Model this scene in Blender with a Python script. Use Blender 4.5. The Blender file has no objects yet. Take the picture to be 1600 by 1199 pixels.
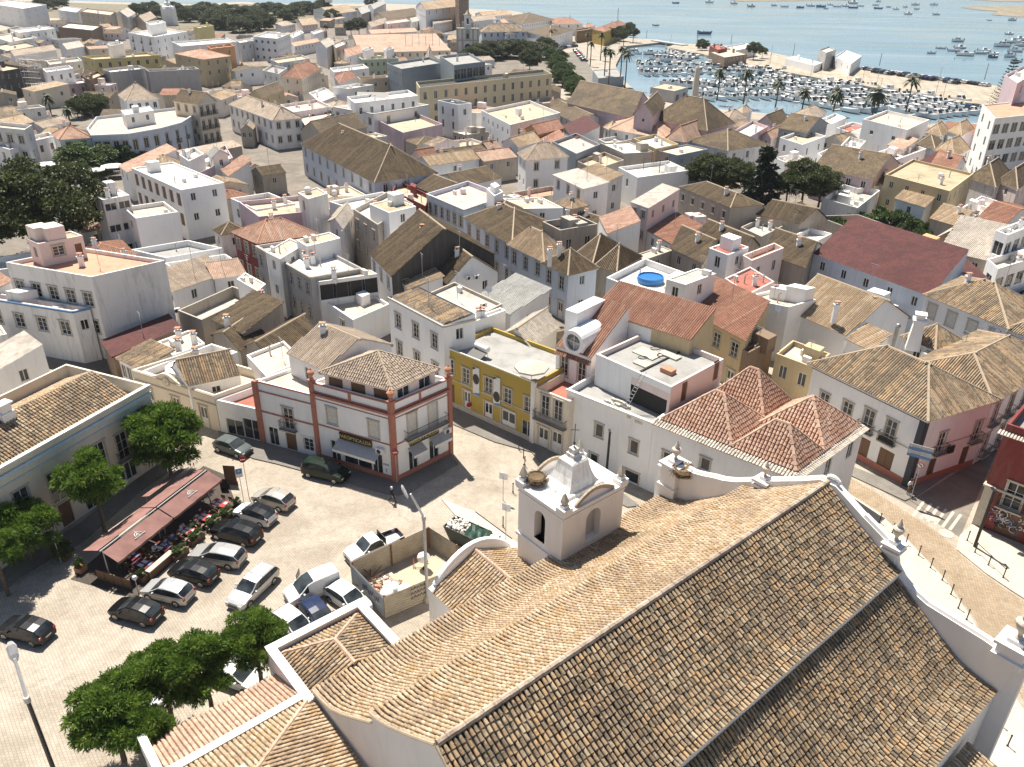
import bpy, math, random
import numpy as np
from mathutils import Vector, Matrix
SC=bpy.context.scene; COL=SC.collection
# ---------------------------------------------------------------- camera, sky, sun
F_PX,CX,CY,CAM_H=1250.0,800.0,599.5,44.0
_d=np.array([760-CX,2980-CY,F_PX]);_d/=np.linalg.norm(_d)
_fh=np.array([0,0,1.])+_d*(-_d[2]);_fh/=np.linalg.norm(_fh)
_rt=np.cross(_d,_fh);_rt=_rt if _rt[0]>0 else -_rt
RW=np.array([_rt,_fh,-_d])                       # camera axes -> world axes
cam=bpy.data.objects.new('camera',bpy.data.cameras.new('camera'));COL.objects.link(cam)
cam.data.sensor_width=36;cam.data.lens=36*F_PX/1600;cam.data.clip_start=.5;cam.data.clip_end=20000
cam.matrix_world=Matrix([[RW[i][0],-RW[i][1],-RW[i][2],(0,0,CAM_H)[i]] for i in range(3)]+[[0,0,0,1]])
SC.camera=cam
SUN_AZ,SUN_EL=-28.0,63.0                          # degrees clockwise from +Y, degrees up
w=bpy.data.worlds.new('World');SC.world=w;w.use_nodes=True
_n=w.node_tree.nodes;_sky=_n.new('ShaderNodeTexSky');_sky.sky_type='NISHITA';_sky.sun_disc=False
_sky.sun_elevation=math.radians(SUN_EL);_sky.sun_rotation=math.radians(SUN_AZ)
w.node_tree.links.new(_sky.outputs[0],_n['Background'].inputs[0]);_n['Background'].inputs[1].default_value=.058
sl=bpy.data.lights.new('sun','SUN');sl.energy=4.9;sl.angle=math.radians(.5);sl.color=(1,.935,.83)
so=bpy.data.objects.new('sun',sl);COL.objects.link(so)
_a,_e=math.radians(SUN_AZ),math.radians(SUN_EL)
so.rotation_euler=Vector((math.sin(_a)*math.cos(_e),math.cos(_a)*math.cos(_e),math.sin(_e))).to_track_quat('Z','Y').to_euler()
SC.view_settings.view_transform='Standard';SC.view_settings.look='None';SC.view_settings.exposure=.80;SC.view_settings.gamma=1
SC.render.engine='CYCLES';SC.cycles.max_bounces=6;SC.cycles.diffuse_bounces=3
random.seed(7)
# ---------------------------------------------------------------- pixel of the survey photograph -> place on a level plane
def B(x,y,z=0.0):
    v=RW@np.array([x-CX,y-CY,F_PX]);t=(z-CAM_H)/v[2];return np.array([v[0]*t,v[1]*t,z])
def HT(x,y,base):                                 # height above ground of a point seen at (x,y) that stands over base
    v=RW@np.array([x-CX,y-CY,F_PX]);t=np.hypot(base[0],base[1])/np.hypot(v[0],v[1]);return CAM_H+v[2]*t
def TP(t,x,y):                                    # tile coordinates -> photo pixel
    return 400*int(t[0])+x/4.0,(899 if t[1]=='3' else 300*int(t[1]))+y/4.0
# ---------------------------------------------------------------- materials
MT={}
def newmat(name):
    m=bpy.data.materials.new(name);m.use_nodes=True;t=m.node_tree;return m,t,t.nodes['Principled BSDF']
def nd(t,typ,**k):
    n=t.nodes.new(typ)
    for a,v in k.items():
        if a.startswith('i_'):n.inputs[int(a[2:])].default_value=v
        else:setattr(n,a,v)
    return n
def ramp(t,fac,cols):
    r=t.nodes.new('ShaderNodeValToRGB');e=r.color_ramp.elements
    while len(e)<len(cols):e.new(.5)
    for i,(p,c) in enumerate(cols):e[i].position=p;e[i].color=(*c,1)
    t.links.new(fac,r.inputs[0]);return r.outputs[0]
def mix(t,fac,a,b,mode='MIX'):
    m=t.nodes.new('ShaderNodeMix');m.data_type='RGBA';m.blend_type=mode
    for s,v in ((0,fac),(6,a),(7,b)):
        if hasattr(v,'is_output') or isinstance(v,bpy.types.NodeSocket):t.links.new(v,m.inputs[s])
        else:m.inputs[s].default_value=v if s==0 else (*v,1)
    return m.outputs[2]
def noise(t,scale,detail=3,vec=None,dist=0,rough=.55):
    n=nd(t,'ShaderNodeTexNoise');n.inputs['Scale'].default_value=scale;n.inputs['Detail'].default_value=detail;n.inputs['Distortion'].default_value=dist;n.inputs['Roughness'].default_value=rough
    if vec is not None:t.links.new(vec,n.inputs['Vector'])
    return n.outputs['Fac']
def pos(t,sx=1,sy=1,sz=1):
    g=t.nodes.new('ShaderNodeNewGeometry');m=nd(t,'ShaderNodeMapping');m.inputs['Scale'].default_value=(sx,sy,sz);t.links.new(g.outputs['Position'],m.inputs['Vector']);return m.outputs[0]
def bump(t,b,h,strength=.3,dist=.05):
    n=nd(t,'ShaderNodeBump');n.inputs['Strength'].default_value=strength;n.inputs['Distance'].default_value=dist;t.links.new(h,n.inputs['Height']);t.links.new(n.outputs[0],b.inputs['Normal'])
def mul(c,k):return tuple(x*k for x in c)
def plaster(col,dirt=.35):
    key=('pl',col,dirt)
    if key in MT:return MT[key]
    m,t,b=newmat('plaster')
    f1=noise(t,.45,6,pos(t,1,1,.6));f2=noise(t,1.1,6,pos(t,1,1,.16),.9,.65);f3=noise(t,9,3,pos(t))
    c=ramp(t,f1,[(.3,mul(col,.93)),(.65,col)])
    st=ramp(t,f2,[(.50,(0,0,0)),(.72,(dirt*1.1,)*3)])
    c=mix(t,st,c,mul((.30,.27,.23),1))
    st2=ramp(t,f3,[(.62,(0,0,0)),(.74,(dirt*.6,)*3)])
    c=mix(t,st2,c,(.33,.29,.25))
    t.links.new(c,b.inputs['Base Color']);b.inputs['Roughness'].default_value=.85;bump(t,b,f3,.12,.02)
    MT[key]=m;return m
def solid(name,col,rough=.6,metal=0,var=.12,scale=3,spec=None):
    key=(name,col,rough,metal)
    if key in MT:return MT[key]
    m,t,b=newmat(name);f=noise(t,scale,3,pos(t))
    t.links.new(ramp(t,f,[(.3,mul(col,1-var)),(.7,mul(col,1+var*.5))]),b.inputs['Base Color'])
    b.inputs['Roughness'].default_value=rough;b.inputs['Metallic'].default_value=metal
    MT[key]=m;return m
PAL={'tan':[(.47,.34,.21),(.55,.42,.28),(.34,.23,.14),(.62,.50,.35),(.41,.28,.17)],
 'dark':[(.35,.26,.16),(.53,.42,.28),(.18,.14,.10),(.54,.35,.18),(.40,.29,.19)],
 'old':[(.15,.098,.05),(.21,.14,.072),(.10,.066,.036),(.28,.195,.105),(.17,.108,.06)],
 'red':[(.54,.32,.22),(.60,.39,.28),(.48,.26,.17),(.64,.46,.35),(.52,.30,.20)],
 'rose':[(.60,.38,.26),(.66,.44,.31),(.54,.33,.23),(.70,.50,.37),(.58,.36,.25)],
 'beige':[(.47,.37,.28),(.55,.44,.34),(.38,.29,.22),(.60,.49,.38),(.46,.36,.26)],
 'pale':[(.62,.55,.46),(.68,.61,.52),(.56,.48,.40),(.7,.64,.55),(.6,.52,.43)],
 'maroon':[(.15,.035,.03),(.19,.05,.04),(.13,.03,.028),(.2,.055,.045),(.16,.04,.035)],
 'rust':[(.42,.18,.11),(.50,.24,.15),(.36,.15,.09),(.56,.33,.22),(.44,.20,.12)],
 'sheet':[(.50,.49,.45),(.55,.54,.50),(.46,.45,.42),(.58,.57,.53),(.52,.50,.46)]}
LICH={'tan':(.40,.24,.09),'dark':(.12,.10,.075),'old':(.26,.19,.085),'red':(.40,.2,.12),'rose':(.42,.3,.22),'beige':(.36,.27,.19),'pale':(.42,.36,.29),'maroon':(.1,.03,.03),'rust':(.3,.15,.1),'sheet':(.38,.36,.32)}
for _k in PAL:_f={'old':.66,'maroon':.62,'rust':.74,'red':.9}.get(_k,.86);PAL[_k]=[mul(c,_f) for c in PAL[_k]];LICH[_k]=mul(LICH[_k],_f)
def tilemat(p,mode):                              # mode 'isl': colour per tile island; 'uv': cell colour and relief from the roof's own metres
    key=('tile',p,mode)
    if key in MT:return MT[key]
    m,t,b=newmat('clay_tile' if p not in('sheet','maroon') else 'roof_sheet');P=PAL[p]
    cr=[(i/4.0,c) for i,c in enumerate(P)]
    if mode=='isl':
        g=t.nodes.new('ShaderNodeNewGeometry');fac=g.outputs['Random Per Island']
        f2=noise(t,1.5,6,pos(t),.5);f3=noise(t,7,4,pos(t));f4=noise(t,.28,5,pos(t),.8);f5=noise(t,3.2,4,pos(t,1.1,.9,1.3))
        c=ramp(t,fac,cr);c=mix(t,ramp(t,f2,[(.52,(0,0,0)),(.60,(.7,)*3)]),c,LICH[p]);c=mix(t,ramp(t,f4,[(.48,(0,0,0)),(.64,(.55,)*3)]),c,mul(P[2],.7));c=mix(t,ramp(t,f5,[(.56,(0,0,0)),(.66,(.6,)*3)]),c,mul(P[2],.6));c=mix(t,ramp(t,f3,[(.54,(0,0,0)),(.66,(.6,)*3)]),c,mul(P[3],1.12))
        bump(t,b,f3,.3,.02)
    else:
        uv=t.nodes.new('ShaderNodeUVMap');sx=nd(t,'ShaderNodeSeparateXYZ');t.links.new(uv.outputs[0],sx.inputs[0])
        def M(op,a,bv):
            n=nd(t,'ShaderNodeMath',operation=op)
            if isinstance(a,bpy.types.NodeSocket):t.links.new(a,n.inputs[0])
            else:n.inputs[0].default_value=a
            if bv is not None:n.inputs[1].default_value=bv
            return n.outputs[0]
        u=M('DIVIDE',sx.outputs[0],.24);v=M('DIVIDE',sx.outputs[1],.42)
        cb=nd(t,'ShaderNodeCombineXYZ');t.links.new(M('FLOOR',u,None),cb.inputs[0]);t.links.new(M('FLOOR',v,None),cb.inputs[1])
        wn=nd(t,'ShaderNodeTexWhiteNoise');wn.noise_dimensions='2D';t.links.new(cb.outputs[0],wn.inputs['Vector'])
        h=M('ABSOLUTE',M('SINE',M('MULTIPLY',u,math.pi),None),None)
        f2=noise(t,.7,6,pos(t),.6);f3=noise(t,3.5,4,pos(t));f4=noise(t,.15,5,pos(t),.8)
        c=ramp(t,wn.outputs[0],cr);c=mix(t,ramp(t,f2,[(.50,(0,0,0)),(.60,(.75,)*3)]),c,LICH[p]);c=mix(t,ramp(t,f4,[(.47,(0,0,0)),(.62,(.6,)*3)]),c,mul(P[2],.7));c=mix(t,ramp(t,f3,[(.58,(0,0,0)),(.7,(.35,)*3)]),c,P[3])
        bump(t,b,h,.9,.09)
    t.links.new(c,b.inputs['Base Color']);b.inputs['Roughness'].default_value=.8
    MT[key]=m;return m
def roofdeck(col,k=0):
    key=('deck',col)
    if key in MT:return MT[key]
    m,t,b=newmat('roof_deck');f=noise(t,.45,6,pos(t),.5);g=noise(t,4,4,pos(t))
    c=ramp(t,f,[(.32,mul(col,.72)),(.5,col),(.68,mul(col,1.08))]);c=mix(t,ramp(t,g,[(.55,(0,0,0)),(.72,(.35,)*3)]),c,mul(col,.6))
    t.links.new(c,b.inputs['Base Color']);b.inputs['Roughness'].default_value=.9;bump(t,b,g,.2,.02);MT[key]=m;return m
WC={'white':(.86,.855,.84),'whiteD':(.76,.745,.72),'cream':(.74,.66,.53),'yellow':(.43,.31,.06),'lemon':(.62,.52,.24),'ochre':(.56,.45,.27),'pink':(.77,.65,.60),'lilac':(.58,.46,.49),'blue':(.56,.62,.70),'grey':(.42,.41,.40),'old':(.44,.39,.33),'brown':(.22,.15,.10),'maroon':(.20,.035,.03),'green':(.42,.50,.36),'dark':(.07,.065,.06),'slate':(.27,.31,.34),'tan':(.55,.46,.35),'orange':(.62,.34,.16),'hotel':(.58,.50,.33),'netting':(.035,.07,.07),'lightgrey':(.6,.6,.6)}
def wall_mat(n):
    d={'white':.14,'whiteD':.5,'old':.85,'grey':.6,'lilac':.5,'blue':.3,'ochre':.4}.get(n,.2);return plaster(WC[n],d)
DC={'white':(.66,.62,.56),'beige':(.55,.46,.36),'grey':(.33,.32,.30),'dark':(.05,.05,.048),'terra':(.55,.29,.19),'red':(.36,.13,.09),'concrete':(.45,.42,.37),'pink':(.60,.44,.37),'ochre':(.42,.34,.22),'tanflat':(.50,.40,.28)}
MGLASS=None
def glassm():
    if 'glass' in MT:return MT['glass']
    m,t,b=newmat('window_glass');f=noise(t,.9,2,pos(t));t.links.new(ramp(t,f,[(.35,(.012,.015,.018)),(.65,(.05,.06,.065))]),b.inputs['Base Color']);b.inputs['Roughness'].default_value=.08;b.inputs['IOR'].default_value=1.5;MT['glass']=m;return m
def S(n):
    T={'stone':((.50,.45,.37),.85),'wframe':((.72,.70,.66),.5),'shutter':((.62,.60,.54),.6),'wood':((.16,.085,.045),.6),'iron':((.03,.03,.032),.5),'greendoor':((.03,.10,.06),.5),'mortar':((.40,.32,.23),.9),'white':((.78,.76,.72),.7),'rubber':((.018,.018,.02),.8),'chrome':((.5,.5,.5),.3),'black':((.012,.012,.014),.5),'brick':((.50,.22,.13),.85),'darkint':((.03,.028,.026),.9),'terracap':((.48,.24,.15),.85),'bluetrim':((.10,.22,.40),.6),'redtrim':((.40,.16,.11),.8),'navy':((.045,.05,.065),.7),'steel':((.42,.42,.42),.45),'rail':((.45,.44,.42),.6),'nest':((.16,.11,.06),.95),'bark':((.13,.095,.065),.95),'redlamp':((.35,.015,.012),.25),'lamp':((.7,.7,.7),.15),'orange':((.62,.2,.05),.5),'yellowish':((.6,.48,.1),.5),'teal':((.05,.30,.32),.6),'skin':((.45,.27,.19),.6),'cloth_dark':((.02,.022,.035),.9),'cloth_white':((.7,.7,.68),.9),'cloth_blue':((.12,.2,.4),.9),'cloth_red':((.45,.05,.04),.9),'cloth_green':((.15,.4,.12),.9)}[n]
    return solid(n,T[0],T[1],metal=.8 if n in('chrome','steel') else 0)
# ---------------------------------------------------------------- mesh collecting
class MB:
    def __init__(s):s.v=[];s.f=[];s.m=[];s.uv=None;s.ms=[]
    def mi(s,mat):
        if mat not in s.ms:s.ms.append(mat)
        return s.ms.index(mat)
    def add(s,vs,fs,mat,uvs=None):
        o=len(s.v);s.v.extend([tuple(map(float,p)) for p in vs]);k=s.mi(mat)
        for f in fs:s.f.append(tuple(o+i for i in f));s.m.append(k)
        if uvs is not None:
            if s.uv is None:s.uv={}
            for i,q in enumerate(uvs):s.uv[o+i]=q
        return s
    def quad(s,a,b,c,d,mat):return s.add([a,b,c,d],[(0,1,2,3)],mat)
    def box(s,c,d,mat,ax=None,bot=True):             # c centre of the base, d sizes, ax = (u,v) horizontal axes
        u=np.array([1,0,0.]) if ax is None else np.array([*ax[0][:2],0.]);v=np.array([0,1,0.]) if ax is None else np.array([*ax[1][:2],0.])
        c=np.array(c,float);h=np.array([0,0,d[2]]);p=[c+u*(sx*d[0]/2)+v*(sy*d[1]/2) for sx,sy in((-1,-1),(1,-1),(1,1),(-1,1))]
        return s.add(p+[q+h for q in p],[(3,2,1,0),(4,5,6,7),(0,1,5,4),(1,2,6,5),(2,3,7,6),(3,0,4,7)],mat)
    def prism(s,poly,z0,z1,mat,caps=True):
        n=len(poly);p=[(q[0],q[1],z0) for q in poly]+[(q[0],q[1],z1) for q in poly]
        f=[(i,(i+1)%n,n+(i+1)%n,n+i) for i in range(n)]
        if caps:f+=[tuple(range(n-1,-1,-1)),tuple(range(n,2*n))]
        return s.add(p,f,mat)
    def tube(s,pts,rad,mat,n=6,cap=True):
        pts=[np.array(p,float) for p in pts];R=[rad]*len(pts) if not hasattr(rad,'__len__') else rad;vs=[]
        for i,p in enumerate(pts):
            d=pts[min(i+1,len(pts)-1)]-pts[max(i-1,0)];d/=np.linalg.norm(d)+1e-9
            a=np.cross(d,[0,0,1.]) if abs(d[2])<.95 else np.cross(d,[1.,0,0]);a/=np.linalg.norm(a);b=np.cross(d,a)
            for k in range(n):
                an=2*math.pi*k/n;vs.append(p+R[i]*(math.cos(an)*a+math.sin(an)*b))
        f=[(i*n+k,i*n+(k+1)%n,(i+1)*n+(k+1)%n,(i+1)*n+k) for i in range(len(pts)-1) for k in range(n)]
        if cap:f+=[tuple(range(n)),tuple(range(len(pts)*n-1,(len(pts)-1)*n-1,-1))]
        return s.add(vs,f,mat)
    def lathe(s,prof,c,mat,n=12):                     # prof [(r,z)]
        vs=[(c[0]+r*math.cos(2*math.pi*k/n),c[1]+r*math.sin(2*math.pi*k/n),c[2]+z) for r,z in prof for k in range(n)]
        f=[(i*n+k,i*n+(k+1)%n,(i+1)*n+(k+1)%n,(i+1)*n+k) for i in range(len(prof)-1) for k in range(n)]
        f+=[tuple(range(n-1,-1,-1)),tuple(range((len(prof)-1)*n,len(prof)*n))]
        return s.add(vs,f,mat)
    def build(s,name,parent=None,base=None,smooth=False,bevel=0):
        if base is None and parent is not None:base=np.array(parent.get('_b',(0,0,0)))
        if base is None:base=np.zeros(3)
        me=bpy.data.meshes.new(name);V=[(x-base[0],y-base[1],z-base[2]) for x,y,z in s.v]
        me.from_pydata(V,[],s.f);me.polygons.foreach_set('material_index',s.m)
        for m in s.ms:me.materials.append(m)
        if s.uv is not None:
            l=me.uv_layers.new(name='UVMap');vi=np.empty(len(me.loops),int);me.loops.foreach_get('vertex_index',vi)
            A=np.zeros((len(s.v),2))
            for k,q in s.uv.items():A[k]=q
            l.data.foreach_set('uv',A[vi].ravel())
        if smooth:me.polygons.foreach_set('use_smooth',[True]*len(s.f))
        me.update();o=bpy.data.objects.new(name,me);COL.objects.link(o)
        if parent is not None:o.parent=parent
        else:o.location=base
        if bevel:
            bm=o.modifiers.new('b','BEVEL');bm.width=bevel;bm.segments=2;bm.limit_method='ANGLE'
        return o
def tag(o,label=None,cat=None,group=None,kind=None):
    if label:o['label']=label
    if cat:o['category']=cat
    if group:o['group']=group
    if kind:o['kind']=kind
    return o
BASES={}
def thing(name,label,cat,loc=(0,0,0),group=None,rz=0):
    o=bpy.data.objects.new(name,None);COL.objects.link(o);o.location=loc;o.rotation_euler=(0,0,rz);o.empty_display_size=.1
    o['_b']=tuple(map(float,loc));return tag(o,label,cat,group)
def local(o):o['_b']=(0.,0.,0.);return o           # parts of o are written in its own coordinates
def copy_tree(o,parent=None):
    c=o.copy();COL.objects.link(c)
    if parent is not None:c.parent=parent
    for ch in o.children:copy_tree(ch,c)
    return c
def unit(v):
    v=np.array(v,float);return v/(np.linalg.norm(v)+1e-12)
# ---------------------------------------------------------------- tiled roofs
def tiles(mb,poly,pal,mode,pitch=.25,course=.4,jit=.02,amp=None):
    """poly: 3-D planar convex polygon, first edge is the eave (low). Adds a deck and the tiles on it."""
    P=[np.array(p,float) for p in poly];a,b=P[0],P[1];u=unit(b-a);n=np.zeros(3)
    for i in range(1,len(P)-1):n+=np.cross(P[i]-a,P[i+1]-a)
    n=unit(n);n=n if n[2]>0 else -n
    v=np.cross(n,u);v=v if v[2]>0 or abs(v[2])<1e-6 else -v
    q=[((p-a)@u,(p-a)@v) for p in P]
    if mode=='flat':
        mb.add(P,[tuple(range(len(P)))],tilemat(pal,'uv'),q);return
    mat=tilemat(pal,'isl');mb.add([p-n*.02 for p in P],[tuple(range(len(P)))],solid('channel_tiles',mul(PAL[pal][2],.45),.95))  # deck under the barrels darkened in colour to deepen shadow in the gaps
    umin,umax=min(x for x,_ in q),max(x for x,_ in q);N=max(1,int(round((umax-umin)/pitch)));pt=(umax-umin)/N
    r=pt*.44;ang=[math.pi*k/4 for k in range(5)] if mode=='full' else [math.pi*k/3 for k in range(4)]
    K=len(ang);prof=[(-math.cos(x)*r,math.sin(x)*r*.85) for x in ang]
    for i in range(N):
        uc=umin+(i+.5)*pt;vs=[]
        for k in range(len(q)):
            (x0,y0),(x1,y1)=q[k],q[(k+1)%len(q)]
            if (x0-uc)*(x1-uc)<0:vs.append(y0+(y1-y0)*(uc-x0)/(x1-x0))
        if len(vs)<2:continue
        v0,v1=min(vs),max(vs)
        if v1-v0<.15:continue
        if mode=='full':
            m=max(1,int(round((v1-v0)/course)));ln=(v1-v0)/m
            for j in range(m):
                ju=random.uniform(-jit,jit);rr=random.uniform(.93,1.05);y0=v0+j*ln-.04+random.uniform(-.02,.02);y1=v0+(j+1)*ln+.02
                lo=[a+u*(uc+ju+x*rr)+v*y0+n*(z*rr+.035) for x,z in prof];hi=[a+u*(uc+ju*.5+x*rr*.86)+v*y1+n*(z*rr*.86) for x,z in prof]
                mb.add(lo+hi,[(k,k+1,K+k+1,K+k) for k in range(K-1)]+[tuple(range(K-1,-1,-1))],mat)
        else:
            lo=[a+u*(uc+x)+v*(v0-.05)+n*z for x,z in prof];hi=[a+u*(uc+x)+v*v1+n*z for x,z in prof]
            mb.add(lo+hi,[(k,k+1,K+k+1,K+k) for k in range(K-1)]+[tuple(range(K-1,-1,-1))],mat)
def cap(mb,p,q,mat,r=.13,seg=True):
    p=np.array(p,float);q=np.array(q,float);L=np.linalg.norm(q-p)
    if L<.1:return
    m=max(1,int(L/.42)) if seg else 1;d=(q-p)/m
    for i in range(m):mb.tube([p+d*i+np.array([0,0,.02*(i%2)]),p+d*(i+1.05)+np.array([0,0,.02*(i%2)])],[r*1.05,r*.92],mat,6)
# ---------------------------------------------------------------- windows
WCACHE={}
def win_mesh(w,h,style,far):
    key=(round(w,1),round(h,1),style,far)
    if key in WCACHE:return WCACHE[key]
    m=MB();g=None;fr=S('wframe');st=S('stone')       # local: x across, y outwards is -y, z up, origin bottom centre on the wall face
    def bx(x0,x1,y0,y1,z0,z1,mat,mm=None):
        (mm or m).box(((x0+x1)/2,(y0+y1)/2,z0),(x1-x0,y1-y0,z1-z0),mat)
    s=.14
    if style=='v':m.box((0,.2,-.3),(.01,.01,.01),st)
    if style in 'swbfdnhq':                             # stone surround
        sm={'w':S('white'),'n':None}.get(style,st)
        if sm is not None:
            bx(-w/2-s,-w/2,-.05,.03,-.04 if style!='d' else 0,h+s,sm);bx(w/2,w/2+s,-.05,.03,-.04 if style!='d' else 0,h+s,sm);bx(-w/2,w/2,-.05,.03,h,h+s,sm)
            bx(-w/2-s-.06,w/2+s+.06,-.12,.02,h+s,h+s+.08,sm)
            if style not in 'db':bx(-w/2-s-.03,w/2+s+.03,-.11,.05,-.12,-.04,sm)
    y=.12
    if style=='h':                                    # closed shutters
        bx(-w/2,w/2,y-.03,y,0,h,S('shutter'));[bx(-w/2+.08,-.05,y-.05,y-.03,.1+k*h/4,h/4-.02+k*h/4,S('shutter')) or bx(.05,w/2-.08,y-.05,y-.03,.1+k*h/4,h/4-.02+k*h/4,S('shutter')) for k in range(4)]
    elif style=='d':
        bx(-w/2,w/2,y-.03,y,0,h,S('wframe'));g=MB();bx(-w/2+.15,-.08,y-.05,y-.031,h*.45,h-.25,glassm(),g);bx(.08,w/2-.15,y-.05,y-.031,h*.45,h-.25,glassm(),g)
    elif style=='o':
        bx(-w/2,w/2,y-.03,y,0,h,S('wood'));bx(-w/2+.1,-.06,y-.05,y-.03,.2,h-.2,S('wood'));bx(.06,w/2-.1,y-.05,y-.03,.2,h-.2,S('wood'))
    elif style!='v':
        f=.07;bx(-w/2,-w/2+f,y-.05,y,0,h,fr);bx(w/2-f,w/2,y-.05,y,0,h,fr);bx(-w/2+f,w/2-f,y-.05,y,0,f,fr);bx(-w/2+f,w/2-f,y-.05,y,h-f,h,fr)
        if w>.6 and style!='q' and not (far and w<.9):
            bx(-f/2,f/2,y-.05,y,f,h-f,fr)
            if not far and style!='n':
                for k in (1,2):bx(-w/2+f,-f/2,y-.04,y,h*k/3,h*k/3+.035,fr);bx(f/2,w/2-f,y-.04,y,h*k/3,h*k/3+.035,fr)
        g=MB();bx(-w/2+f,w/2-f,y-.015,y-.005,f,h-f,glassm(),g)
        if style=='n' and not far:
            pass
    def fin(mm,nm):
        o=mm.build(nm);me=o.data;bpy.data.objects.remove(o);return me
    r=(fin(m,'window'),fin(g,'pane') if g else None);WCACHE[key]=r;return r
RAILC={}
def rail_mesh(w,d=.5,h=.95,curvy=False):
    key=(round(w,1),d)
    if key in RAILC:return RAILC[key]
    m=MB();ir=S('iron');m.box((0,-d/2,-.12),(w,d,.12),S('stone'))
    for z in (.06,h):m.box((0,-d+.02,z),(w,.04,.04),ir);m.box((-w/2+.02,-d/2,z),(.04,d,.04),ir);m.box((w/2-.02,-d/2,z),(.04,d,.04),ir)
    n=int(w/.13)
    for i in range(n+1):m.box((-w/2+.02+i*(w-.04)/n,-d+.02,.06),(.018,.018,h-.06),ir)
    for i in range(1,4):
        for sx in(-1,1):m.box((sx*(w/2-.02),-d*i/4,.06),(.018,.018,h-.06),ir)
    o=m.build('balcony');me=o.data;bpy.data.objects.remove(o);RAILC[key]=me;return me
def put_window(root,p,u,nrm,w,h,style,far=False):
    me,g=win_mesh(w,h,style if style!='b' else 'b',far)
    o=bpy.data.objects.new('door' if style in 'do' else 'window',me);COL.objects.link(o);o.parent=root;b=np.array(root['_b'])
    u=unit([u[0],u[1],0]);nn=np.array([nrm[0],nrm[1],0.])
    o.matrix_local=Matrix(((u[0],-nn[0],0,p[0]-b[0]),(u[1],-nn[1],0,p[1]-b[1]),(0,0,1,p[2]-b[2]),(0,0,0,1)))
    if g is not None and not far:
        q=bpy.data.objects.new('pane',g);COL.objects.link(q);q.parent=o
    elif g is not None:
        q=bpy.data.objects.new('pane',g);COL.objects.link(q);q.parent=o
    if style=='b':
        q=bpy.data.objects.new('balcony',rail_mesh(w+.7));COL.objects.link(q);q.parent=o
    return o
def wall_strip(mb,a,b,z0,z1,holes,mat,depth=.16,dark=None):
    """wall from a to b (xy), z0..z1, outward to the right of a->b; holes [(s0,s1,h0,h1)]"""
    a=np.array(a[:2],float);b=np.array(b[:2],float);L=np.linalg.norm(b-a);u=(b-a)/L;nn=np.array([u[1],-u[0]])
    holes=[(max(.02,s0),min(L-.02,s1),max(z0+.001,q0),min(z1-.02,q1)) for s0,s1,q0,q1 in holes if s0<L-.2 and s1>.2 and q1>z0+.2]
    def P(s,z,d=0):q=a+u*s-nn*d;return(q[0],q[1],z)
    if not holes:mb.quad(P(0,z0),P(L,z0),P(L,z1),P(0,z1),mat);return
    xs=sorted({0.,L}|{round(h[0],4) for h in holes}|{round(h[1],4) for h in holes});zs=sorted({z0,z1}|{round(h[2],4) for h in holes}|{round(h[3],4) for h in holes})
    for j in range(len(zs)-1):
        run=None
        for i in range(len(xs)-1):
            mx,mz=(xs[i]+xs[i+1])/2,(zs[j]+zs[j+1])/2
            ins=any(h[0]<mx<h[1] and h[2]<mz<h[3] for h in holes)
            if not ins and run is None:run=xs[i]
            if run is not None and (ins or i==len(xs)-2):
                e=xs[i] if ins else xs[i+1];mb.quad(P(run,zs[j]),P(e,zs[j]),P(e,zs[j+1]),P(run,zs[j+1]),mat);run=None
    for s0,s1,q0,q1 in holes:
        d=depth
        mb.quad(P(s0,q0),P(s0,q0,d),P(s0,q1,d),P(s0,q1),mat);mb.quad(P(s1,q0,d),P(s1,q0),P(s1,q1),P(s1,q1,d),mat)
        mb.quad(P(s0,q1),P(s0,q1,d),P(s1,q1,d),P(s1,q1),mat);mb.quad(P(s0,q0,d),P(s0,q0),P(s1,q0),P(s1,q0,d),mat)
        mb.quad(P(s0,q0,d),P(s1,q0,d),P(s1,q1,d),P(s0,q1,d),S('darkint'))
# ---------------------------------------------------------------- ground, pavements, water
def groundmat(name,c1,c2,c3,cell,bumpk=.5,wear=1.0,bk=.5):
    m,t,b=newmat(name);p=pos(t)
    mp=nd(t,'ShaderNodeMapping');mp.inputs['Rotation'].default_value=(0,0,math.radians(50));t.links.new(p,mp.inputs['Vector'])
    br=nd(t,'ShaderNodeTexBrick');t.links.new(mp.outputs[0],br.inputs['Vector']);br.inputs['Scale'].default_value=1;br.inputs['Brick Width'].default_value=cell*1.25;br.inputs['Row Height'].default_value=cell;br.inputs['Mortar Size'].default_value=cell*.09;br.inputs['Color1'].default_value=(1,1,1,1);br.inputs['Color2'].default_value=(.62,.62,.62,1);br.inputs['Mortar'].default_value=(.30,.30,.30,1);br.inputs['Bias'].default_value=-.2
    big=noise(t,.16,6,p,.8,.6);mid=noise(t,1.1,5,p,.3);stn=noise(t,.5,6,p,1.2,.7)
    base=ramp(t,big,[(.36,c1),(.52,c2),(.68,c3)]);base=mix(t,ramp(t,mid,[(.45,(0,0,0)),(.7,(.5*wear,)*3)]),base,c1)
    base=mix(t,ramp(t,stn,[(.56,(0,0,0)),(.70,(.45*wear,)*3)]),base,mul(c1,.62))
    c=mix(t,bk,base,br.outputs['Color'],'MULTIPLY');t.links.new(c,b.inputs['Base Color']);b.inputs['Roughness'].default_value=.85;bump(t,b,br.outputs['Fac'],-bumpk,.015)
    return m
COBBLE=groundmat('cobbles',(.34,.29,.225),(.44,.38,.305),(.50,.44,.365),.20,.5,1,.5)
LANE=groundmat('lane_cobbles',(.31,.23,.145),(.40,.31,.21),(.46,.37,.27),.2,.5,1,.7)
PAVE=groundmat('white_paving',(.56,.49,.39),(.62,.55,.45),(.66,.59,.49),.12,.2,.4)
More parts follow.
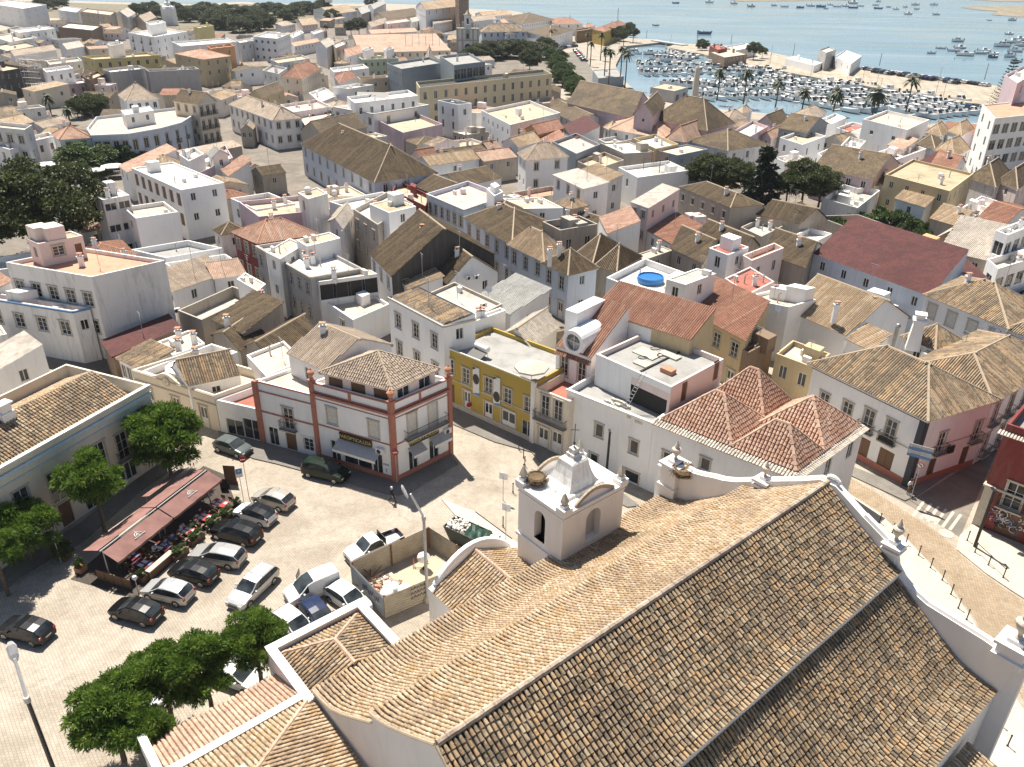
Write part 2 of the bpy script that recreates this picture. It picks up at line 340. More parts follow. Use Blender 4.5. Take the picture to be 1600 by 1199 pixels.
GPAVE=groundmat('grey_paving',(.19,.175,.155),(.23,.21,.185),(.27,.245,.21),.14,.3)
ASPH=groundmat('worn_asphalt',(.14,.125,.105),(.19,.17,.14),(.24,.21,.17),3.0,.0,1,.0)
SHORE=[(1900,232),(1700,200),(1600,186),(1530,192),(1440,194),(1350,192),(1300,190),(1240,182),(1160,174),(1090,167),(1030,158),(995,144),(968,120),(962,102),(970,86),(980,72),(1030,66.5),(1028,62),(985,60),(972,51),(945,46),(905,43),(880,39),(850,31),(830,23),(800,17),(735,14),(700,9),(600,6),(420,6),(380,3),(300,7),(220,5),(100,1),(-100,-6),(-800,-30)]
def sheet(name,px,z,mat,skirt=None,kind='structure'):
    P=[B(*q,z) if len(q)==2 else np.array(q,float) for q in px];m=MB();n=len(P);m.add(P,[tuple(range(n))],mat)
    if skirt is not None:
        Q=[p-[0,0,skirt] for p in P]
        for i in range(n):m.quad(P[i],Q[i],Q[(i+1)%n],P[(i+1)%n],mat)
    return tag(m.build(name),kind=kind)
sheet('ground',[(-1800,-300,0),(1800,-300,0),(1800,150,0)]+SHORE,0,COBBLE,3)
def watermat():
    m,t,b=newmat('lagoon_water');p=pos(t,1,1,1);f=noise(t,.006,5,pos(t,1,2.2,1),1.5);s=noise(t,.035,4,pos(t,.25,1.6,1),.8)
    c=ramp(t,f,[(.3,(.15,.235,.285)),(.55,(.20,.285,.335)),(.72,(.27,.35,.395))]);t.links.new(c,b.inputs['Base Color'])
    t.links.new(ramp(t,s,[(.4,(.10,.10,.10)),(.65,(.34,.34,.34))]),b.inputs['Roughness']);bump(t,b,noise(t,.5,4,pos(t,.6,1.2,1)),.12,.25);b.inputs['IOR'].default_value=1.33
    return m
WATER=watermat();m=MB();m.add([(-9000,100,-1.3),(9000,100,-1.3),(9000,14000,-1.3),(-9000,14000,-1.3)],[(0,1,2,3)],WATER);tag(m.build('water'),kind='structure')
MUD=groundmat('mudflat',(.20,.17,.11),(.30,.25,.17),(.36,.31,.22),30,.05)
for px in([(1500,11),(1560,9),(1700,10),(1700,25),(1590,26.5),(1548,23),(1560,18),(1520,15)],[(1100,-7),(1360,-7),(1330,.6),(1155,2.2)],[(1480,-3),(1700,-3),(1700,4),(1560,2.5)]):sheet('mudflat',px,-1.0,MUD)
pier=sheet('quay',[(1040,74),(1062,68),(1110,70),(1160,73),(1222,86),(1292,101),(1350,106),(1440,121),(1560,134),(1900,182),(1900,208),(1600,163),(1540,163),(1500,160),(1440,150),(1350,134),(1300,126),(1225,112),(1170,104),(1130,95),(1100,85)],0,groundmat('quay_stone',(.36,.30,.22),(.46,.39,.30),(.52,.45,.36),4,.1),3)
for z,w_ in((-.2,5),):
    br=thing('bridge','low railway bridge crossing the mouth of the marina basin','bridge',B(1045,69,0));m=MB();a_,b_=B(1026,65,0),B(1066,71,0);d=unit(b_-a_);n=np.array([-d[1],d[0],0]);L=np.linalg.norm(b_-a_);c=(a_+b_)/2
    m.box((c[0],c[1],-.1),(L+6,5,.7),S('rail'),(d,n));m.build('deck',br);m=MB()
    for f in(-.3,0,.3):q=c+d*L*f;m=MB();m.box((q[0],q[1],-2),(1.6,5,1.9),S('stone'),(d,n));m.build('pier',br)
def kerbed(name,px,mat,h=.12):return sheet(name,px,h,mat,h)
sheet('street_surface',[(-60,60),(120,26),(200,30),(300,48),(400,50),(480,40),(560,24),(700,30),(800,45),(850,70),(850,80),(862,120),(880,160),(960,185),(1090,180),(1250,192),(1340,198),(1500,200),(1600,196),(1700,300),(1700,560),(1560,690),(1500,700),(1300,560),(900,560),(720,600),(470,600),(420,640),(250,600),(-60,560)],.003,groundmat('street_stone',(.15,.125,.10),(.21,.18,.145),(.27,.23,.19),.3,.2,1,.3))  # street sheet coloured darker to stand in for shade in the narrow lanes
sheet('park_ground',[(-60,-1),(100,4),(220,8),(300,10),(380,6),(420,9),(600,10),(560,26),(480,42),(400,52),(300,50),(200,32),(120,28),(-60,30)],.004,groundmat('dry_earth',(.13,.12,.07),(.19,.16,.10),(.25,.21,.14),30,.0,1,.1))
kerbed('pavement',[(340,672),(345,690),(395,716),(430,724),(560,759),(604,771),(622,773),(642,768),(716,724),(703,708),(618,752),(500,716),(413,691)],GPAVE)
kerbed('pavement',[(-80,905),(-60,960),(30,905),(130,845),(225,762),(300,712),(240,728),(115,824),(0,884)],GPAVE)
kerbed('pavement',[(690,612),(706,662),(772,690),(830,706),(856,735),(900,752),(980,792),(1000,790),(880,702),(838,688),(706,633)],GPAVE)
kerbed('pavement',[(690,780),(742,800),(812,850),(834,870),(812,890),(700,905),(750,850)],PAVE)
kerbed('pavement',[(1300,764),(1322,768),(1372,800),(1424,850),(1476,905),(1520,968),(1552,1035),(1600,1110),(1600,1199),(1500,1199),(1400,900)],PAVE)
kerbed('pavement',[(1500,836),(1495,858),(1540,895),(1580,922),(1640,960),(1700,930),(1620,872),(1519,819)],PAVE)
kerbed('pavement',[(1330,728),(1328,742),(1414,782),(1432,774),(1500,728),(1560,690),(1552,684),(1490,723),(1418,762)],GPAVE)
sheet('road',[(872,87),(890,82),(906,80),(922,104),(948,150),(960,175),(905,178),(921,149),(905,118)],.006,ASPH)
sheet('road',[(1318,735),(1420,790),(1500,840),(1560,700),(1640,640),(1600,640),(1500,735),(1425,782)],.004,ASPH)
sheet('lane',[(1322,742),(1326,772),(1374,800),(1426,850),(1478,905),(1524,968),(1556,1035),(1640,1150),(1800,1150),(1640,965),(1578,926),(1538,898),(1494,860),(1470,835),(1400,790)],.008,LANE)
for i in range(6):
    x=1432+i*11.5;y=822-i*-1.0+i*4.2-10
    sheet('crossing_stripe',[(x-8,y-6-i),(x-3,y-4-i),(x+14,y-28-i),(x+10,y-30-i)],.016,PAVE)
# ---------------------------------------------------------------- houses
import re
def parse_win(spec,L,h,top,rng):
    out=[]
    for part in spec.split(';'):
        m=re.match(r'(\d+)x(\d+)([a-z])(?:,([\d.]+),([\d.]+))?(?:@([\d.]+))?(?:\[([\d.]+)-([\d.]+)\])?(?:\^([\d.]+))?$',part)
        n,r,st=int(m[1]),int(m[2]),m[3];w=float(m[4] or 1.0);hh=float(m[5] or 1.6);tp=float(m[6]) if m[6] else top;a,b=(float(m[7]),float(m[8])) if m[7] else (0,1);fp=float(m[9] or 3.5)
        for k in range(r):
            zt=h-tp-k*fp;zb=zt-hh
            if zt<1.9:continue
            for i in range(n):
                s=L*(a+(b-a)*(i+.5)/n);s_=st;z0=zb
                if zb<1.0:
                    s_='d' if st in 'swbfd' else 'o';z0=.06
                    if zt>2.7:zt2=2.6
                    else:zt2=zt
                    out.append((s,z0,w,zt2-z0,s_));continue
                if st=='b':out.append((s,zb-.75,w,hh+.75,'b'))
                else:out.append((s,z0,w,hh,s_))
    return out
NH=[0];QUADS=[];QLAB=[]
def house(label,cat,h,t,pts,roof='flat',wall='white',L='',R='',deck='white',p=.8,pal='tan',rh=2.0,o=.25,chim=(),name='house',mode=None,z0=0.,trim=None,px=None,group=None,plinth=None,Bk='',top=None,parts=None,gw=None):
    NH[0]+=1;rng=random.Random(NH[0]);
    xy=[TP(t,*q) if px is None else q for q in pts]
    if isinstance(h,tuple):
        bx=TP(t,*h) if px is None else h;h=HT(*xy[1],B(*bx,z0))
    Q=[B(*q,h) for q in xy]
    if len(Q)==3:Q.append(Q[0]+Q[2]-Q[1])
    return house3(label,cat,Q,h,roof,wall,L,R,deck,p,pal,rh,o,[TP(t,*c) if px is None else c for c in chim],name,mode,z0,trim,group,plinth,Bk,top,parts,rng,True,gw)
def house3(label,cat,Q,h,roof='flat',wall='white',L='',R='',deck='white',p=.8,pal='tan',rh=2.0,o=.25,chim=(),name='house',mode=None,z0=0.,trim=None,group=None,plinth=None,Bk='',top=None,parts=None,rng=random,clutter=False,gw=None):
    Q=[np.array([q[0],q[1],h]) for q in Q];nq=len(Q)
    area=sum(Q[i][0]*Q[(i+1)%nq][1]-Q[(i+1)%nq][0]*Q[i][1] for i in range(nq))
    if area<0:Q=Q[::-1];Q=Q[-3:]+Q[:-3] if nq==4 else Q
    c=sum(Q)/nq;D=math.hypot(c[0],c[1]);QUADS.append(Q);QLAB.append(label)
    if mode is None:mode='full' if D<72 else('col' if D<185 else 'flat')
    far=D>150
    root=thing(name,label,cat,(c[0],c[1],z0),group);wm=wall_mat(wall);wl=MB()
    kind=roof.split();k0=kind[0];ax=kind[1] if len(kind)>1 else 'L'
    topz=top if top is not None else ((p+.55) if k0=='flat' else .75)
    if clutter and name not in('ruin','wall','bastion','pavilion','tower','stair_tower','water_tower') and not any(x in label for x in('blank','plain','party','ruin','wall','lean-to','court','yard')):
        LL=[np.linalg.norm(Q[1]-Q[0]),np.linalg.norm(Q[2]-Q[1])]
        if L=='' and h>3.2 and rng.random()<.75:L='%dx%dn,.9,1.3'%(max(1,int(LL[0]/3.4)),1 if h<7 else 2)
        if R=='' and h>3.2 and rng.random()<.75:R='%dx%dn,.9,1.3'%(max(1,int(LL[1]/3.6)),1 if h<7 else 2)
    specs={0:L,1:R,2:Bk}
    if isinstance(Bk,dict):specs=Bk
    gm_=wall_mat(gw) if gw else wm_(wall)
    wins=[]
    for e in range(nq):
        a,b=Q[e],Q[(e+1)%nq];Ln=np.linalg.norm(b-a);u=(b-a)/Ln;nn=np.array([u[1],-u[0]])
        sp=specs.get(e,'') or '';ws=parse_win(sp,Ln,h,topz,rng) if sp else []
        wall_strip(wl,a,b,z0,h,[(s-w/2,s+w/2,zz,zz+hh) for s,zz,w,hh,st in ws],gm_ if e==1 else wm)
        for s,zz,w,hh,st in ws:wins.append((a+u*s,zz,u,nn,w,hh,st))
    rf=MB()
    def ex(P,d):                                   # footprint grown outward by d
        c2=sum(P)/len(P);out=[]
        for i in range(len(P)):
            e1=unit((P[i]-P[i-1])[:2]);e2=unit((P[(i+1)%len(P)]-P[i])[:2]);n1=np.array([e1[1],-e1[0]]);n2=np.array([e2[1],-e2[0]])
            k=d/max(.35,1+n1@n2);v=(n1+n2)*k;out.append(P[i]+np.array([v[0],v[1],0]))
        return out
    up=lambda q,z:q+np.array([0,0,z])
    capm=S('mortar') if pal not in('red','rose','maroon','rust') else S('terracap')
    if k0=='flat':
        I=ex(Q,-.22)
        for i in range(nq):
            j=(i+1)%nq;wl.quad(Q[i],Q[j],I[j],I[i],wm);wl.quad(I[i],I[j],up(I[j],-p),up(I[i],-p),wm)
        rf.add([up(q,-p) for q in I],[tuple(range(nq))],roofdeck(DC[deck]))
    elif k0 in('gable','hip','shed','pyr'):
        if ax=='R':Pq=[Q[1],Q[2],Q[3],Q[0]]
        elif ax=='B':Pq=[Q[2],Q[3],Q[0],Q[1]]
        elif ax=='K':Pq=[Q[3],Q[0],Q[1],Q[2]]
        else:Pq=list(Q)
        E=ex(Pq,o);W=np.linalg.norm(Pq[2]-Pq[1]);sl=rh/(W/2) if k0!='shed' else rh/W
        E=[up(e,-sl*o*.6) for e in E]
        if k0=='shed':
            hi=[up(E[3],rh+sl*o),up(E[2],rh+sl*o)]
            F=[[E[0],E[1],hi[1],hi[0]]]
            wl.add([Pq[1],Pq[2],up(Pq[2],rh)],[(0,1,2)],wm);wl.add([Pq[3],Pq[0],up(Pq[3],rh)],[(0,1,2)],wm);wl.quad(Pq[2],Pq[3],up(Pq[3],rh),up(Pq[2],rh),wm)
            rl=[]
        elif k0=='gable':
            r0=up((E[0]+E[3])/2,rh+sl*o*.6);r1=up((E[1]+E[2])/2,rh+sl*o*.6);F=[[E[0],E[1],r1,r0],[E[2],E[3],r0,r1]]
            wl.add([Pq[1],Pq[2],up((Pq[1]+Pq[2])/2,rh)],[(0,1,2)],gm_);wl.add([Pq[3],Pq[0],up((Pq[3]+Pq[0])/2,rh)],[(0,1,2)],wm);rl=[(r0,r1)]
        else:
            m0=(E[0]+E[3])/2;m1=(E[1]+E[2])/2;d=unit(m1-m0);Lr=np.linalg.norm(m1-m0);ins=min(Lr/2-.05,W/2) if k0=='hip' else Lr/2-.02
            r0=up(m0+d*ins,rh);r1=up(m1-d*ins,rh)
            F=[[E[0],E[1],r1,r0],[E[2],E[3],r0,r1],[E[1],E[2],r1],[E[3],E[0],r0]];rl=[(r0,r1),(E[0],r0),(E[3],r0),(E[1],r1),(E[2],r1)]
        for f in F:tiles(rf,f,pal,mode)
        ev=MB()
        for f in F:                                  # eave board under the tiles
            a,b=f[0],f[1];u=unit(b-a);nn=np.array([u[1],-u[0],0]);wl.quad(a-nn*.02-np.array([0,0,.16]),b-nn*.02-np.array([0,0,.16]),b-nn*.02,a-nn*.02,wm)
            wl.quad(a-np.array([0,0,.16])-nn*.02,a-np.array([0,0,.16])-nn*(o+.03),b-np.array([0,0,.16])-nn*(o+.03),b-np.array([0,0,.16])-nn*.02,wm)
        for a,b in rl:cap(rf,a,b,capm,.14,mode=='full')
    wl.build('wall',root);ro=rf.build('roof',root)
    for q,zz,u,nn,w,hh,st in wins:put_window(root,(q[0],q[1],zz),u,nn,w,hh,st,far)
    if trim:
        tm=MB();m=S(trim)
        for i in range(2 if nq==4 else nq-1):
            a,b=Q[i],Q[(i+1)%nq];u=unit(b-a);nn=np.array([u[1],-u[0],0]);L_=np.linalg.norm(b-a)
            tm.box(((a+b)/2+nn*.05)+np.array([0,0,-.25]),(L_+.2,.18,.22),m,(u,nn))
        tm.build('cornice',root)
    if plinth:
        tm=MB();m=S(plinth)
        for i in range(2):
            a,b=Q[i],Q[(i+1)%nq];u=unit(b-a);nn=np.array([u[1],-u[0],0]);L_=np.linalg.norm(b-a)
            q=(a+b)/2+nn*.02;tm.box((q[0],q[1],z0),(L_+.1,.08,.75),m,(u,nn))
        tm.build('plinth',root)
    if clutter:
        A_,U2,V2=Q[0],Q[1]-Q[0],Q[-1]-Q[0];ax2=(unit(U2),unit(V2));pz_=lambda f,g,z:np.array([*(A_+U2*f+V2*g)[:2],z])
        if k0=='flat' and name not in('ruin','wall'):
            zz=h-p
            for _ in range(rng.choice([1,2,3,4])):
                c_=pz_(rng.uniform(.18,.82),rng.uniform(.18,.82),zz);k_=rng.random();m=MB()
                if k_<.3:m.box(c_,(rng.uniform(.7,1.1),.5,.7),S('white'),ax2);nm_='roof_unit'
                elif k_<.5:m.tube([c_,c_+[0,0,1.1],c_+[.3,0,1.3]],.09,S('rail'),6);nm_='vent_pipe'
                elif k_<.62:m.lathe([(.5,0),(.55,.1),(.55,.9),(.3,1.1),(.05,1.12)],c_,S('lamp'),10);nm_='water_tank'
                elif k_<.8:m.box(c_,(rng.uniform(1.6,2.6),rng.uniform(1.4,2.2),rng.uniform(1.4,2.1)),wm,ax2);nm_='roof_hut'
                else:chimney(root,c_,zz,root,1.2);continue
                m.build(nm_,root)
        elif k0 in('gable','hip') and rng.random()<.55 and not chim:
            f_=rng.uniform(.25,.75);g_=rng.uniform(.3,.42);c_=pz_(*((f_,g_) if ax in'LB' else(g_,f_)),h+rh*.5);chimney(ro,c_,h+rh*.55,root,rng.uniform(1.0,1.6))
        if rng.random()<.45 and name not in('ruin','wall'):
            c_=pz_(rng.uniform(.3,.7),rng.uniform(.35,.65),h-(p if k0=='flat' else 0)+.2);hh_=rng.uniform(2.2,3.6)+(0 if k0=='flat' else rh);m=MB();m.tube([c_,c_+[0,0,hh_]],.035,S('rail'),4)
            for q_ in(.0,.3,.55):m.box(c_+[0,0,hh_-q_],(1.1-q_,.03,.03),S('rail'),ax2)
            m.build('antenna',root)
    for cx,cy in chim:
        zz=h+(rh*.35 if k0 not in('flat',) else -p);q=B(cx,cy,zz)
        chimney(root if k0=='flat' else ro,q,zz,root)
    return root,Q
def chimney(par,q,z,root,h=1.7,w=.55):
    m=MB();m.box((q[0],q[1],z-.6),(w,w*.8,h+.6),wall_mat('white'));m.box((q[0],q[1],z+h),(w+.18,w*.8+.18,.12),wall_mat('white'));
    for sx in(-1,1):m.box((q[0]+sx*w*.32,q[1],z+h+.12),(.1,w*.7,.28),wall_mat('white'))
    m.box((q[0],q[1],z+h+.4),(w+.1,w*.8+.1,.1),S('terracap'));o=m.build('chimney',None,base=root['_b']);o.location=(0,0,0);o.parent=par
wm_=wall_mat
# ---------------------------------------------------------------- the town, building by building
a=house;hs='house'
# far left
a('tall white apartment block at the top left corner','apartment block',13,'00',[(-80,20),(145,55),(290,30)],'flat','white',L='4x3n',R='3x3n',name='apartment_block')
a('white terraced block with roof pergola near the dark park trees','house',9,'00',[(360,62),(478,78),(512,52)],'flat','white',L='3x2n',R='2x2n')
a('tan and brick apartment building with cream bays, far left','apartment block',11,'00',[(500,72),(690,95),(722,72)],'flat','tan',L='6x3n',R='2x3n',deck='beige',name='apartment_block')
a('white warehouse with a wide plain gable near the park','warehouse',8,'00',[(712,92),(800,110),(846,82)],'gable R','white',pal='pale',rh=3,name='warehouse')
a('beige shed with twin low gables beside the white warehouse','warehouse',6,'00',[(840,112),(905,140),(976,108)],'gable R','tan',pal='beige',rh=2.5,name='warehouse')
a('dark brown windowless block with a flat pale top','building',8,'00',[(362,168),(578,190),(636,160)],'flat','brown',deck='white',name='building')
a('white building with brown balconies and long white roof terrace','apartment block',12,'00',[(800,205),(962,232),(1170,198)],'flat','white',L='3x3b',R='5x3n',deck='white',name='apartment_block')
a('white stair tower standing on the long white roof terrace','tower',16,'00',[(910,140),(940,158),(1036,140)],'flat','white',name='stair_tower')
a('narrow yellow tower block behind the long white wall','building',13,'00',[(1208,165),(1240,175),(1335,160)],'flat','lemon',deck='white',name='building',L='1x2n')
a('long low white block with a sunlit blank side','building',10,'00',[(1075,262),(1132,290),(1480,262)],'flat','white',R='',deck='white',name='building')
a('white roof terrace house right of the long blank block','house',9,'00',[(1470,250),(1500,268),(1620,250)],'flat','whiteD',L='1x2n',R='3x1n')
a('ochre building with an orange hipped roof and dark corner','house',10,'00',[(1090,335),(1272,372),(1440,350)],'hip R','ochre',pal='red',rh=2.2,L='3x2n',R='3x2n')
a('pale orange flat topped block behind the orange hipped roof','house',11.5,'00',[(1295,290),(1318,305),(1466,288)],'flat','orange',deck='terra',R='2x1n')
a('long yellow house with grey roof ledge and dark windows','house',9,'00',[(512,352),(590,372),(1000,345)],'flat','lemon',L='2x2n',R='7x2n,1.2,1.8',deck='tanflat')
a('white stair tower above the long yellow house','tower',13,'00',[(668,275),(690,288),(772,272)],'flat','white',name='stair_tower')
a('blank concrete grey wall building with a low white roof','building',8.5,'00',[(640,432),(690,452),(916,428)],'flat','grey',deck='white',name='building')
a('blank concrete grey block with three roof lights','building',8.5,'00',[(908,432),(930,448),(1244,432)],'flat','grey',deck='white',name='building')
a('dark netted building under repair beside the scaffold','building',9,'00',[(-160,415),(20,445),(165,420)],'flat','dark',deck='tanflat',name='building')
a('small white house with an upper terrace beside the scaffold','house',9,'00',[(265,430),(290,452),(458,428)],'flat','white',R='3x2n')
a('pale lilac garden front with a white terrace on top','house',5,'00',[(262,520),(285,545),(545,515)],'flat','lilac',R='4x1n')
a('brown stone block beside the palm garden','house',7,'00',[(520,478),(560,500),(650,465)],'flat','brown',deck='tanflat')
a('long white low sheds behind the scaffold','warehouse',6,'00',[(290,380),(310,405),(512,380)],'flat','whiteD',name='warehouse',deck='beige')
a('beige roofed long block left of the white sheds','house',7,'00',[(60,330),(90,350),(350,312)],'gable R','white',pal='beige',rh=1.5)
a('low white house with shaded loggia at the far left edge','house',7,'00',[(-60,225),(60,262),(235,235)],'flat','white',L='3x2n',R='4x1n',deck='beige')
a('white house stacked behind the shaded loggia','house',9,'00',[(60,185),(120,205),(345,178)],'flat','white',R='5x2n')
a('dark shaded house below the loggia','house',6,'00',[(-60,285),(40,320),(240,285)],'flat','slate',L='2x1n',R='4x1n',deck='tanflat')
a('white cottage with arched wall in the far left block','house',6,'00',[(370,280),(420,310),(525,290)],'gable R','white',pal='pale',rh=1.5)
a('large beige pyramid roofed hall behind the curved facade','house',8,'00',[(740,590),(790,632),(988,618)],'pyr','white',pal='beige',rh=4,R='4x1n')
a('cream corner building with three floors and faded corrugated roof','house',10.5,'00',[(1085,630),(1235,652),(1350,632)],'gable L','cream',pal='old',rh=2.5,L='3x3f',R='3x3b',trim='white')
a('cottage with a small orange hipped roof and plain white side','house',6.5,'00',[(330,835),(372,872),(566,858)],'hip R','white',pal='red',rh=2.4,R='2x1s')
a('grey and white apartment house at the left edge above the big tree','apartment block',10,'00',[(-260,770),(152,812),(200,782)],'flat','lightgrey',L='6x3s,1.6,1.8',R='1x2n',deck='beige',name='apartment_block')
a('beige gabled shed by the palm','house',5,'00',[(170,790),(270,800),(432,760)],'gable R','whiteD',pal='beige',rh=1.2)
a('tan gabled cottage behind the grey apartment house','house',6,'00',[(-80,765),(60,795),(210,760)],'gable R','whiteD',pal='tan',rh=1.3)
a('brick red tiled roof beside the round trees','house',6,'00',[(745,1035),(800,1075),(1110,1000)],'shed L','white',pal='red',rh=2.2)
a('beige hipped cottage in front of the brick red roof','house',6,'00',[(905,1010),(950,1048),(1150,1032)],'hip R','white',pal='tan',rh=1.8)
a('white cube house with blank lilac shaded side','house',9,'00',[(1118,965),(1180,1008),(1275,962)],'flat','white')
a('low white terrace right of the white cube house','house',6.5,'00',[(1170,1010),(1205,1100),(1455,985)],'flat','lilac',deck='white')
a('small grey gabled hut on the low white terrace','hut',8.2,'00',[(1300,960),(1330,985),(1425,965)],'gable L','white',pal='sheet',rh=1.2,name='roof_hut')
a('long flat white roofed block with brown balcony front','apartment block',9,'00',[(822,1050),(1130,1188),(1400,1142)],'flat','white',L='7x2o,1.6,2.2',deck='white',p=.3,name='apartment_block')
a('small orange roof between white parapets','house',6,'00',[(1385,1060),(1430,1100),(1565,1045)],'shed L','white',pal='red',rh=1.2)
a('white low house with yellow trim at the left edge by the big tree','house',6,'00',[(-120,880),(60,935),(190,900)],'flat','white',L='2x1s',R='2x1s',deck='beige')
a('white restaurant front with awnings by the round trees','house',5.5,'00',[(175,855),(215,880),(345,850)],'flat','white',R='2x1o',deck='beige')
# far centre left
a('white two storey house with beige hipped roof and grey corner','house',7.5,'10',[(-170,650),(108,752),(285,735)],'hip L','white',pal='beige',rh=2.6,L='8x2s',R='3x2s',trim='white')
a('dark netted terrace beside the beige hipped house','house',6,'10',[(260,722),(305,785),(488,712)],'flat','netting',deck='pink')
a('pinkish terrace roof behind the dark netting','house',7,'10',[(150,655),(235,702),(470,665)],'flat','whiteD',deck='pink',R='3x1n')
a('yellow gabled house left of the pinkish terrace','house',8,'10',[(-40,590),(40,615),(175,560)],'gable R','ochre',pal='old',rh=1.8,R='2x2n')
a('weathered house with patchy brown roof and stained side wall','house',7.5,'10',[(285,808),(420,850),(690,792)],'gable R','old',pal='old',rh=2.6,L='1x1n')
a('large warehouse with patchy brown hipped roof and pale blue front','warehouse',7,'10',[(285,900),(742,1138),(1128,1078)],'hip L','blue',pal='old',rh=5,L='9x2s',R='3x1s',trim='white',name='warehouse')
a('lilac walled roof terrace with pale parapets','house',6.5,'10',[(738,742),(920,830),(1165,775)],'flat','lilac',deck='tanflat',p=1.0)
a('bright white house with two red doors and dark roof well','house',9.5,'10',[(1135,628),(1262,655),(1348,645)],'flat','white',L='2x2o,.9,2.0',R='1x1n',deck='dark')
a('white upper storey with curved cornice and solar panels','house',11,'10',[(568,605),(618,645),(1012,598)],'flat','white',R='6x2n',L='1x2n')
a('white lower wing with moulded curved cornice','house',8.5,'10',[(484,668),(735,712),(1080,655)],'flat','white',L='5x2s',R='2x1s',trim='stone')
hotel=a('long yellow hotel with evenly spaced tall windows','hotel',12,'10',[(1000,512),(1022,548),(1850,462)],'flat','hotel',R='14x3n,1.2,2.2',deck='dark',name='hotel')
a('dark glass rooftop restaurant on the yellow hotel','building',16,'10',[(1150,350),(1238,408),(1432,385)],'flat','slate',deck='grey',R='5x1n,2.6,3.0',name='rooftop_pavilion')
a('grey rooftop plant room with black panels','building',13.5,'10',[(818,395),(910,432),(1180,390)],'flat','slate',deck='grey',name='plant_room')
a('green townhouse with a row of windows and white roof towers','house',8,'10',[(645,358),(668,372),(890,362)],'flat','green',R='6x2s',deck='pink',trim='white')
a('white roof tower left with antennas above the green townhouse','tower',11,'10',[(664,308),(685,318),(735,302)],'flat','white',name='stair_tower')
a('white roof tower right with antennas above the green townhouse','tower',11,'10',[(798,308),(815,318),(862,302)],'flat','white',name='stair_tower')
a('very long pinkish roofed hall behind the green townhouse','hall',7,'10',[(575,225),(650,330),(1215,315)],'gable R','cream',pal='rose',rh=4,R='12x1n',name='hall')
a('white pyramid capped water tower over the long hall','tower',7,'10',[(1060,350),(1078,368),(1112,358)],'pyr','white',pal='pale',rh=4.5,name='water_tower')
a('white block with beige roof and blank side left of the long hall','house',9,'10',[(370,275),(440,300),(490,272)],'gable R','white',pal='pale',rh=2)
a('beige plastered party wall block beside the orange roof','house',9,'10',[(478,275),(500,300),(562,275)],'flat','tan')
a('narrow orange roofed house below the long hall','house',7,'10',[(545,320),(566,358),(660,330)],'gable R','white',pal='red',rh=2,R='2x1n')
a('white balconied apartment block above the reddish hipped roof','apartment block',11,'10',[(-20,228),(130,242),(212,212)],'flat','white',L='4x3n,1.6,1.3',deck='white',name='apartment_block')
a('old reddish hipped roof with cream colonnaded front','house',9,'10',[(165,475),(285,492),(402,432)],'hip R','cream',pal='rust',rh=3,R='11x2n,.7,1.6')
a('grey flat terrace left of the reddish hipped roof','house',8,'10',[(40,440),(140,462),(195,425)],'flat','whiteD',deck='grey')
a('white roofed block right of the cream colonnaded front','house',8,'10',[(460,425),(490,452),(705,425)],'flat','white',R='3x1n')
a('small orange hipped roof behind the solar panel terrace','house',7,'10',[(490,480),(520,520),(630,480)],'hip R','white',pal='rust',rh=1.8)
a('beige rendered block with one dark chimney left of the hotel','building',9,'10',[(630,480),(650,495),(905,480)],'flat','tan',name='building',deck='tanflat')
a('plain white house at the foot of the beige rendered block','house',7.5,'10',[(480,545),(585,555),(735,530)],'flat','white',R='2x1n')
a('low white market street roof behind the beige hipped house','house',5,'10',[(330,580),(400,640),(500,600)],'flat','white',deck='white')
a('domed white chapel on the edge of the old town','chapel',8,'10',[(358,60),(470,90),(630,70)],'gable R','white',pal='tan',rh=3,R='4x1n',name='chapel')
a('grey gabled pair of sheds in the old town','warehouse',7,'10',[(618,55),(660,90),(745,60)],'gable R','grey',pal='sheet',rh=2.5,name='warehouse')
a('white metal roofed shed rising behind the grey gabled pair','warehouse',10,'10',[(700,38),(735,60),(812,20)],'gable R','lightgrey',pal='sheet',rh=2,name='warehouse')
a('long brown roofed building before the cathedral','house',7,'10',[(735,88),(800,125),(1030,92)],'gable R','tan',pal='old',rh=3,R='6x1n')
a('pink and white villa with stacked terraces in the old town','house',8,'10',[(795,130),(822,150),(965,132)],'flat','pink',R='3x2n',deck='pink')
a('pale pink gabled house left of the stacked terrace villa','house',6.5,'10',[(685,150),(720,172),(825,140)],'gable R','pink',pal='beige',rh=2)
a('long low orange roof in front of the stacked terrace villa','house',4.5,'10',[(690,190),(720,212),(1010,198)],'gable R','white',pal='rose',rh=1.3)
a('white house with a row of tall windows beside the cathedral','house',9,'10',[(1000,80),(1025,92),(1105,68)],'hip R','white',pal='tan',rh=2,R='7x2n,.7,1.4')
a('small white cottage between tan gables in the old town','house',6,'10',[(950,120),(975,140),(1060,120)],'gable R','white',pal='pale',rh=1.6,R='2x1n')
a('tan gabled house left of the arch tower','house',6.5,'10',[(1085,130),(1110,150),(1225,130)],'gable R','white',pal='beige',rh=2)
a('brown hipped roof below the small white cottage','house',5,'10',[(1030,200),(1060,220),(1170,208)],'hip R','tan',pal='old',rh=2.4)
a('beige roofed house behind the arch tower','house',7,'10',[(1080,110),(1130,125),(1290,100)],'gable R','white',pal='beige',rh=2.2)
a('row house with two beige gables right of the bell arch','house',7,'10',[(1320,118),(1360,135),(1500,118)],'gable R','white',pal='beige',rh=2)
a('tan roofed row house at the waters edge','house',7,'10',[(1370,85),(1420,105),(1600,90)],'gable R','white',pal='tan',rh=2)
a('low rose roof behind the blue and white palace','house',6,'10',[(1500,130),(1540,145),(1680,130)],'gable R','white',pal='rose',rh=1.6)
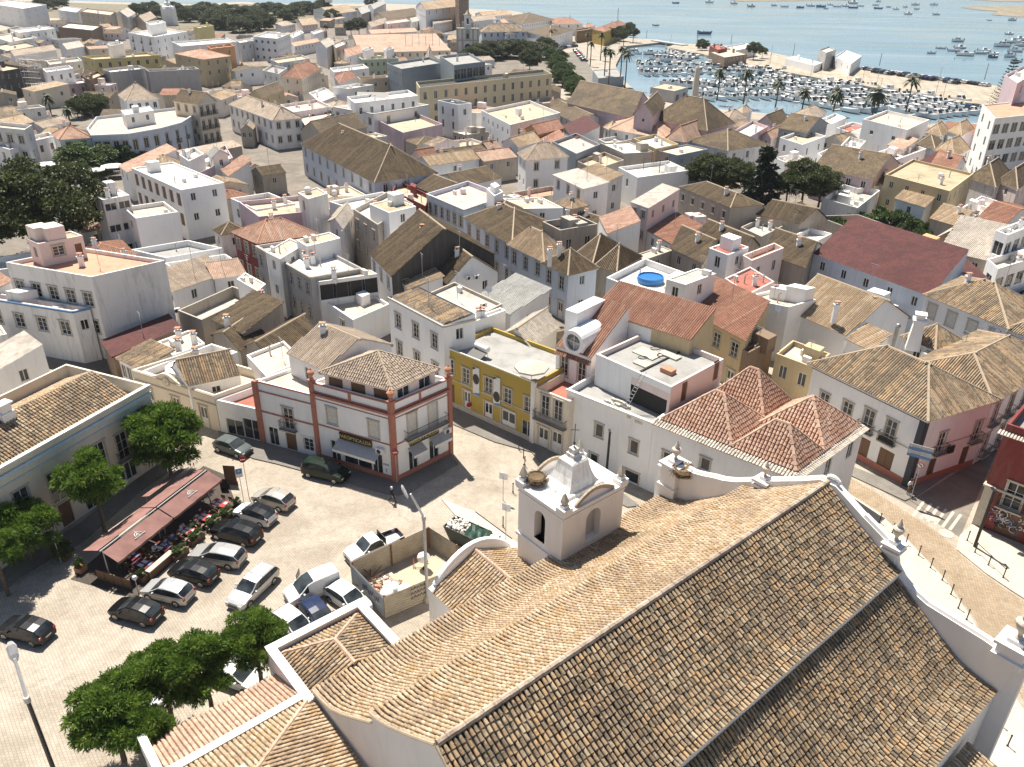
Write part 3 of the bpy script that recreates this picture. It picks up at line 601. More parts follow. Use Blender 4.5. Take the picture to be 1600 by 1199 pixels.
a('blue and white palace with a long brown roof','palace',9,'10',[(1400,190),(1412,202),(1690,196)],'hip R','blue',pal='dark',rh=4,R='7x2s,1.1,1.8',trim='white',name='palace')
a('small pinkish roofs among the park trees','house',5,'10',[(250,120),(290,160),(385,150)],'gable R','pink',pal='tan',rh=2)
a('plain white house beside the tall palm','house',7,'10',[(340,200),(362,215),(422,195)],'flat','white')
a('pale roofed cottage under the park trees','house',5,'10',[(120,145),(170,165),(245,150)],'hip R','white',pal='beige',rh=1.6)
a('red tiled house in front of the white balconied apartments','house',5.5,'10',[(90,370),(140,395),(335,365)],'flat','whiteD',deck='tanflat',R='8x1n,.6,.8')
a('white house with terraces left of the tall palm','house',7,'10',[(205,215),(230,238),(300,205)],'flat','white')
a('pink flat roofed houses above the reddish hipped roof','house',5,'10',[(205,270),(240,290),(400,260)],'gable R','white',pal='rose',rh=1)
# far centre right
a('brown hipped convent roof on the old town shore','house',8,'20',[(-60,110),(60,150),(275,125)],'hip R','white',pal='old',rh=4)
a('brown roofed long wing at the old town shore','house',7.5,'20',[(225,118),(270,150),(440,150)],'hip R','white',pal='rust',rh=2.6,R='3x1n')
a('white fronted long building with brown roof facing the avenue','house',8,'20',[(90,200),(240,235),(382,190)],'hip L','white',pal='old',rh=3.5,R='8x2n',L='4x2n')
a('stone old town bastion wall by the parking','wall',7,'20',[(395,185),(405,195),(505,180)],'flat','brown',name='bastion',deck='tanflat')
a('yellow house with orange hipped roof by the shore','house',8,'20',[(505,185),(580,200),(712,150)],'hip R','yellow',pal='rust',rh=2,L='2x2n',R='3x2n')
a('small red roofed shed next to the yellow shore house','house',5,'20',[(440,165),(460,175),(520,160)],'hip R','white',pal='red',rh=1.5)
a('blue fronted townhouse left of the dark square trees','house',8,'20',[(-60,200),(-40,215),(90,205)],'hip R','blue',pal='old',rh=2.5,R='3x2s',trim='white')
a('flat roofed terrace cafe pavilion under the palms','pavilion',4,'20',[(505,440),(540,490),(700,478)],'flat','slate',deck='grey',p=.2,name='pavilion')
a('modern pavilion with a wide pale flat roof by the basin','pavilion',4.2,'20',[(865,545),(1015,570),(1102,545)],'flat','grey',deck='tanflat',p=.2,R='2x1n,3,3',name='pavilion')
a('dark brown hipped church roof left of the lilac gable','church',9,'20',[(350,645),(745,735),(860,640)],'gable L','lilac',pal='old',rh=4.5,name='church')
a('dark brown hipped roof right of the lilac gable','church',8.5,'20',[(870,740),(1220,815),(1390,770)],'hip L','lilac',pal='old',rh=6,name='church')
a('lilac gable front with one round window between brown roofs','church',11.5,'20',[(765,705),(880,725),(955,645)],'gable R','lilac',pal='old',rh=2.5,L='1x1n,.8,.8@1',name='gabled_church')
a('left beige brown hipped roof with a small dark chimney','house',7,'20',[(615,805),(975,872),(990,780)],'hip L','whiteD',pal='rose',rh=3.2)
a('right beige brown hipped roof with iron antenna','house',7,'20',[(955,868),(1085,885),(1232,828)],'hip R','whiteD',pal='rose',rh=3.2)
a('brown hipped roof with three pale skylight patches','house',6.5,'20',[(1095,880),(1350,942),(1600,905)],'hip R','whiteD',pal='old',rh=3.2,R='3x1n')
a('white terrace block with tan deck beside the hotel','house',8,'20',[(-190,690),(-10,780),(302,705)],'flat','white',deck='tanflat',R='3x1n',p=.9)
a('terracotta hipped house in the white terraces','house',7,'20',[(85,805),(165,838),(322,800)],'gable R','orange',pal='rust',rh=1.6)
a('white wall house with a dark maroon roof strip','house',7,'20',[(320,785),(400,862),(548,815)],'shed L','white',pal='maroon',rh=1,L='3x1n')
a('old brown long roof behind the maroon strip','house',6.5,'20',[(235,690),(420,775),(565,745)],'gable L','whiteD',pal='old',rh=2)
a('slate blue house with a pink roof terrace','house',7.5,'20',[(252,885),(402,962),(552,902)],'flat','slate',deck='pink',L='1x2s',R='2x2s')
a('white house trimmed in yellow with beige hipped roof','house',8,'20',[(40,955),(88,1002),(348,978)],'hip R','white',pal='beige',rh=2.5,R='2x2s',trim='yellowish')
a('stained brown gabled wall house with flat pale roof','house',7,'20',[(552,895),(700,960),(890,950)],'flat','old',deck='white',p=.3)
a('old grey rendered yard house with a ladder','house',6,'20',[(400,1005),(520,1060),(700,1000)],'flat','old',deck='tanflat',L='1x1n')
a('pale flat roofed block with ochre frieze','house',7.5,'20',[(760,865),(900,930),(1040,900)],'flat','ochre',deck='white',R='3x1n')
a('grey sided flat roofed hall left of the conifers','house',7,'20',[(905,940),(1035,972),(1225,932)],'flat','slate',deck='beige',p=.3)
a('white roof terrace house carrying a timber pergola','house',6.5,'20',[(665,1045),(785,1110),(1108,1065)],'flat','white',deck='white',L='1x1n')
a('white house with pale sloping slab roof and three windows','house',8,'20',[(262,1092),(450,1180),(600,1165)],'shed L','white',pal='pale',rh=.8,L='3x1s',mode='flat')
a('tan shed roof behind the pale sloping slab','house',7,'20',[(430,1065),(590,1140),(690,1120)],'shed L','whiteD',pal='tan',rh=.8)
a('low white house with a tiny yellow pyramid roof','house',6.5,'20',[(575,795),(610,810),(680,785)],'pyr','white',pal='tan',rh=1.4)
a('white party walls house right of the brown long roof','house',6,'20',[(560,760),(640,800),(780,770)],'flat','white',deck='white',L='1x1n')
a('small terracotta house with a rust roof below the white terrace','house',6,'20',[(180,860),(215,905),(330,880)],'shed L','pink',pal='rust',rh=1)
a('white yard house between slate blue house and pergola','house',5.5,'20',[(540,870),(600,900),(760,870)],'flat','whiteD',deck='concrete')
a('old tan roof left of the white house trimmed in yellow','house',6.5,'20',[(-60,890),(40,920),(180,880)],'gable R','white',pal='tan',rh=1.6)
a('pink house with an arched lilac wall by the trees','house',7,'20',[(1380,820),(1480,860),(1600,790)],'flat','lilac',deck='white')
a('beige hipped cottage by the basin palms','house',5.5,'20',[(1300,720),(1350,750),(1470,735)],'hip R','white',pal='beige',rh=2)
a('beige roofed house touching the basin quay','house',5.5,'20',[(1400,690),(1440,708),(1500,690)],'hip R','white',pal='beige',rh=1.4)
# far right
a('white harbour control building with balconies over the pier','building',5.2,'30',[(415,355),(520,400),(585,350)],'flat','white',L='3x2n',R='2x1n',deck='white',name='harbour_building')
a('square concrete lookout tower on the pier','tower',8.2,'30',[(320,310),(365,330),(425,310)],'flat','grey',L='1x2n',R='1x2n',name='lookout_tower')
a('long low white shed on the pier','shed',3.2,'30',[(110,365),(290,410),(340,392)],'flat','white',deck='white',p=.2,name='shed')
a('pale lilac blank tower block at the right edge','apartment block',20,'30',[(1480,470),(1560,520),(1700,440)],'flat','lilac',L='',R='2x1n,3,2',name='apartment_block')
a('white apartment block with long balconies and terracotta roof terrace','apartment block',15,'30',[(1340,655),(1420,740),(1900,690)],'flat','white',L='2x4n,2,2',R='9x4n,2.2,2.2',deck='terra',name='apartment_block',p=.3,top=1.4)
a('large plain white house with one paired window','house',9.5,'30',[(595,745),(870,812),(1008,748)],'flat','white',L='2x1n,1.2,1@2.2',deck='beige')
a('old brown hipped roof above white terraces','house',7.5,'30',[(68,800),(240,830),(372,770)],'gable L','slate',pal='old',rh=2.6)
a('white house with a dark roof loggia and small windows','house',7,'30',[(75,860),(215,905),(362,850)],'flat','white',L='2x1n',R='2x2n',deck='tanflat')
a('big brown sloping roof over lilac front','house',6.5,'30',[(285,1050),(650,1120),(820,1020)],'gable L','lilac',pal='old',rh=3.4,L='4x1n')
a('flat ochre roof hall with dark parapet','hall',8,'30',[(735,1090),(1135,1195),(1285,1085)],'flat','ochre',deck='ochre',p=.5,name='hall')
a('old brown hipped roof right of the ochre hall','house',6,'30',[(1250,1110),(1420,1165),(1520,1090)],'hip R','whiteD',pal='old',rh=3.4)
a('brown hipped roof at the right edge behind the ochre hall','house',6,'30',[(1440,1130),(1560,1180),(1700,1080)],'hip R','pink',pal='old',rh=3)
a('orange red tiled gable before the balconied apartments','house',6,'30',[(1020,1030),(1160,1065),(1232,1015)],'gable L','white',pal='rust',rh=2.2)
a('maroon shed strip left of the orange red gable','house',5.5,'30',[(940,1015),(1010,1035),(1160,970)],'shed L','pink',pal='maroon',rh=1)
a('yellowish old hipped roof in front of the balconied apartments','house',6,'30',[(1040,935),(1160,975),(1262,930)],'hip R','white',pal='tan',rh=3)
a('old hipped roof left of the yellowish one','house',6,'30',[(925,905),(1040,930),(1085,880)],'hip L','whiteD',pal='old',rh=2)
a('tan hipped roof by the basin right of the plain white house','house',6,'30',[(985,825),(1080,850),(1128,815)],'hip R','white',pal='tan',rh=2.4)
a('second tan hipped roof by the basin with white wall','house',6.5,'30',[(1125,815),(1210,845),(1285,805)],'hip R','white',pal='tan',rh=2.4)
a('pinkish flat terraces below the plain white house','house',6,'30',[(672,955),(800,1000),(990,930)],'flat','white',deck='pink',L='2x1n',R='2x1n')
a('rose slab roof with one dark window','house',6.5,'30',[(750,905),(840,935),(930,895)],'shed L','whiteD',pal='rose',rh=1,mode='flat',L='1x1n')
a('white L shaped terrace with red laundry deck','house',6,'30',[(430,800),(520,830),(620,790)],'flat','white',deck='red')
a('beige hipped house beside two palms','house',5.5,'30',[(160,710),(270,735),(362,700)],'hip R','white',pal='beige',rh=2)
a('pale domed cistern house left of the plain white house','house',6,'30',[(330,745),(400,775),(490,735)],'flat','white',deck='white')
a('brown gabled roof with pink side at the conifer edge','house',6.5,'30',[(-60,760),(30,790),(125,750)],'gable R','pink',pal='old',rh=2.4)
a('pinkish gabled cottage below the brown gabled roof','house',5.5,'30',[(-40,850),(20,870),(95,830)],'gable R','pink',pal='rose',rh=1.5)
a('white house wall with peeling pink patch','house',6.5,'30',[(430,935),(540,965),(612,880)],'flat','whiteD',deck='white')
a('plain white flat house beside the conifers','house',5.5,'30',[(40,985),(110,1015),(245,990)],'flat','white',deck='beige')
a('low white terraces behind the big brown sloping roof','house',5.5,'30',[(310,960),(360,990),(470,935)],'flat','white',deck='tanflat',R='1x1n')
a('white walled court with steps in front of the lilac front','house',4.5,'30',[(300,1100),(560,1180),(780,1150)],'flat','white',deck='beige')
a('old ridge roof right of the lilac front','house',5,'30',[(650,1120),(730,1160),(790,1120)],'gable L','white',pal='old',rh=1.5)
# middle left
TQ='01'
a('white blue trimmed block with peeling blank side wall','apartment block',('x',) if 0 else 10.8,TQ,[(35,440),(570,532),(1030,428)],'flat','whiteD',L='5x2s,1.4,1.7@2.2',deck='terra',name='apartment_block',p=.5)
a('lower balcony wing of the white blue trimmed block','apartment block',6.9,TQ,[(-120,655),(452,745),(560,722)],'flat','whiteD',L='4x2s,1.4,1.7@1.6',deck='red',name='apartment_wing',p=.8,trim='bluetrim')
a('pinkish white rooftop hut with tan slab top','hut',13.2,TQ,[(170,295),(238,325),(515,272)],'flat','pink',R='1x1s,1.3,1.2[0.2-0.6];1x1o,.8,1.8@.9[0.7-1]',deck='ochre',p=.15,name='roof_hut')
a('narrow white tower house with glazed top behind the big tree','house',10,TQ,[(582,15),(640,50),(810,20)],'flat','whiteD',L='2x1n',R='2x3n,1.8,1.2',deck='white',p=.2)
a('white house with blank sunlit side and planted roof','house',8,TQ,[(768,95),(848,165),(1112,125)],'flat','white',L='1x2n,1.6,1.2',deck='beige',p=.7)
a('low white court of dark flat roofs between parapets','house',5.5,TQ,[(820,360),(1035,412),(1390,350)],'flat','white',deck='grey',p=.9)
a('white roof yard with laundry and a red bench','house',5,TQ,[(1030,445),(1090,490),(1475,430)],'flat','white',deck='white',p=.8)
a('white shed with pale sloping roof, left of two','shed',5,TQ,[(1058,540),(1075,622),(1330,532)],'shed R','white',pal='beige',rh=1.5,name='shed')
a('white shed with pale sloping roof, right of two','shed',5,TQ,[(1300,500),(1340,538),(1530,512)],'shed R','white',pal='rose',rh=1.4,name='shed',mode='flat')
a('dark maroon lean-to roof under the blank side wall','lean-to',4,TQ,[(640,930),(705,1022),(1125,868)],'shed L','brown',pal='maroon',rh=.4,mode='flat',name='lean_to')
a('tan corrugated shed below the maroon lean-to','shed',4,TQ,[(740,1035),(880,1105),(1085,1022)],'shed L','white',pal='dark',rh=.6,name='shed',L='4x1n')
a('bright white flat roof beside the corrugated shed','house',4.5,TQ,[(985,935),(1080,1022),(1280,945)],'flat','white',deck='beige',p=.3)
a('white walled patio with an umbrella hole above the striped roof','house',4.2,TQ,[(885,1120),(1050,1180),(1485,1000)],'flat','white',deck='white',p=1.0)
a('broad white shed roof at the left edge','house',7,TQ,[(-140,1030),(-30,1125),(282,1018)],'shed L','white',pal='pale',rh=1.2,mode='flat',o=.05)
a('striped old tile roof beside the cream cottage','house',4.8,'02',[(1070,-90),(1180,10),(1500,-60)],'gable R','white',pal='dark',rh=2,o=.1)
a('roofless ruin with broken brown tiles','ruin',4,TQ,[(1330,890),(1500,985),(1640,880)],'gable R','old',pal='old',rh=1.3,name='ruin')
a('ruined tan roof rising beside the long grey front','ruin',5,TQ,[(1340,800),(1520,880),(1770,745)],'shed L','old',pal='old',rh=1.2,name='ruin')
a('grey walled roofless yard behind the ruins','ruin',4,TQ,[(1110,740),(1260,800),(1600,640)],'flat','old',deck='concrete',p=1.5,name='ruin')
a('old low roof between the ruins and the grey long front','house',4.5,'11',[(-60,960),(90,1050),(370,880)],'gable R','old',pal='old',rh=1.4)
a('white stained terrace roof behind the red trimmed corner','house',5.5,'11',[(-60,1020),(60,1150),(300,1050)],'flat','white',deck='beige',p=.4)
a('small white stuccoed block at the ruin edge','house',5.5,'11',[(-120,545),(10,620),(62,575)],'flat','white',deck='beige',p=.2)
a('tan wall top house beside the small white block','house',4.6,'11',[(-30,650),(120,700),(165,690)],'flat','old',deck='tanflat')
a('low orange tiled hut at the far left edge','house',7.5,TQ,[(-90,560),(-20,605),(75,585)],'shed L','white',pal='red',rh=.6)
# middle
a('white block with pale roof court beside the pink wall','house',7.5,'11',[(-160,40),(0,110),(245,70)],'flat','white',deck='beige',L='2x1n',R='2x1n')
a('long stained pink wall house with small barred window','house',8,'11',[(-110,60),(18,155),(462,108)],'flat','lilac',deck='tanflat',R='1x1n,.8,.7@1.2[0.75-1]')
a('pink and white stair block on the stained pink house','house',11,'11',[(262,5),(325,45),(448,10)],'flat','whiteD',deck='tanflat',L='1x1n',p=.2)
a('orange hipped roof on a maroon narrow house','house',7.6,'11',[(-140,250),(10,318),(380,262)],'hip R','maroon',pal='red',rh=2.2,L='3x2s')
a('long soot stained grey front with white roof terrace','house',7.8,'11',[(0,335),(342,532),(662,475)],'flat','grey',deck='white',L='7x2s,1.1,1.7',p=.5,trim='stone')
a('white box hut with tan top on the grey front terrace','hut',9.8,'11',[(252,300),(318,340),(528,288)],'flat','white',deck='tanflat',p=.15,name='roof_hut')
a('low beige terrace hut beside the white box hut','hut',8.6,'11',[(60,375),(150,420),(300,330)],'flat','whiteD',deck='beige',p=.15,name='roof_hut')
a('white terrace house with a dark open loggia','house',7.2,'11',[(352,535),(395,562),(758,512)],'flat','whiteD',deck='tanflat',p=.1,R='4x1v,2.3,2.1@.5')
a('white courtyard wall below the open loggia','house',4.2,'11',[(345,625),(605,800),(835,700)],'flat','white',deck='beige',p=.5,L='2x1d')
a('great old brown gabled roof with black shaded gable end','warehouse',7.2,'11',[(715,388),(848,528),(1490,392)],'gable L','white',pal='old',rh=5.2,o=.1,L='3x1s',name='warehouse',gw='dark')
a('weathered grey tower house with brown awnings','house',9,'11',[(608,108),(760,205),(985,75)],'flat','old',deck='white',L='3x2s',R='')
a('tan topped hut among pots on the white terrace','hut',10.8,'11',[(708,75),(830,130),(1000,90)],'flat','white',deck='ochre',p=.15,name='roof_hut')
a('white stepped terrace house with flower pots','house',8,'11',[(458,60),(610,110),(945,45)],'flat','white',deck='white',p=.7)
a('white lantern chimney house beside the stepped terrace','house',7.5,'11',[(460,180),(540,230),(610,130)],'gable R','white',pal='pale',rh=1)
a('long pale blue row house with flat pinkish roof','house',7.6,'11',[(1065,10),(1300,110),(1560,20)],'flat','blue',deck='pink',L='6x2s,1.1,1.9',trim='stone')
a('white stair tower beside the pale blue row','tower',10,'11',[(1440,-20),(1490,25),(1545,0)],'flat','white',name='stair_tower')
a('long grey blue row house with old tan roof','house',7.2,'11',[(1305,160),(1600,330),(1860,200)],'hip L','blue',pal='old',rh=2.4,L='5x2s,1.1,1.9',trim='stone')
a('grey blue row house with cream hipped roof facing the lane','house',7.2,'21',[(-20,325),(200,430),(320,350)],'hip L','blue',pal='tan',rh=2.6,L='3x2s,1.1,1.9',trim='stone',chim=[(235,440)])
a('grey blue row house with old tiles at the lane end','house',7,'21',[(195,440),(352,515),(530,470)],'hip R','blue',pal='old',rh=2.4,L='2x2s,1.1,1.9')
a('long brown gable with five fan units on its white end','house',6,'11',[(1105,520),(1185,590),(1510,500)],'gable L','white',pal='old',rh=3.2,o=.05)
a('small tiled lean-to with white walls by the lane bend','house',6,'11',[(885,525),(962,605),(1168,580)],'shed L','white',pal='dark',rh=1.2)
w3=a('white three storey house with stone framed windows','house',10,'11',[(828,655),(1172,835),(1370,790)],'shed L','white',pal='dark',rh=.5,o=-.3,L='3x3s,1.1,1.7@1.6',trim='stone')
a('white party wall yard behind the three storey house','house',8.4,'11',[(1168,850),(1200,870),(1560,740)],'flat','white',deck='tanflat',p=.6)
a('flat grey yard roofs with satellite dish','house',7.5,'11',[(1060,640),(1360,790),(1540,700)],'flat','old',deck='concrete',p=.4)
a('pale corrugated roof with one white chute','shed',6.5,'11',[(1385,660),(1590,760),(1830,700)],'shed L','white',pal='sheet',rh=2,name='shed')
a('red brick garden wall house left of the pale blue row','house',6,'11',[(850,-10),(1060,90),(1090,20)],'flat','maroon',deck='tanflat')
# middle right
a('white flat roofed house behind the dark roof well','house',7.5,'21',[(-60,40),(60,105),(320,100)],'flat','white',deck='beige',p=.2)
a('black floored roof well between grey chimneys','house',8.4,'21',[(190,185),(300,240),(535,200)],'flat','old',deck='dark',p=1.1,L='1x1n',R='2x1n',chim=[(345,180)])
a('white court house with a framed orange tile roof','house',7,'21',[(545,160),(598,262),(800,230)],'shed L','white',pal='red',rh=1.2,o=.05)
a('tall white and pink house with sloping slab roof','house',8.5,'21',[(742,62),(852,102),(1045,10)],'shed L','pink',pal='pale',rh=.8,mode='flat',L='2x2s,.8,1.3',o=.05)
a('red terrace roof in the shade of the tall pink house','house',4.6,'21',[(840,240),(1010,335),(1195,240)],'shed L','white',pal='rust',rh=.8,o=.02)
a('bright red terrace behind the shaded one','house',4.6,'21',[(1030,160),(1130,215),(1250,205)],'flat','pink',deck='red',p=.3)
a('long stained house with old tan gable and white end wall','house',7,'21',[(1045,-30),(1365,100),(1572,82)],'hip L','old',pal='old',rh=1.6,o=.05,L='5x1s,.8,1.2@1.0')
a('old pyramid roof, left one of a pair beside the grey lane houses','house',6,'21',[(400,390),(500,450),(690,340)],'pyr','old',pal='old',rh=2.6)
a('old pyramid roof, right one of a pair with a dark hatch','house',6,'21',[(520,465),(650,490),(800,400)],'pyr','old',pal='old',rh=2.6)
a('flat beige slab hall beside the old pyramids','house',5.5,'21',[(765,395),(830,425),(1002,365)],'flat','old',deck='beige',p=.15)
a('old brown gable above the white roof hut','house',6,'21',[(1000,350),(1190,440),(1300,310)],'gable L','old',pal='old',rh=2)
a('long old brown gable left of the maroon roof','house',6,'21',[(1160,270),(1420,380),(1540,330)],'gable L','old',pal='old',rh=2)
a('white block under a solar water tank','house',8.6,'21',[(1232,350),(1350,395),(1480,345)],'flat','white',deck='red',L='1x1n',p=.2)
a('pink roof terrace house with dark awning','house',8,'21',[(1440,395),(1500,430),(1700,350)],'flat','pink',deck='terra',R='2x1n')
a('white terrace with a curved parapet and round blue pool','house',8,'21',[(590,535),(1010,700),(1240,560)],'flat','white',deck='white',p=.9)
a('white stair block with grey slab beside the pool terrace','hut',10.5,'21',[(965,545),(1085,580),(1275,510)],'flat','white',deck='concrete',p=.12,name='roof_hut')
a('ochre house with rust red corrugated roof and four windows','house',6.6,'21',[(1035,705),(1460,930),(1590,790)],'shed L','ochre',pal='rust',rh=2.2,L='4x2s,1.2,1.8@.9',o=.1)
a('brown wall strip house right of the rust red roof','house',5.5,'21',[(1440,985),(1480,1005),(1640,920)],'flat','brown',deck='concrete')
a('terrace with stacked tan walls beside the pink awning','house',7.5,'21',[(1330,540),(1480,640),(1640,560)],'flat','pink',deck='red',p=.3)
a('low white lean-to with pale tiles behind the yellow house','house',6.6,'21',[(-40,880),(110,965),(280,840)],'gable R','white',pal='pale',rh=1.4)
# far middle right
a('maroon sheet roof hall with long pale blue side','hall',6.5,'31',[(285,385),(1010,652),(1215,498)],'shed L','blue',pal='maroon',rh=3.2,mode='flat',name='hall',o=.08)
a('mossy tile roof with white gable wall and two chimneys','house',5.8,'31',[(90,720),(490,890),(880,780)],'gable L','white',pal='tan',rh=3.4,chim=[(650,760),(412,790)])
a('white house with yellow sided roof hut and satellite dish','house',7.5,'31',[(-160,660),(130,720),(300,672)],'flat','white',deck='beige',p=.4)
a('long white street house with shuttered windows and brown hipped roof','house',7.4,'31',[(985,640),(1500,850),(1720,720)],'hip L','white',pal='dark',rh=2.6,L='4x1h,1.2,1.8@.9')
a('long white street house continuing at the right edge','house',7.2,'31',[(1500,850),(1900,1010),(2050,900)],'hip L','white',pal='dark',rh=2.4,L='3x1h,1.2,1.8@.9')
a('small pyramid tile roof beside the tall white chimney','house',7.5,'31',[(850,900),(1045,978),(1215,930)],'pyr','whiteD',pal='dark',rh=1.8)
a('white roof terrace with an ochre end wall','house',7.0,'31',[(960,1000),(1160,1100),(1420,1010)],'flat','white',deck='white',p=.4)
a('low tan court with white grid lines on its roof','house',5,'31',[(50,1010),(290,1100),(390,1010)],'flat','ochre',deck='concrete',p=.6,L='2x1n')
a('white gabled court wall above the striped corner roof','house',6,'31',[(500,920),(640,985),(750,930)],'shed L','white',pal='tan',rh=.8)
a('old gabled tile house above the ruined gardens','house',5.5,'31',[(-60,140),(200,195),(365,165)],'gable L','old',pal='old',rh=2.2)
a('old tile roof with two dormers below the ruined gardens','house',6,'31',[(-20,380),(230,470),(330,330)],'gable L','old',pal='old',rh=2.2)
a('ruined stone enclosure full of bushes','ruin',3.6,'31',[(300,150),(620,270),(900,260)],'flat','old',deck='tanflat',p=2.6,name='ruin')
a('orange flat roof with red rim behind the maroon hall','house',6.5,'31',[(800,345),(960,400),(1075,335)],'flat','orange',deck='terra',p=.4)
a('glossy maroon hipped roof behind the maroon hall','house',6.5,'31',[(930,400),(1060,450),(1190,400)],'hip L','whiteD',pal='maroon',rh=1.8,mode='flat')
a('maroon lean-to roof right end of the maroon hall','house',6,'31',[(1150,470),(1320,590),(1390,560)],'shed R','whiteD',pal='maroon',rh=.8,mode='flat')
a('pale gabled shed, upper one with curved light roof','shed',6.5,'31',[(1020,300),(1250,280),(1400,190)],'gable R','tan',pal='pale',rh=1.4,name='shed',mode='flat')
a('pale striped gabled shed with tall chimney','shed',6.5,'31',[(1080,360),(1380,430),(1470,300)],'shed L','tan',pal='pale',rh=2.4,name='shed')
a('bright red gabled roof at the right edge','house',7,'31',[(1290,185),(1450,235),(1660,110)],'gable L','white',pal='rust',rh=1.8)
a('white apartment corner with planted balconies at the right edge','apartment block',10.5,'31',[(1425,240),(1500,270),(1700,190)],'flat','white',L='1x3n,1.8,2',R='4x3n,2,2',deck='white',name='apartment_block')
a('low white balcony wing of the right edge apartments','apartment block',7.5,'31',[(1370,420),(1440,480),(1700,400)],'flat','white',L='1x2n,1.8,2',R='4x2n,2,2',deck='beige',name='apartment_wing',p=1)
a('yellow gabled roof amid the ruined gardens','house',4.8,'31',[(1020,165),(1190,215),(1320,140)],'gable L','old',pal='tan',rh=1.6)
a('tan tile roof beside the ochre hall','house',5,'31',[(800,40),(980,95),(1110,35)],'gable L','white',pal='tan',rh=1.6)
a('white flat house above the red gabled roof','house',6,'31',[(1190,110),(1310,150),(1450,60)],'flat','white',deck='pink',L='1x1n')
a('small white cottage with garden wall among the ruins','house',4.2,'31',[(120,290),(260,330),(400,260)],'flat','white',deck='white')
a('grey stepped walls house near the conifers','house',4.6,'31',[(340,40),(560,100),(700,-10)],'flat','whiteD',deck='concrete',p=1.2)
a('green netted yard house below the long stained house','house',4.5,'21',[(1430,220),(1560,280),(1720,200)],'flat','old',deck='concrete',p=.8)

cq=[B(*TP('00',x,y),7.5) for x,y in((545,800),(572,845),(800,835),(1000,800),(1130,765),(1215,712),(1160,665),(600,730))]
house3('long curved pale blue corner building with tall doors and a blue parapet','house',cq,7.5,'flat','blue',deck='rose' if 0 else 'beige',p=.7,trim='white',clutter=True,Bk={0:'',1:'4x1f,1.2,2.4@1.6;4x1o,1.2,2.2@4.9',2:'3x1f,1.2,2.4@1.6;3x1n,1.2,2.2@4.9',3:'2x1b,1.1,2.2@1.6;2x1n,1.2,2.2@4.9',4:'2x1b,1.1,2.2@1.6;2x1n,1.2,2.2@4.9'},rng=random.Random(5))
a('white roof hut on the long curved pale blue building','hut',10,'00',[(755,690),(780,720),(960,690)],'flat','white',p=.2,name='roof_hut')
# ---------------------------------------------------------------- the church in its own axes: t across, s along the ridge
CA=np.array([-3.0,23.5]);_az=math.radians(49.5);CU=np.array([math.sin(_az),math.cos(_az)]);CN=np.array([CU[1],-CU[0]])
def CH(t,s,z):q=CA+CN*t+CU*s;return np.array([q[0],q[1],z])
AXN=(CN,CU)
church=thing('church','large white church with two long sweeping clay tile roofs and a bell tower','church',(*CH(0,15,0)[:2],0))
CWM=plaster((.80,.78,.755),.10)
def tilecurve(mb,prof,s0,s1,pal,pitch=.27,course=.40):
    """columns of barrel tiles running down a curved section prof [(t,z)] given from the eave up"""
    mat=tilemat(pal,'isl');P=[np.array(p,float) for p in prof];seg=[np.linalg.norm(P[i+1]-P[i]) for i in range(len(P)-1)];Ls=np.concatenate([[0],np.cumsum(seg)])
    def at(l):
        i=min(max(int(np.searchsorted(Ls,l))-1,0),len(seg)-1);f=(l-Ls[i])/seg[i];return P[i]+(P[i+1]-P[i])*f
    for i in range(len(P)-1):
        a,b=P[i],P[i+1];mb.quad(CH(a[0],s0,a[1]-.03),CH(a[0],s1,a[1]-.03),CH(b[0],s1,b[1]-.03),CH(b[0],s0,b[1]-.03),solid('channel_tiles',mul(PAL[pal][2],.3),.95))  # curved deck darkened further, shade between the barrels put into its colour
    N=int((s1-s0)/pitch);pt=(s1-s0)/N;r=pt*.385;K=6;prf=[(-math.cos(math.pi*k/5)*r,math.sin(math.pi*k/5)*r*.95) for k in range(K)]
    m=int(Ls[-1]/course);ln=Ls[-1]/m;ph=random.random()*6
    for i in range(N):
        sc=s0+(i+.5)*pt;sh=random.uniform(-.05,.05)
        for j in range(m):
            l0=max(-.06,j*ln-.05+sh*(j>0)+random.uniform(-.02,.02));l1=min(Ls[-1],(j+1)*ln+.03+sh)
            p0,p1=at(l0),at(l1);d=unit(p1-p0);n=np.array([-d[1],d[0]]);n=n if n[1]>0 else -n
            ju=random.uniform(-.022,.022)+.015*math.sin(j*.5+ph+i*.15);jv=ju+random.uniform(-.012,.012);rr=random.uniform(.94,1.06);dz=.05*math.sin(i*.21+j*.17)*.4
            lo=[CH(*(p0+n*(z*rr+.055+dz)+np.array([0,0]))[:1],sc+ju+x*rr,(p0+n*(z*rr+.055+dz))[1]) for x,z in prf]
            hi=[CH(*(p1+n*(z*rr*.9+.0+dz))[:1],sc+jv+x*rr*.84,(p1+n*(z*rr*.9+dz))[1]) for x,z in prf]
            mb.add(lo+hi,[(k,k+1,K+k+1,K+k) for k in range(K-1)]+[tuple(range(K-1,-1,-1))],mat)
AIS=[(12.95,5.85),(12.0,5.98),(10.7,6.33),(9.2,7.25),(7.5,8.5),(5.85,9.75)];NAV=[(5.95,10.42),(5.1,10.66),(4.1,11.18),(2.0,12.5),(0.05,13.85)]
SEN=31.45
for nm,prof,sg,s0,pal in(('nave_roof',NAV,-1,-.12,'tan'),('nave_roof',NAV,1,-.12,'dark'),('aisle_roof',AIS,-1,-.12,'tan'),('aisle_roof',AIS,1,-.2,'dark')):  # same tiles both sides; darker palette paints in shade on right, more lichen left
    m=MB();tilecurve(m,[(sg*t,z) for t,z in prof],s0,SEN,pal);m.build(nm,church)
m=MB()
for i in range(62):
    s=i*.51;m.tube([CH(0,s,13.93+.02*(i%2)),CH(0,s+.54,13.93+.02*(i%2))],[.19,.17],tilemat('beige','isl'),8)
m.build('ridge_tiles',church)
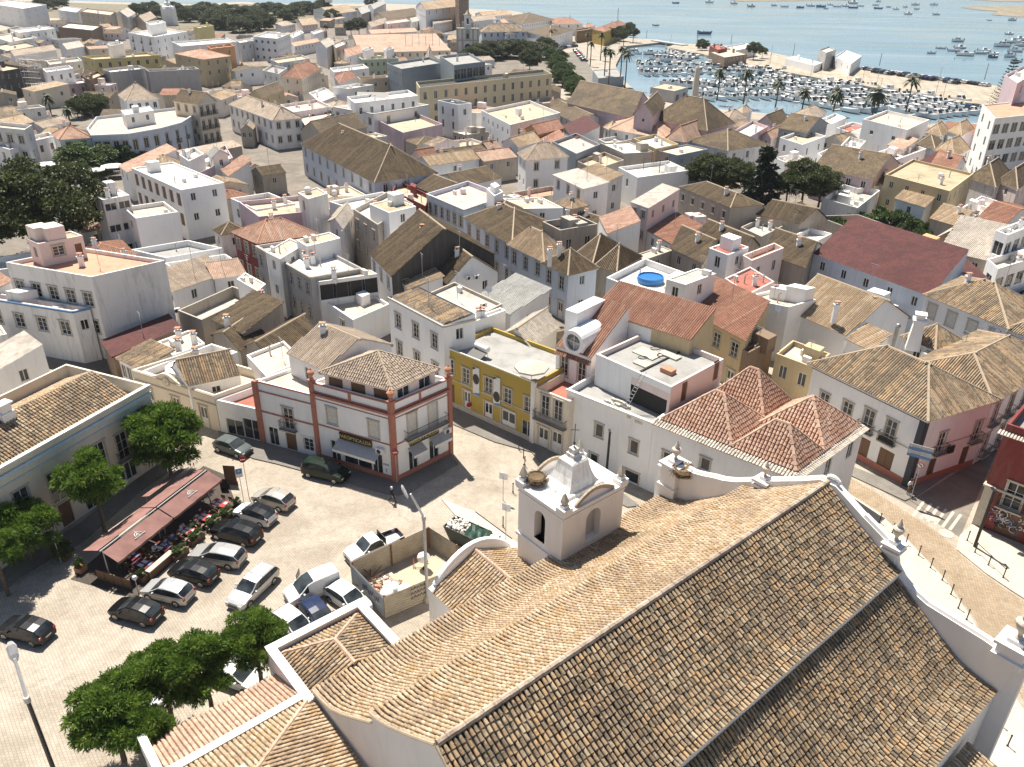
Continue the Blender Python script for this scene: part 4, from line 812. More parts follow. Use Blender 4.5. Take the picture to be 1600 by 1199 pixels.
m=MB();prof=[(-12.95,0),(-12.95,5.8)]+[(-t,z-.06) for t,z in AIS[1:]]+[(-t,z-.06) for t,z in NAV]
prof+=[(t,z-.06) for t,z in NAV[::-1]]+[(t,z-.06) for t,z in AIS[::-1]]+[(12.95,0)]
for s,fl in((-.02,1),(SEN,0)):
    vs=[CH(t,s,z) for t,z in prof];m.add(vs,[tuple(range(len(vs)))],CWM)
for t in(-12.9,12.9):m.quad(CH(t,0,0),CH(t,SEN,0),CH(t,SEN,5.9),CH(t,0,5.9),CWM)
for sg in(-1,1):m.quad(CH(sg*5.86,0,9.6),CH(sg*5.86,SEN,9.6),CH(sg*5.86,SEN,10.45),CH(sg*5.86,0,10.45),CWM)
for sg in(-1,1):
    for pf in(AIS,NAV):m.tube([CH(sg*t,-.08,z+.03) for t,z in pf],.09,S('mortar'),6)
m.build('wall',church)
# facade with its sweeping gable
def onS(x,y,s):
    v=RW@np.array([x-CX,y-CY,F_PX]);k=(s+CA@CU)/(v[:2]@CU);p=np.array([0,0,CAM_H])+v*k;return float((p[:2]-CA)@CN),float(p[2])
FO=[(-13.9,0),(-13.9,8.2),(-11.2,8.2),(-11.0,9.2),(-10.4,9.19),(-9.5,9.42),(-8.6,9.72),(-7.7,9.95),(-6.64,10.4),(-5.6,11.0),(-4.9,11.45),(-3.6,12.1),(-1.8,13.1),(-.5,13.9),(.6,13.95),(2.8,12.75),(4.6,11.9),(5.2,11.3),(5.5,10.4),(6.1,9.75),(6.6,9.45),(7.9,9.0),(9.9,8.85),(11.4,8.75),(12.3,8.6),(13.9,8.6),(13.9,0)]
m=MB();n=len(FO);vs=[CH(t,SEN+.02,z) for t,z in FO]+[CH(t,SEN+.62,z) for t,z in FO]
m.add(vs,[tuple(range(n)),tuple(range(2*n-1,n-1,-1))]+[(i,n+i,n+(i+1)%n,(i+1)%n) for i in range(n)],CWM)
m.tube([CH(t,SEN+.32,z+.03) for t,z in FO[3:15]],.2,CWM,8);m.tube([CH(t,SEN+.32,z+.03) for t,z in FO[15:-2]],.22,CWM,8)
fac=m.build('facade',church)
def pedestal(mb,t,s,z,w,h,mat=None):
    mat=mat or CWM
    mb.box(CH(t,s,z),(w,w,h),mat,AXN);mb.box(CH(t,s,z+h*.35),(w+.3,w+.3,.14),mat,AXN);mb.box(CH(t,s,z+h),(w+.35,w+.35,.2),mat,AXN);mb.box(CH(t,s,z+h+.2),(w*.6,w*.6,.25),mat,AXN)
def urn(mb,c,k=1.0):mb.lathe([(.16*k,0),(.2*k,.1*k),(.1*k,.25*k),(.12*k,.35*k),(.34*k,.75*k),(.4*k,1.0*k),(.33*k,1.08*k),(.16*k,1.15*k),(.2*k,1.3*k),(.08*k,1.6*k),(.02*k,1.8*k)],c,S('stone'),10)
def sub(mb,name,par,root):
    o=mb.build(name,None,base=root['_b']);o.location=(0,0,0);o.parent=par;return o
for t,z,w,h,uz in((-12.4,5.9,1.5,3.0,1.0),(-4.6,10.9,.9,.55,.75),(5.0,11.2,.9,.5,.95),(12.9,8.2,1.5,1.3,1.25)):
    m=MB();pedestal(m,t,SEN+.3,z,w,h);sub(m,'pedestal',fac,church)
    m=MB();urn(m,CH(t,SEN+.3,z+h+.4),uz);sub(m,'urn',fac,church)
m=MB();m.tube([CH(.2+.55*math.cos(a)*(1-.12*a),SEN+.3,14.05+.35*math.sin(a)) for a in np.linspace(0,5.5,14)],.13,CWM,6);sub(m,'scroll',fac,church)
# bell tower
T0,T1,S0,S1,ZT=-16.65,-11.9,19.0,25.2,10.1
tw=MB()
def arch_wall(mb,P,u0,u1,z0,z1,ow,oz0,oz1,mat,depth,back=None):
    """wall with a round headed opening; P(u,z,d) gives a point d behind the wall face"""
    c=(u0+u1)/2;r=ow/2;ns=10;arc=[(c-r*math.cos(math.pi*k/ns),oz1-r+r*math.sin(math.pi*k/ns)) for k in range(ns+1)]
    hole=[(c-r,oz0)]+arc+[(c+r,oz0)]
    mb.quad(P(u0,z0,0),P(u1,z0,0),P(u1,oz0,0),P(u0,oz0,0),mat);mb.quad(P(u0,oz0,0),P(c-r,oz0,0),P(c-r,oz1-r,0),P(u0,oz1-r,0),mat);mb.quad(P(c+r,oz0,0),P(u1,oz0,0),P(u1,oz1-r,0),P(c+r,oz1-r,0),mat)
    L=[P(u0,oz1-r,0)]+[P(*q,0) for q in arc[:ns//2+1]]+[P(c,z1,0),P(u0,z1,0)];mb.add(L,[tuple(range(len(L)))],mat)
    L=[P(u1,oz1-r,0),P(u1,z1,0),P(c,z1,0)]+[P(*q,0) for q in arc[ns//2:]];mb.add(L,[tuple(range(len(L)))],mat)
    for i in range(len(hole)-1):mb.quad(P(*hole[i],0),P(*hole[i+1],0),P(*hole[i+1],depth),P(*hole[i],depth),mat)
    mb.quad(P(*hole[0],0),P(*hole[-1],0),P(*hole[-1],depth),P(*hole[0],depth),mat)
    if back is not None:mb.add([P(*q,depth) for q in hole],[tuple(range(len(hole)))],back)
arch_wall(tw,lambda u,z,d:CH(u,S0+d,z),T0,T1,0,ZT,1.15,6.5,9.1,CWM,.7)
arch_wall(tw,lambda u,z,d:CH(T1-d,u,z),S0,S1,0,ZT,1.5,6.6,9.3,CWM,.6,plaster((.5,.49,.48),.3))
arch_wall(tw,lambda u,z,d:CH(u,S1-d,z),T0,T1,0,ZT,1.15,6.5,9.1,CWM,.7)
tw.quad(CH(T0,S0,0),CH(T0,S1,0),CH(T0,S1,ZT),CH(T0,S0,ZT),CWM);tw.quad(CH(T0,S0,6.5),CH(T1,S0,6.5),CH(T1,S1,6.5),CH(T0,S1,6.5),S('darkint'))
tc=CH((T0+T1)/2,(S0+S1)/2,0)
for z,e,h in((ZT-.45,.12,.12),(ZT-.12,.3,.16),(ZT+.04,.38,.14)):tw.box((tc[0],tc[1],z),(T1-T0+e,S1-S0+e,h),CWM,AXN)
tw.box((tc[0],tc[1],5.7),(T1-T0+.25,S1-S0+.25,.25),CWM,AXN)
bt=tw.build('bell_tower',church)
m=MB();vs=[];fs=[]
sec=[(z if z<10.6 else 10.5+(z-10.5)*.76,a*.78,b*.78) for z,a,b in[(10.25,2.0,2.4),(10.5,1.9,2.25),(10.55,1.62,1.95),(11.0,1.42,1.6),(11.7,1.2,1.3),(12.5,1.02,1.08),(13.0,.98,1.0),(13.15,.85,.85),(13.35,.55,.55),(13.7,.5,.5),(13.75,.36,.36),(14.2,.34,.34),(14.3,.1,.1)]]
for z,a,b in sec:vs+=[CH((T0+T1)/2+sx*a,(S0+S1)/2+sy*b,z) for sx,sy in((-1,-1),(1,-1),(1,1),(-1,1))]
fs=[(4*i+k,4*i+(k+1)%4,4*i+4+(k+1)%4,4*i+4+k) for i in range(len(sec)-1) for k in range(4)]
m.add(vs,fs,plaster((.78,.76,.73),.7));sub(m,'dome',bt,church)
m=MB();c=CH((T0+T1)/2,(S0+S1)/2,13.3);ir=S('iron');m.tube([c,c+[0,0,2.0]],.032,ir);m.tube([c+np.array([-.3,0,1.5]),c+np.array([.3,0,1.5])],.03,ir);m.lathe([(.02,0),(.1,.08),(.1,.14),(.02,.22)],c+[0,0,.3],ir,8);sub(m,'cross',bt,church)
for t in(T0+.2,T1-.2):
    for s in(S0+.25,S1-.25):
        m=MB();m.box(CH(t,s,ZT+.18),(.85,.85,.35),CWM,AXN);m.box(CH(t,s,ZT+.53),(.5,.5,.25),CWM,AXN)
        q=CH(t,s,ZT+.78);m.lathe([(.2,0),(.32,.2),(.28,.36),(.09,.85),(.02,.95)],q,S('stone'),4);sub(m,'pinnacle',bt,church)
for t,dn in((T1-.05,1),(T0+.05,-1)):
    m=MB()
    pts=[CH(t,S0+1.2+(S1-S0-2.4)*f,ZT+.25+.75*math.sin(math.pi*f)) for f in np.linspace(0,1,11)]
    for i in range(10):
        a,b=pts[i],pts[i+1];m.tube([a,b],.17,S('mortar'),6);m.quad([a[0],a[1],ZT],[b[0],b[1],ZT],b,a,CWM)
    sub(m,'pediment',bt,church)
def nest(t,s,z,r,label):
    c=CH(t,s,z);m=MB();rg=random.Random(int(r*100))
    m.lathe([(r*.6,0),(r*.95,.25*r),(r*1.05,.6*r),(r*.8,.8*r),(r*.4,.62*r),(.02,.55*r)],c,S('nest'),14)
    for i in range(420):
        a=rg.uniform(0,6.28);q=c+np.array([math.cos(a)*r*rg.uniform(.75,1.05),math.sin(a)*r*rg.uniform(.75,1.05),rg.uniform(.1,.85)*r]);b=a+1.57+rg.uniform(-.7,.7);l=rg.uniform(.2,.5)
        m.tube([q,q+np.array([math.cos(b)*l,math.sin(b)*l,rg.uniform(-.12,.12)])],.017,S('nest'),3,False)
    tag(m.build('stork_nest',None,base=c),label,'nest')
nest(T0+.8,S0+1.0,ZT+.3,.66,'round stork nest of twigs on the bell tower corner')
nest(-11.4,SEN+.1,8.5,.85,'bulky stork nest of twigs on the white facade pedestal')
# porch with a curved gable, beside the tower
def roofbox(name,par,root,faces,pal,mode='full',pitch=.27,caps=()):
    m=MB()
    for f in faces:tiles(m,f,pal,mode,pitch)
    for p,q in caps:cap(m,p,q,tilemat('rose','isl'),.15)
    return sub(m,name,par,root) if par is not root else m.build(name,root)
m=MB();ts=-18.3
poly=[(11.8,0),(11.8,3.2)]+[(12.3+7.0*f,3.4+2.0*math.sin(math.pi*min(1,max(0,f)))**.8) for f in np.linspace(0,1,13)]+[(19.8,3.2),(19.8,0)]
n=len(poly);vs=[CH(ts,s,z) for s,z in poly]+[CH(ts+.45,s,z) for s,z in poly];m.add(vs,[tuple(range(n)),tuple(range(2*n-1,n-1,-1))]+[(i,n+i,n+(i+1)%n,(i+1)%n) for i in range(n)],CWM)
m.tube([CH(ts+.2,s,z+.02) for s,z in poly[2:-2]],.24,CWM,8)
m.quad(CH(-18,11.9,0),CH(-12.8,11.9,0),CH(-12.8,11.9,3.3),CH(-18,11.9,3.3),CWM);m.quad(CH(-18,19.6,0),CH(-12.8,19.6,0),CH(-12.8,19.6,3.3),CH(-18,19.6,3.3),CWM)
po=m.build('porch',church)
roofbox('porch_roof',church,church,[[CH(-17.8,11.8,3.2),CH(-12.9,11.8,3.2),CH(-12.9,15.8,5.0),CH(-17.8,15.8,5.0)],[CH(-17.8,19.7,3.2),CH(-12.9,19.7,3.2),CH(-12.9,15.8,5.0),CH(-17.8,15.8,5.0)]],'tan',caps=[(CH(-17.8,15.8,5.05),CH(-12.9,15.8,5.05))])
# side chapel with parapet and hipped tiles
m=MB();a,b,c,d=-18.0,-12.95,-.4,6.0;zp=5.35
for zp,p,q in((5.35,CH(a,d,0),CH(a,c,0)),(5.353,CH(a+.24,c,0),CH(b,c,0)),(5.347,CH(b,d,0),CH(a+.24,d,0))):
    u=unit(q-p);mid=(p+q)/2;L=np.linalg.norm(q-p);m.box((mid[0],mid[1],0),(L+.4,.45,zp),CWM,(u,np.array([-u[1],u[0],0])));m.box((mid[0],mid[1],zp),(L+.55,.6,.12),CWM,(u,np.array([-u[1],u[0],0])))
m.build('chapel_wall',church)
e=.35;r0=CH(-15.4,2.8,6.15);r1=CH(b,2.8,6.15);E0=CH(a+e,c+e,4.95);E1=CH(a+e,d-e,4.95);F0=CH(b,c+e,4.95);F1=CH(b,d-e,4.95)
roofbox('chapel_roof',church,church,[[E1,E0,r0],[E0,F0,r1,r0],[F1,E1,r0,r1]],'dark',caps=[(E0,r0),(E1,r0),(r0,r1)])
# sacristy: low lean-to roof, white parapet, hipped roof with chimney
m=MB();m.prism([CH(-16.9,-8.9,0)[:2],CH(-16.9,-.5,0)[:2],CH(-3,-.5,0)[:2],CH(-3,-16,0)[:2],CH(-13,-16,0)[:2],CH(-13,-8.9,0)[:2]][::-1],0,3.95,CWM)
q0=CH(-13.35,-17,0);q1=CH(-13.35,-.15,0);mid=(q0+q1)/2;m.box((mid[0],mid[1],3.9),(.5,16.9,1.55),CWM,AXN);m.box(CH(-15.2,-8.75,3.9),(3.7,.45,1.0),CWM,AXN);m.build('sacristy_wall',church)
roofbox('sacristy_roof',church,church,[[CH(-17.15,-8.5,3.9),CH(-17.15,-.3,3.9),CH(-13.6,-.3,5.3),CH(-13.6,-8.5,5.3)]],'rose')
ap=CH(-8.1,-6.2,7.7);cs=[CH(-13.1,-12.0,5.25),CH(-13.1,-.25,5.25),CH(-3.0,-.25,5.25),CH(-3.0,-12,5.25)]
hr=roofbox('hip_roof',church,church,[[cs[0],cs[1],ap],[cs[1],cs[2],ap],[cs[2],cs[3],ap],[cs[3],cs[0],ap]],'tan',caps=[(q,ap) for q in cs])
m=MB();m.box(ap-[0,0,.5],(.9,.9,1.0),CWM,AXN);m.box(ap+[0,0,.5],(.65,.65,.45),CWM,AXN);m.box(ap+[0,0,.95],(.85,.85,.12),S('stone'),AXN);sub(m,'chimney',hr,church)
# low side roof at the far right corner
m=MB();m.prism([CH(13.2,22.5,0)[:2],CH(13.2,28.1,0)[:2],CH(17,28.1,0)[:2],CH(17,22.5,0)[:2]],0,3.0,CWM);m.build('annex_wall',church)
roofbox('annex_roof',church,church,[[CH(17.3,22.3,2.9),CH(17.3,28.2,2.9),CH(13.1,28.2,4.2),CH(13.1,22.3,4.2)]],'tan')
# ---------------------------------------------------------------- buildings round the square
def wall_hit(Q,e,x,y):                              # photo pixel -> (distance along wall e, height)
    a,b=Q[e],Q[(e+1)%len(Q)];u=unit((b-a)[:2]);nn=np.array([u[1],-u[0]]);v=RW@np.array([x-CX,y-CY,F_PX]);k=(a[:2]@nn)/(v[:2]@nn);p=v*k
    return float((p[:2]-a[:2])@u),float(CAM_H+p[2])
_pw=parse_win;_CQ={}
def parse_win(spec,L,h,top,rng):
    if isinstance(spec,str):return _pw(spec,L,h,top,rng)
    e,Q,lst=spec;out=[]
    for x,y,w_,hh,st in lst:
        s,z=wall_hit(Q,e,x,y);out.append((s,max(z,.06),w_,hh,st))
    return out
def hp(label,h,pts,L=None,R=None,base=None,cat='house',Q=None,**k):
    if Q is None:
        if base is not None:h=HT(*pts[1],B(*base))
        Q=[B(*q,h) for q in pts]
        if len(Q)==3:Q.append(Q[0]+Q[2]-Q[1])
    if isinstance(L,list):k['L']=(0,Q,L)
    elif L:k['L']=L
    if isinstance(R,list):k['R']=(1,Q,R)
    elif R:k['R']=R
    return house3(label,cat,Q,h,**k)
def band(root,Q,e,z,h,mat,name='band',s0=0,s1=1,d=.06):
    a,b=Q[e],Q[(e+1)%len(Q)];u=unit(b-a);u[2]=0;nn=np.array([u[1],-u[0],0]);L=np.linalg.norm((b-a)[:2]);m=MB();q=a+u*L*(s0+s1)/2+nn*d/2
    m.box((q[0],q[1],z),(L*(s1-s0),d,h),mat,(u,nn));return m.build(name,root)
def on_wall(Q,e,s,z,d=0):
    a,b=Q[e],Q[(e+1)%len(Q)];u=unit((b-a)[:2]);nn=np.array([u[1],-u[0]]);q=a[:2]+u*s+nn*d;return np.array([q[0],q[1],z]),np.array([*u,0]),np.array([*nn,0])
def text(parent,body,p,u,nn,size,mat,name='lettering',up=None):
    c=bpy.data.curves.new(name,'FONT');c.body=body;c.size=size;c.extrude=.012;c.align_x='CENTER';c.align_y='CENTER';c.materials.append(mat)
    o=bpy.data.objects.new(name,c);COL.objects.link(o);o.parent=parent;b=np.array(parent['_b']) if '_b' in parent else np.zeros(3)
    z=np.array([0,0,1.]) if up is None else up
    dg=bpy.context.evaluated_depsgraph_get();me=bpy.data.meshes.new_from_object(o.evaluated_get(dg));bpy.data.objects.remove(o);o=bpy.data.objects.new(name,me);COL.objects.link(o);o.parent=parent
    o.matrix_local=Matrix(((u[0],z[0],nn[0],p[0]-b[0]),(u[1],z[1],nn[1],p[1]-b[1]),(u[2] if len(u)>2 else 0,z[2],nn[2] if len(nn)>2 else 0,p[2]-b[2]),(0,0,0,1)));return o
def awning(root,Q,e,s0,s1,z,out,drop,mat,name='awning'):
    m=MB();a,u,n=on_wall(Q,e,s0,z,.05);b,_,_=on_wall(Q,e,s1,z,.05);dz=np.array([0,0,drop]);m.quad(a,b,b+n*out-dz,a+n*out-dz,mat);m.quad(a-[0,0,.03],b-[0,0,.03],b+n*out-dz-[0,0,.03],a+n*out-dz-[0,0,.03],mat)
    m.quad(a+n*out-dz,b+n*out-dz,b+n*out-dz-[0,0,.28],a+n*out-dz-[0,0,.28],S('white'));return m.build(name,root)
red=S('redtrim')
# optician's corner
oQ=[B(x,y,0)+np.array([0,0,8.65]) for x,y in((500.8,716.8),(618.4,753.5),(703.5,710))];dv=unit(oQ[0]-oQ[1])*7;oQ.append(oQ[2]+(oQ[0]-oQ[1])*.95)
opt,oQ=hp('white corner house with red pilasters, urns and two black optician signs',8.65,None,Q=oQ,wall='white',deck='beige',p=1.1,
 L=[(520,663,1.1,1.75,'h'),(585,684,1.1,1.75,'h'),(527,727,1.1,2.6,'n'),(560,729,3.3,1.75,'n'),(591,742,1.2,2.5,'n')],R=[(645,682,1.05,2.5,'h'),(677,665,1.05,2.5,'h'),(647,733,1.1,2.2,'n'),(679,716,1.2,2.2,'n')])
for e in(0,1):
    for z,h,d in((4.0,.12,.08),(6.85,.08,.06),(7.35,.22,.28),(7.65,.08,.12),(8.52,.13,.14)):band(opt,oQ,e,z,h,red,'string_course',d=d)
    band(opt,oQ,e,.0,.6,red,'plinth',d=.07);band(opt,oQ,e,7.7,.8,red,'parapet_post',.47,.5,.1)
for i,q in enumerate(oQ[:3]):
    m=MB();m.box((q[0],q[1],0),(.42,.42,8.75),red,(unit(oQ[1]-oQ[0]),unit(oQ[2]-oQ[1])));m.box((q[0],q[1],8.75),(.6,.6,.14),red,(unit(oQ[1]-oQ[0]),unit(oQ[2]-oQ[1])));m.build('pilaster',opt)
    m=MB();m.lathe([(.2,0),(.22,.12),(.1,.3),(.3,.6),(.36,.85),(.26,.95),(.12,1.05),(.05,1.2)],(q[0],q[1],8.88),S('brick'),10);m.build('urn',opt)
for e,s0,s1,z,sz in((0,(530,640),(577,655),None,.62),(1,(641,695),(682,676),None,.62)):
    sa,za=wall_hit(oQ,e,*s0);sb,zb=wall_hit(oQ,e,*s1);zc=3.62;p,u,n=on_wall(oQ,e,(sa+sb)/2,zc,.14);m=MB();m.box((p[0],p[1],zc-.36),(sb-sa+.3,.12,.72),S('black'),(u,n));sg=m.build('sign_board',opt)
    text(opt,'FAROPTICA,LDA',p+n*.08,u,n,.5,S('yellowish'))
s0,z0=wall_hit(oQ,0,604,736);p,u,n=on_wall(oQ,0,s0,z0,.03);text(opt,'7',p,u,n,.55,S('bluetrim'));text(opt,'otica',p+np.array([0,0,.75]),u,n,.34,S('bluetrim'))
s0,_=wall_hit(oQ,0,531,700);s1,_=wall_hit(oQ,0,597,715);awning(opt,oQ,0,s0,s1,3.1,1.1,.55,S('rail'))
for xa,xb in(((637,705),(659,700)),((670,690),(697,680))):
    s0,_=wall_hit(oQ,1,*xa);s1,_=wall_hit(oQ,1,*xb);awning(opt,oQ,1,s0,s1,3.1,.9,.5,S('rail'))
s0,_=wall_hit(oQ,1,632,690);s1,_=wall_hit(oQ,1,695,665);p,u,n=on_wall(oQ,1,(s0+s1)/2,4.2,0)
q=bpy.data.objects.new('balcony',rail_mesh(round(s1-s0,1),.7));COL.objects.link(q);q.parent=opt;b=np.array(opt['_b']);q.matrix_local=Matrix(((u[0],-n[0],0,p[0]-b[0]),(u[1],-n[1],0,p[1]-b[1]),(0,0,1,p[2]-b[2]),(0,0,0,1)))
def acunit(p,u,n,label,w=.85,par=None):
    m=MB();m.box(p+n*.2,(w,.34,.6),S('white'),(u,n));r=p+n*.38+np.array([0,0,.3]);m.add([r+u*(-.1)+(u*math.cos(a)+np.array([0,0,1])*math.sin(a))*.23 for a in np.linspace(0,6.28,15)[:-1]],[tuple(range(14))],S('black'))
    return tag(m.build('air_conditioner',None,base=p),label,'air conditioner')
s,z=wall_hit(oQ,1,697,676);p,u,n=on_wall(oQ,1,s,z,0);acunit(p,u,n,'white fan unit on the red trimmed corner house above the right awning')
s,z=wall_hit(oQ,0,584,703);p,u,n=on_wall(oQ,0,s+.9,2.9,0);acunit(p,u,n,'white fan unit beside the long optician sign')
# attic storey with hipped roof
ez=9.9;aQ=[B(506,580,ez),B(612.5,606.5,ez),B(679.5,575.5,ez)]
hp('set back attic storey with pinkish hipped tile roof on the red trimmed corner house',ez,None,Q=aQ+[aQ[0]+aQ[2]-aQ[1]],wall='pink',pal='beige',roof='hip R',rh=2.0,o=.3,z0=7.5,L='3x1o,1.6,1.7@.3',R='2x1n,1.5,1.5@.3',name='attic_storey')
house('house with beige gabled roof and pink gable end behind the attic storey','house',9.3,'11',[(202,1004),(432,1112),(845,955)],'gable L','white',pal='beige',rh=2.0,o=.15)
# left wing with red bands
wz=7.2;wQ=[B(413.5,692,0)+np.array([0,0,wz]),B(500.8,716.8,0)+np.array([0,0,wz])];back=unit(oQ[2]-oQ[1])*9;wQ=[wQ[0],wQ[1]-unit(wQ[1]-wQ[0])*.35,wQ[1]+back-unit(wQ[1]-wQ[0])*.35,wQ[0]+back]
lw,_=hp('white two storey wing with a brown balcony door and red bands',wz,None,Q=wQ,wall='white',deck='beige',p=.35,L=[(453,671,1.2,2.4,'b'),(431,703,1.2,2.1,'n'),(458,709,1.3,2.3,'o'),(484,705,1.2,1.5,'w')])
for z,h in((3.75,.16),(6.1,.12),(7.1,.14)):band(lw,wQ,0,z,h,red,'string_course',d=.08)
m=MB();q=wQ[0];m.box((q[0],q[1],0),(.5,.5,7.2),red,(unit(wQ[1]-wQ[0]),unit(back)));m.build('pilaster',lw)
# garage and medallion cottage
gz=3.9;gQ=[B(346,676,gz*0),B(413.5,692,0)];gQ=[np.array([q[0],q[1],gz]) for q in gQ];gQ[1]=gQ[1]-unit(gQ[1]-gQ[0])*.3;gQ=[gQ[0],gQ[1],gQ[1]+back*.8,gQ[0]+back*.8]
hp('low white garage house with two dark green shutters',gz,None,Q=gQ,wall='white',deck='red',p=.8,L=[(370,682,2.1,1.9,'n'),(398,694,2.2,2.4,'n')])
mz=4.4;m0=B(346,676,0);mu=unit(m0-B(240,640,0));mQ=[np.array([*(m0-mu*12.2)[:2],mz]),np.array([*m0[:2],mz])];mQ[1]=mQ[1]-mu*.1;mQ=[mQ[0],mQ[1],mQ[1]+back*.75,mQ[0]+back*.75]
md,_=hp('cream cottage with a curved parapet and round plaster medallion',mz,None,Q=mQ,wall='cream',deck='beige',p=1.0,L='3x1s,1.1,2.0@1.5')
m=MB();p,u,n=on_wall(mQ,0,5.2,mz,0);pts=[p+u*x+np.array([0,0,.75*(math.cos(math.pi*x/2.2)+1)/2]) for x in np.linspace(-2.2,2.2,15)];k=len(pts);vs=pts+[q-n*.3 for q in pts]+[pts[0]-[0,0,.02],pts[-1]-[0,0,.02]]
m.add(vs,[tuple(range(k-1,-1,-1)),tuple(range(k,2*k))]+[(i,i+1,k+i+1,k+i) for i in range(k-1)],wall_mat('cream'));m.build('curved_parapet',md)
m=MB();c=p+np.array([0,0,-.15])+n*.04
for r,d in((.55,.05),(.36,.09),(.16,.13)):
    ring=[c+u*math.cos(a)*r+np.array([0,0,1])*math.sin(a)*r for a in np.linspace(0,6.283,21)[:-1]];kk=20;m.add([q+n*d for q in ring]+ring,[tuple(range(kk))]+[(i,(i+1)%kk,kk+(i+1)%kk,kk+i) for i in range(kk)],S('stone') if r>.5 or r<.2 else wall_mat('cream'))
m.build('medallion',md)
for z in(3.2,4.2):band(md,mQ,0,z,.12,S('stone'),'string_course',d=.1)
# cream cafe house with pale blue cornice
cz=8.5;c2=B(231.5,601,cz);c1=B(-90,780,cz);cu=unit(c2-c1);cn=np.array([cu[1],-cu[0],0]);cQ=[c1-cn*10.5,c1,c2,c2-cn*10.5]
cf,_=hp('long cream house with pale blue cornice and French windows over the cafe',cz,None,Q=cQ,wall='cream',deck='white',p=1.3,R=[(197,716,1.2,2.7,'b'),(163,733,1.2,2.7,'f'),(96,783,1.3,3.0,'f'),(46,812,1.3,3,'f'),(208,746,1.3,2.2,'n'),(186,757,1.9,1.9,'n'),(112,828,1.2,2.3,'o'),(150,800,1.3,2.3,'n')])
for z,h,d,mt in((8.45,.12,.3,'white'),(7.45,.35,.22,'bluepale'),(6.75,.12,.1,'bluepale')):band(cf,cQ,1,z,h,solid('pale_blue_trim',(.50,.60,.66),.8) if mt!='white' else S('white'),'cornice',d=d)
r=MB();e=1.2;zr=7.3;f0=c1-cn*e-cu*2;f1=c2-cn*e-cu*1.0;g0,g1=f0-cn*4.4,f1-cn*4.4;h0,h1=g0-cn*4.4,g1-cn*4.4
Z=lambda q,z:np.array([q[0],q[1],z]);tiles(r,[Z(f0,zr),Z(f1,zr),Z(g1,zr+1.9),Z(g0,zr+1.9)],'dark','full',.3);tiles(r,[Z(h1,zr),Z(h0,zr),Z(g0,zr+1.9),Z(g1,zr+1.9)],'tan','full',.3);r.build('roof',cf)
m=MB();q=B(8,645,9.6);m.box((q[0],q[1],7.5),(1.2,.9,2.2),CWM,(cu,cn));m.box((q[0],q[1],9.7),(.9,.7,.7),CWM,(cu,cn));m.box((q[0],q[1],10.4),(1.25,1,.16),CWM,(cu,cn));m.build('chimney',cf)
# yellow house
yz=7.1;yQ=[B(696.5,543,yz),B(836,598.5,yz)];yu=unit(yQ[1]-yQ[0]);yb=np.array([-yu[1],yu[0],0])*7.5;yQ=[yQ[0],yQ[1],yQ[1]+yb,yQ[0]+yb]
ye,_=hp('mustard yellow house with white doors and two hanging posters',yz,None,Q=yQ,wall='yellow',deck='grey',p=.45,L=[(704,583,1,1.7,'s'),(728,599,1.05,1.75,'s'),(763,614,1.05,1.75,'s'),(793,631,1.05,1.75,'s'),(825,645,1.05,1.75,'s'),(730,641,1.0,2.4,'d'),(763,659,1.15,2.4,'d'),(794,673,1.9,2.4,'d'),(823,683,1.5,1.9,'n'),(706,630,.9,2.4,'o')])
band(ye,yQ,0,yz-.02,.14,S('white'),'coping',d=.12);band(ye,yQ,0,3.45,.12,S('stone'),'string_course',d=.08);band(ye,yQ,0,0,.7,S('stone'),'plinth',d=.06)
p,u,n=on_wall(yQ,0,np.linalg.norm((yQ[1]-yQ[0])[:2])-.15,0,0);m=MB();m.box((p[0],p[1],0),(.5,.3,yz),S('white'),(u,n));m.build('pilaster',ye)
for x,y,lab in((745,618,'white poster with a black oval hanging left on the yellow house'),(777,634,'white and blue poster with a black shape hanging right on the yellow house')):
    s,z=wall_hit(yQ,0,x,y);p,u,n=on_wall(yQ,0,s,z,.1);pr=thing('poster',lab,'poster',p);m=MB();m.box(p,(.95,.03,3.4),S('cloth_white'),(u,n));m.build('sheet',pr)
    m=MB();c=p+n*.025+np.array([0,0,2.0 if '745' in str(x) else 1.1]);m.add([c+u*math.cos(a)*.46+np.array([0,0,1])*math.sin(a)*.62 for a in np.linspace(0,6.28,17)[:-1]],[tuple(range(16))],S('black'));m.build('print',pr);m=MB();c=p+n*.025;z3=np.array([0,0,1.])
    m.quad(c-u*.46+z3*.05,c+u*.46+z3*.05,c+u*.46+z3*.45,c-u*.46+z3*.2,S('bluetrim'));m.build('print',pr);m=MB();m.quad(c-u*.46+z3*3.0,c+u*.1+z3*3.35,c-u*.1+z3*3.35,c-u*.46+z3*3.35,S('black'));m.build('print',pr)
# narrow cream house with balcony
L0=np.linalg.norm((yQ[1]-yQ[0])[:2]);n0=yQ[1]+yu*.05;nQ=[Z(n0,6.6),Z(n0+yu*4.3,6.6)];nQ=nQ+[nQ[1]+yb*.9,nQ[0]+yb*.9]
nr,_=hp('narrow cream house with an iron balcony and graffiti doors',6.6,None,Q=nQ,wall='cream',deck='red',p=1.0,L=[(851,650,1.0,2.3,'f'),(871,658,1.0,2.3,'f'),(848,700,1.3,2.4,'d'),(869,706,1.3,2.4,'d')])
p,u,n=on_wall(nQ,0,2.15,3.35,0);q=bpy.data.objects.new('balcony',rail_mesh(3.9,.6));COL.objects.link(q);q.parent=nr;b=np.array(nr['_b']);q.matrix_local=Matrix(((u[0],-n[0],0,p[0]-b[0]),(u[1],-n[1],0,p[1]-b[1]),(0,0,1,p[2]-b[2]),(0,0,0,1)))
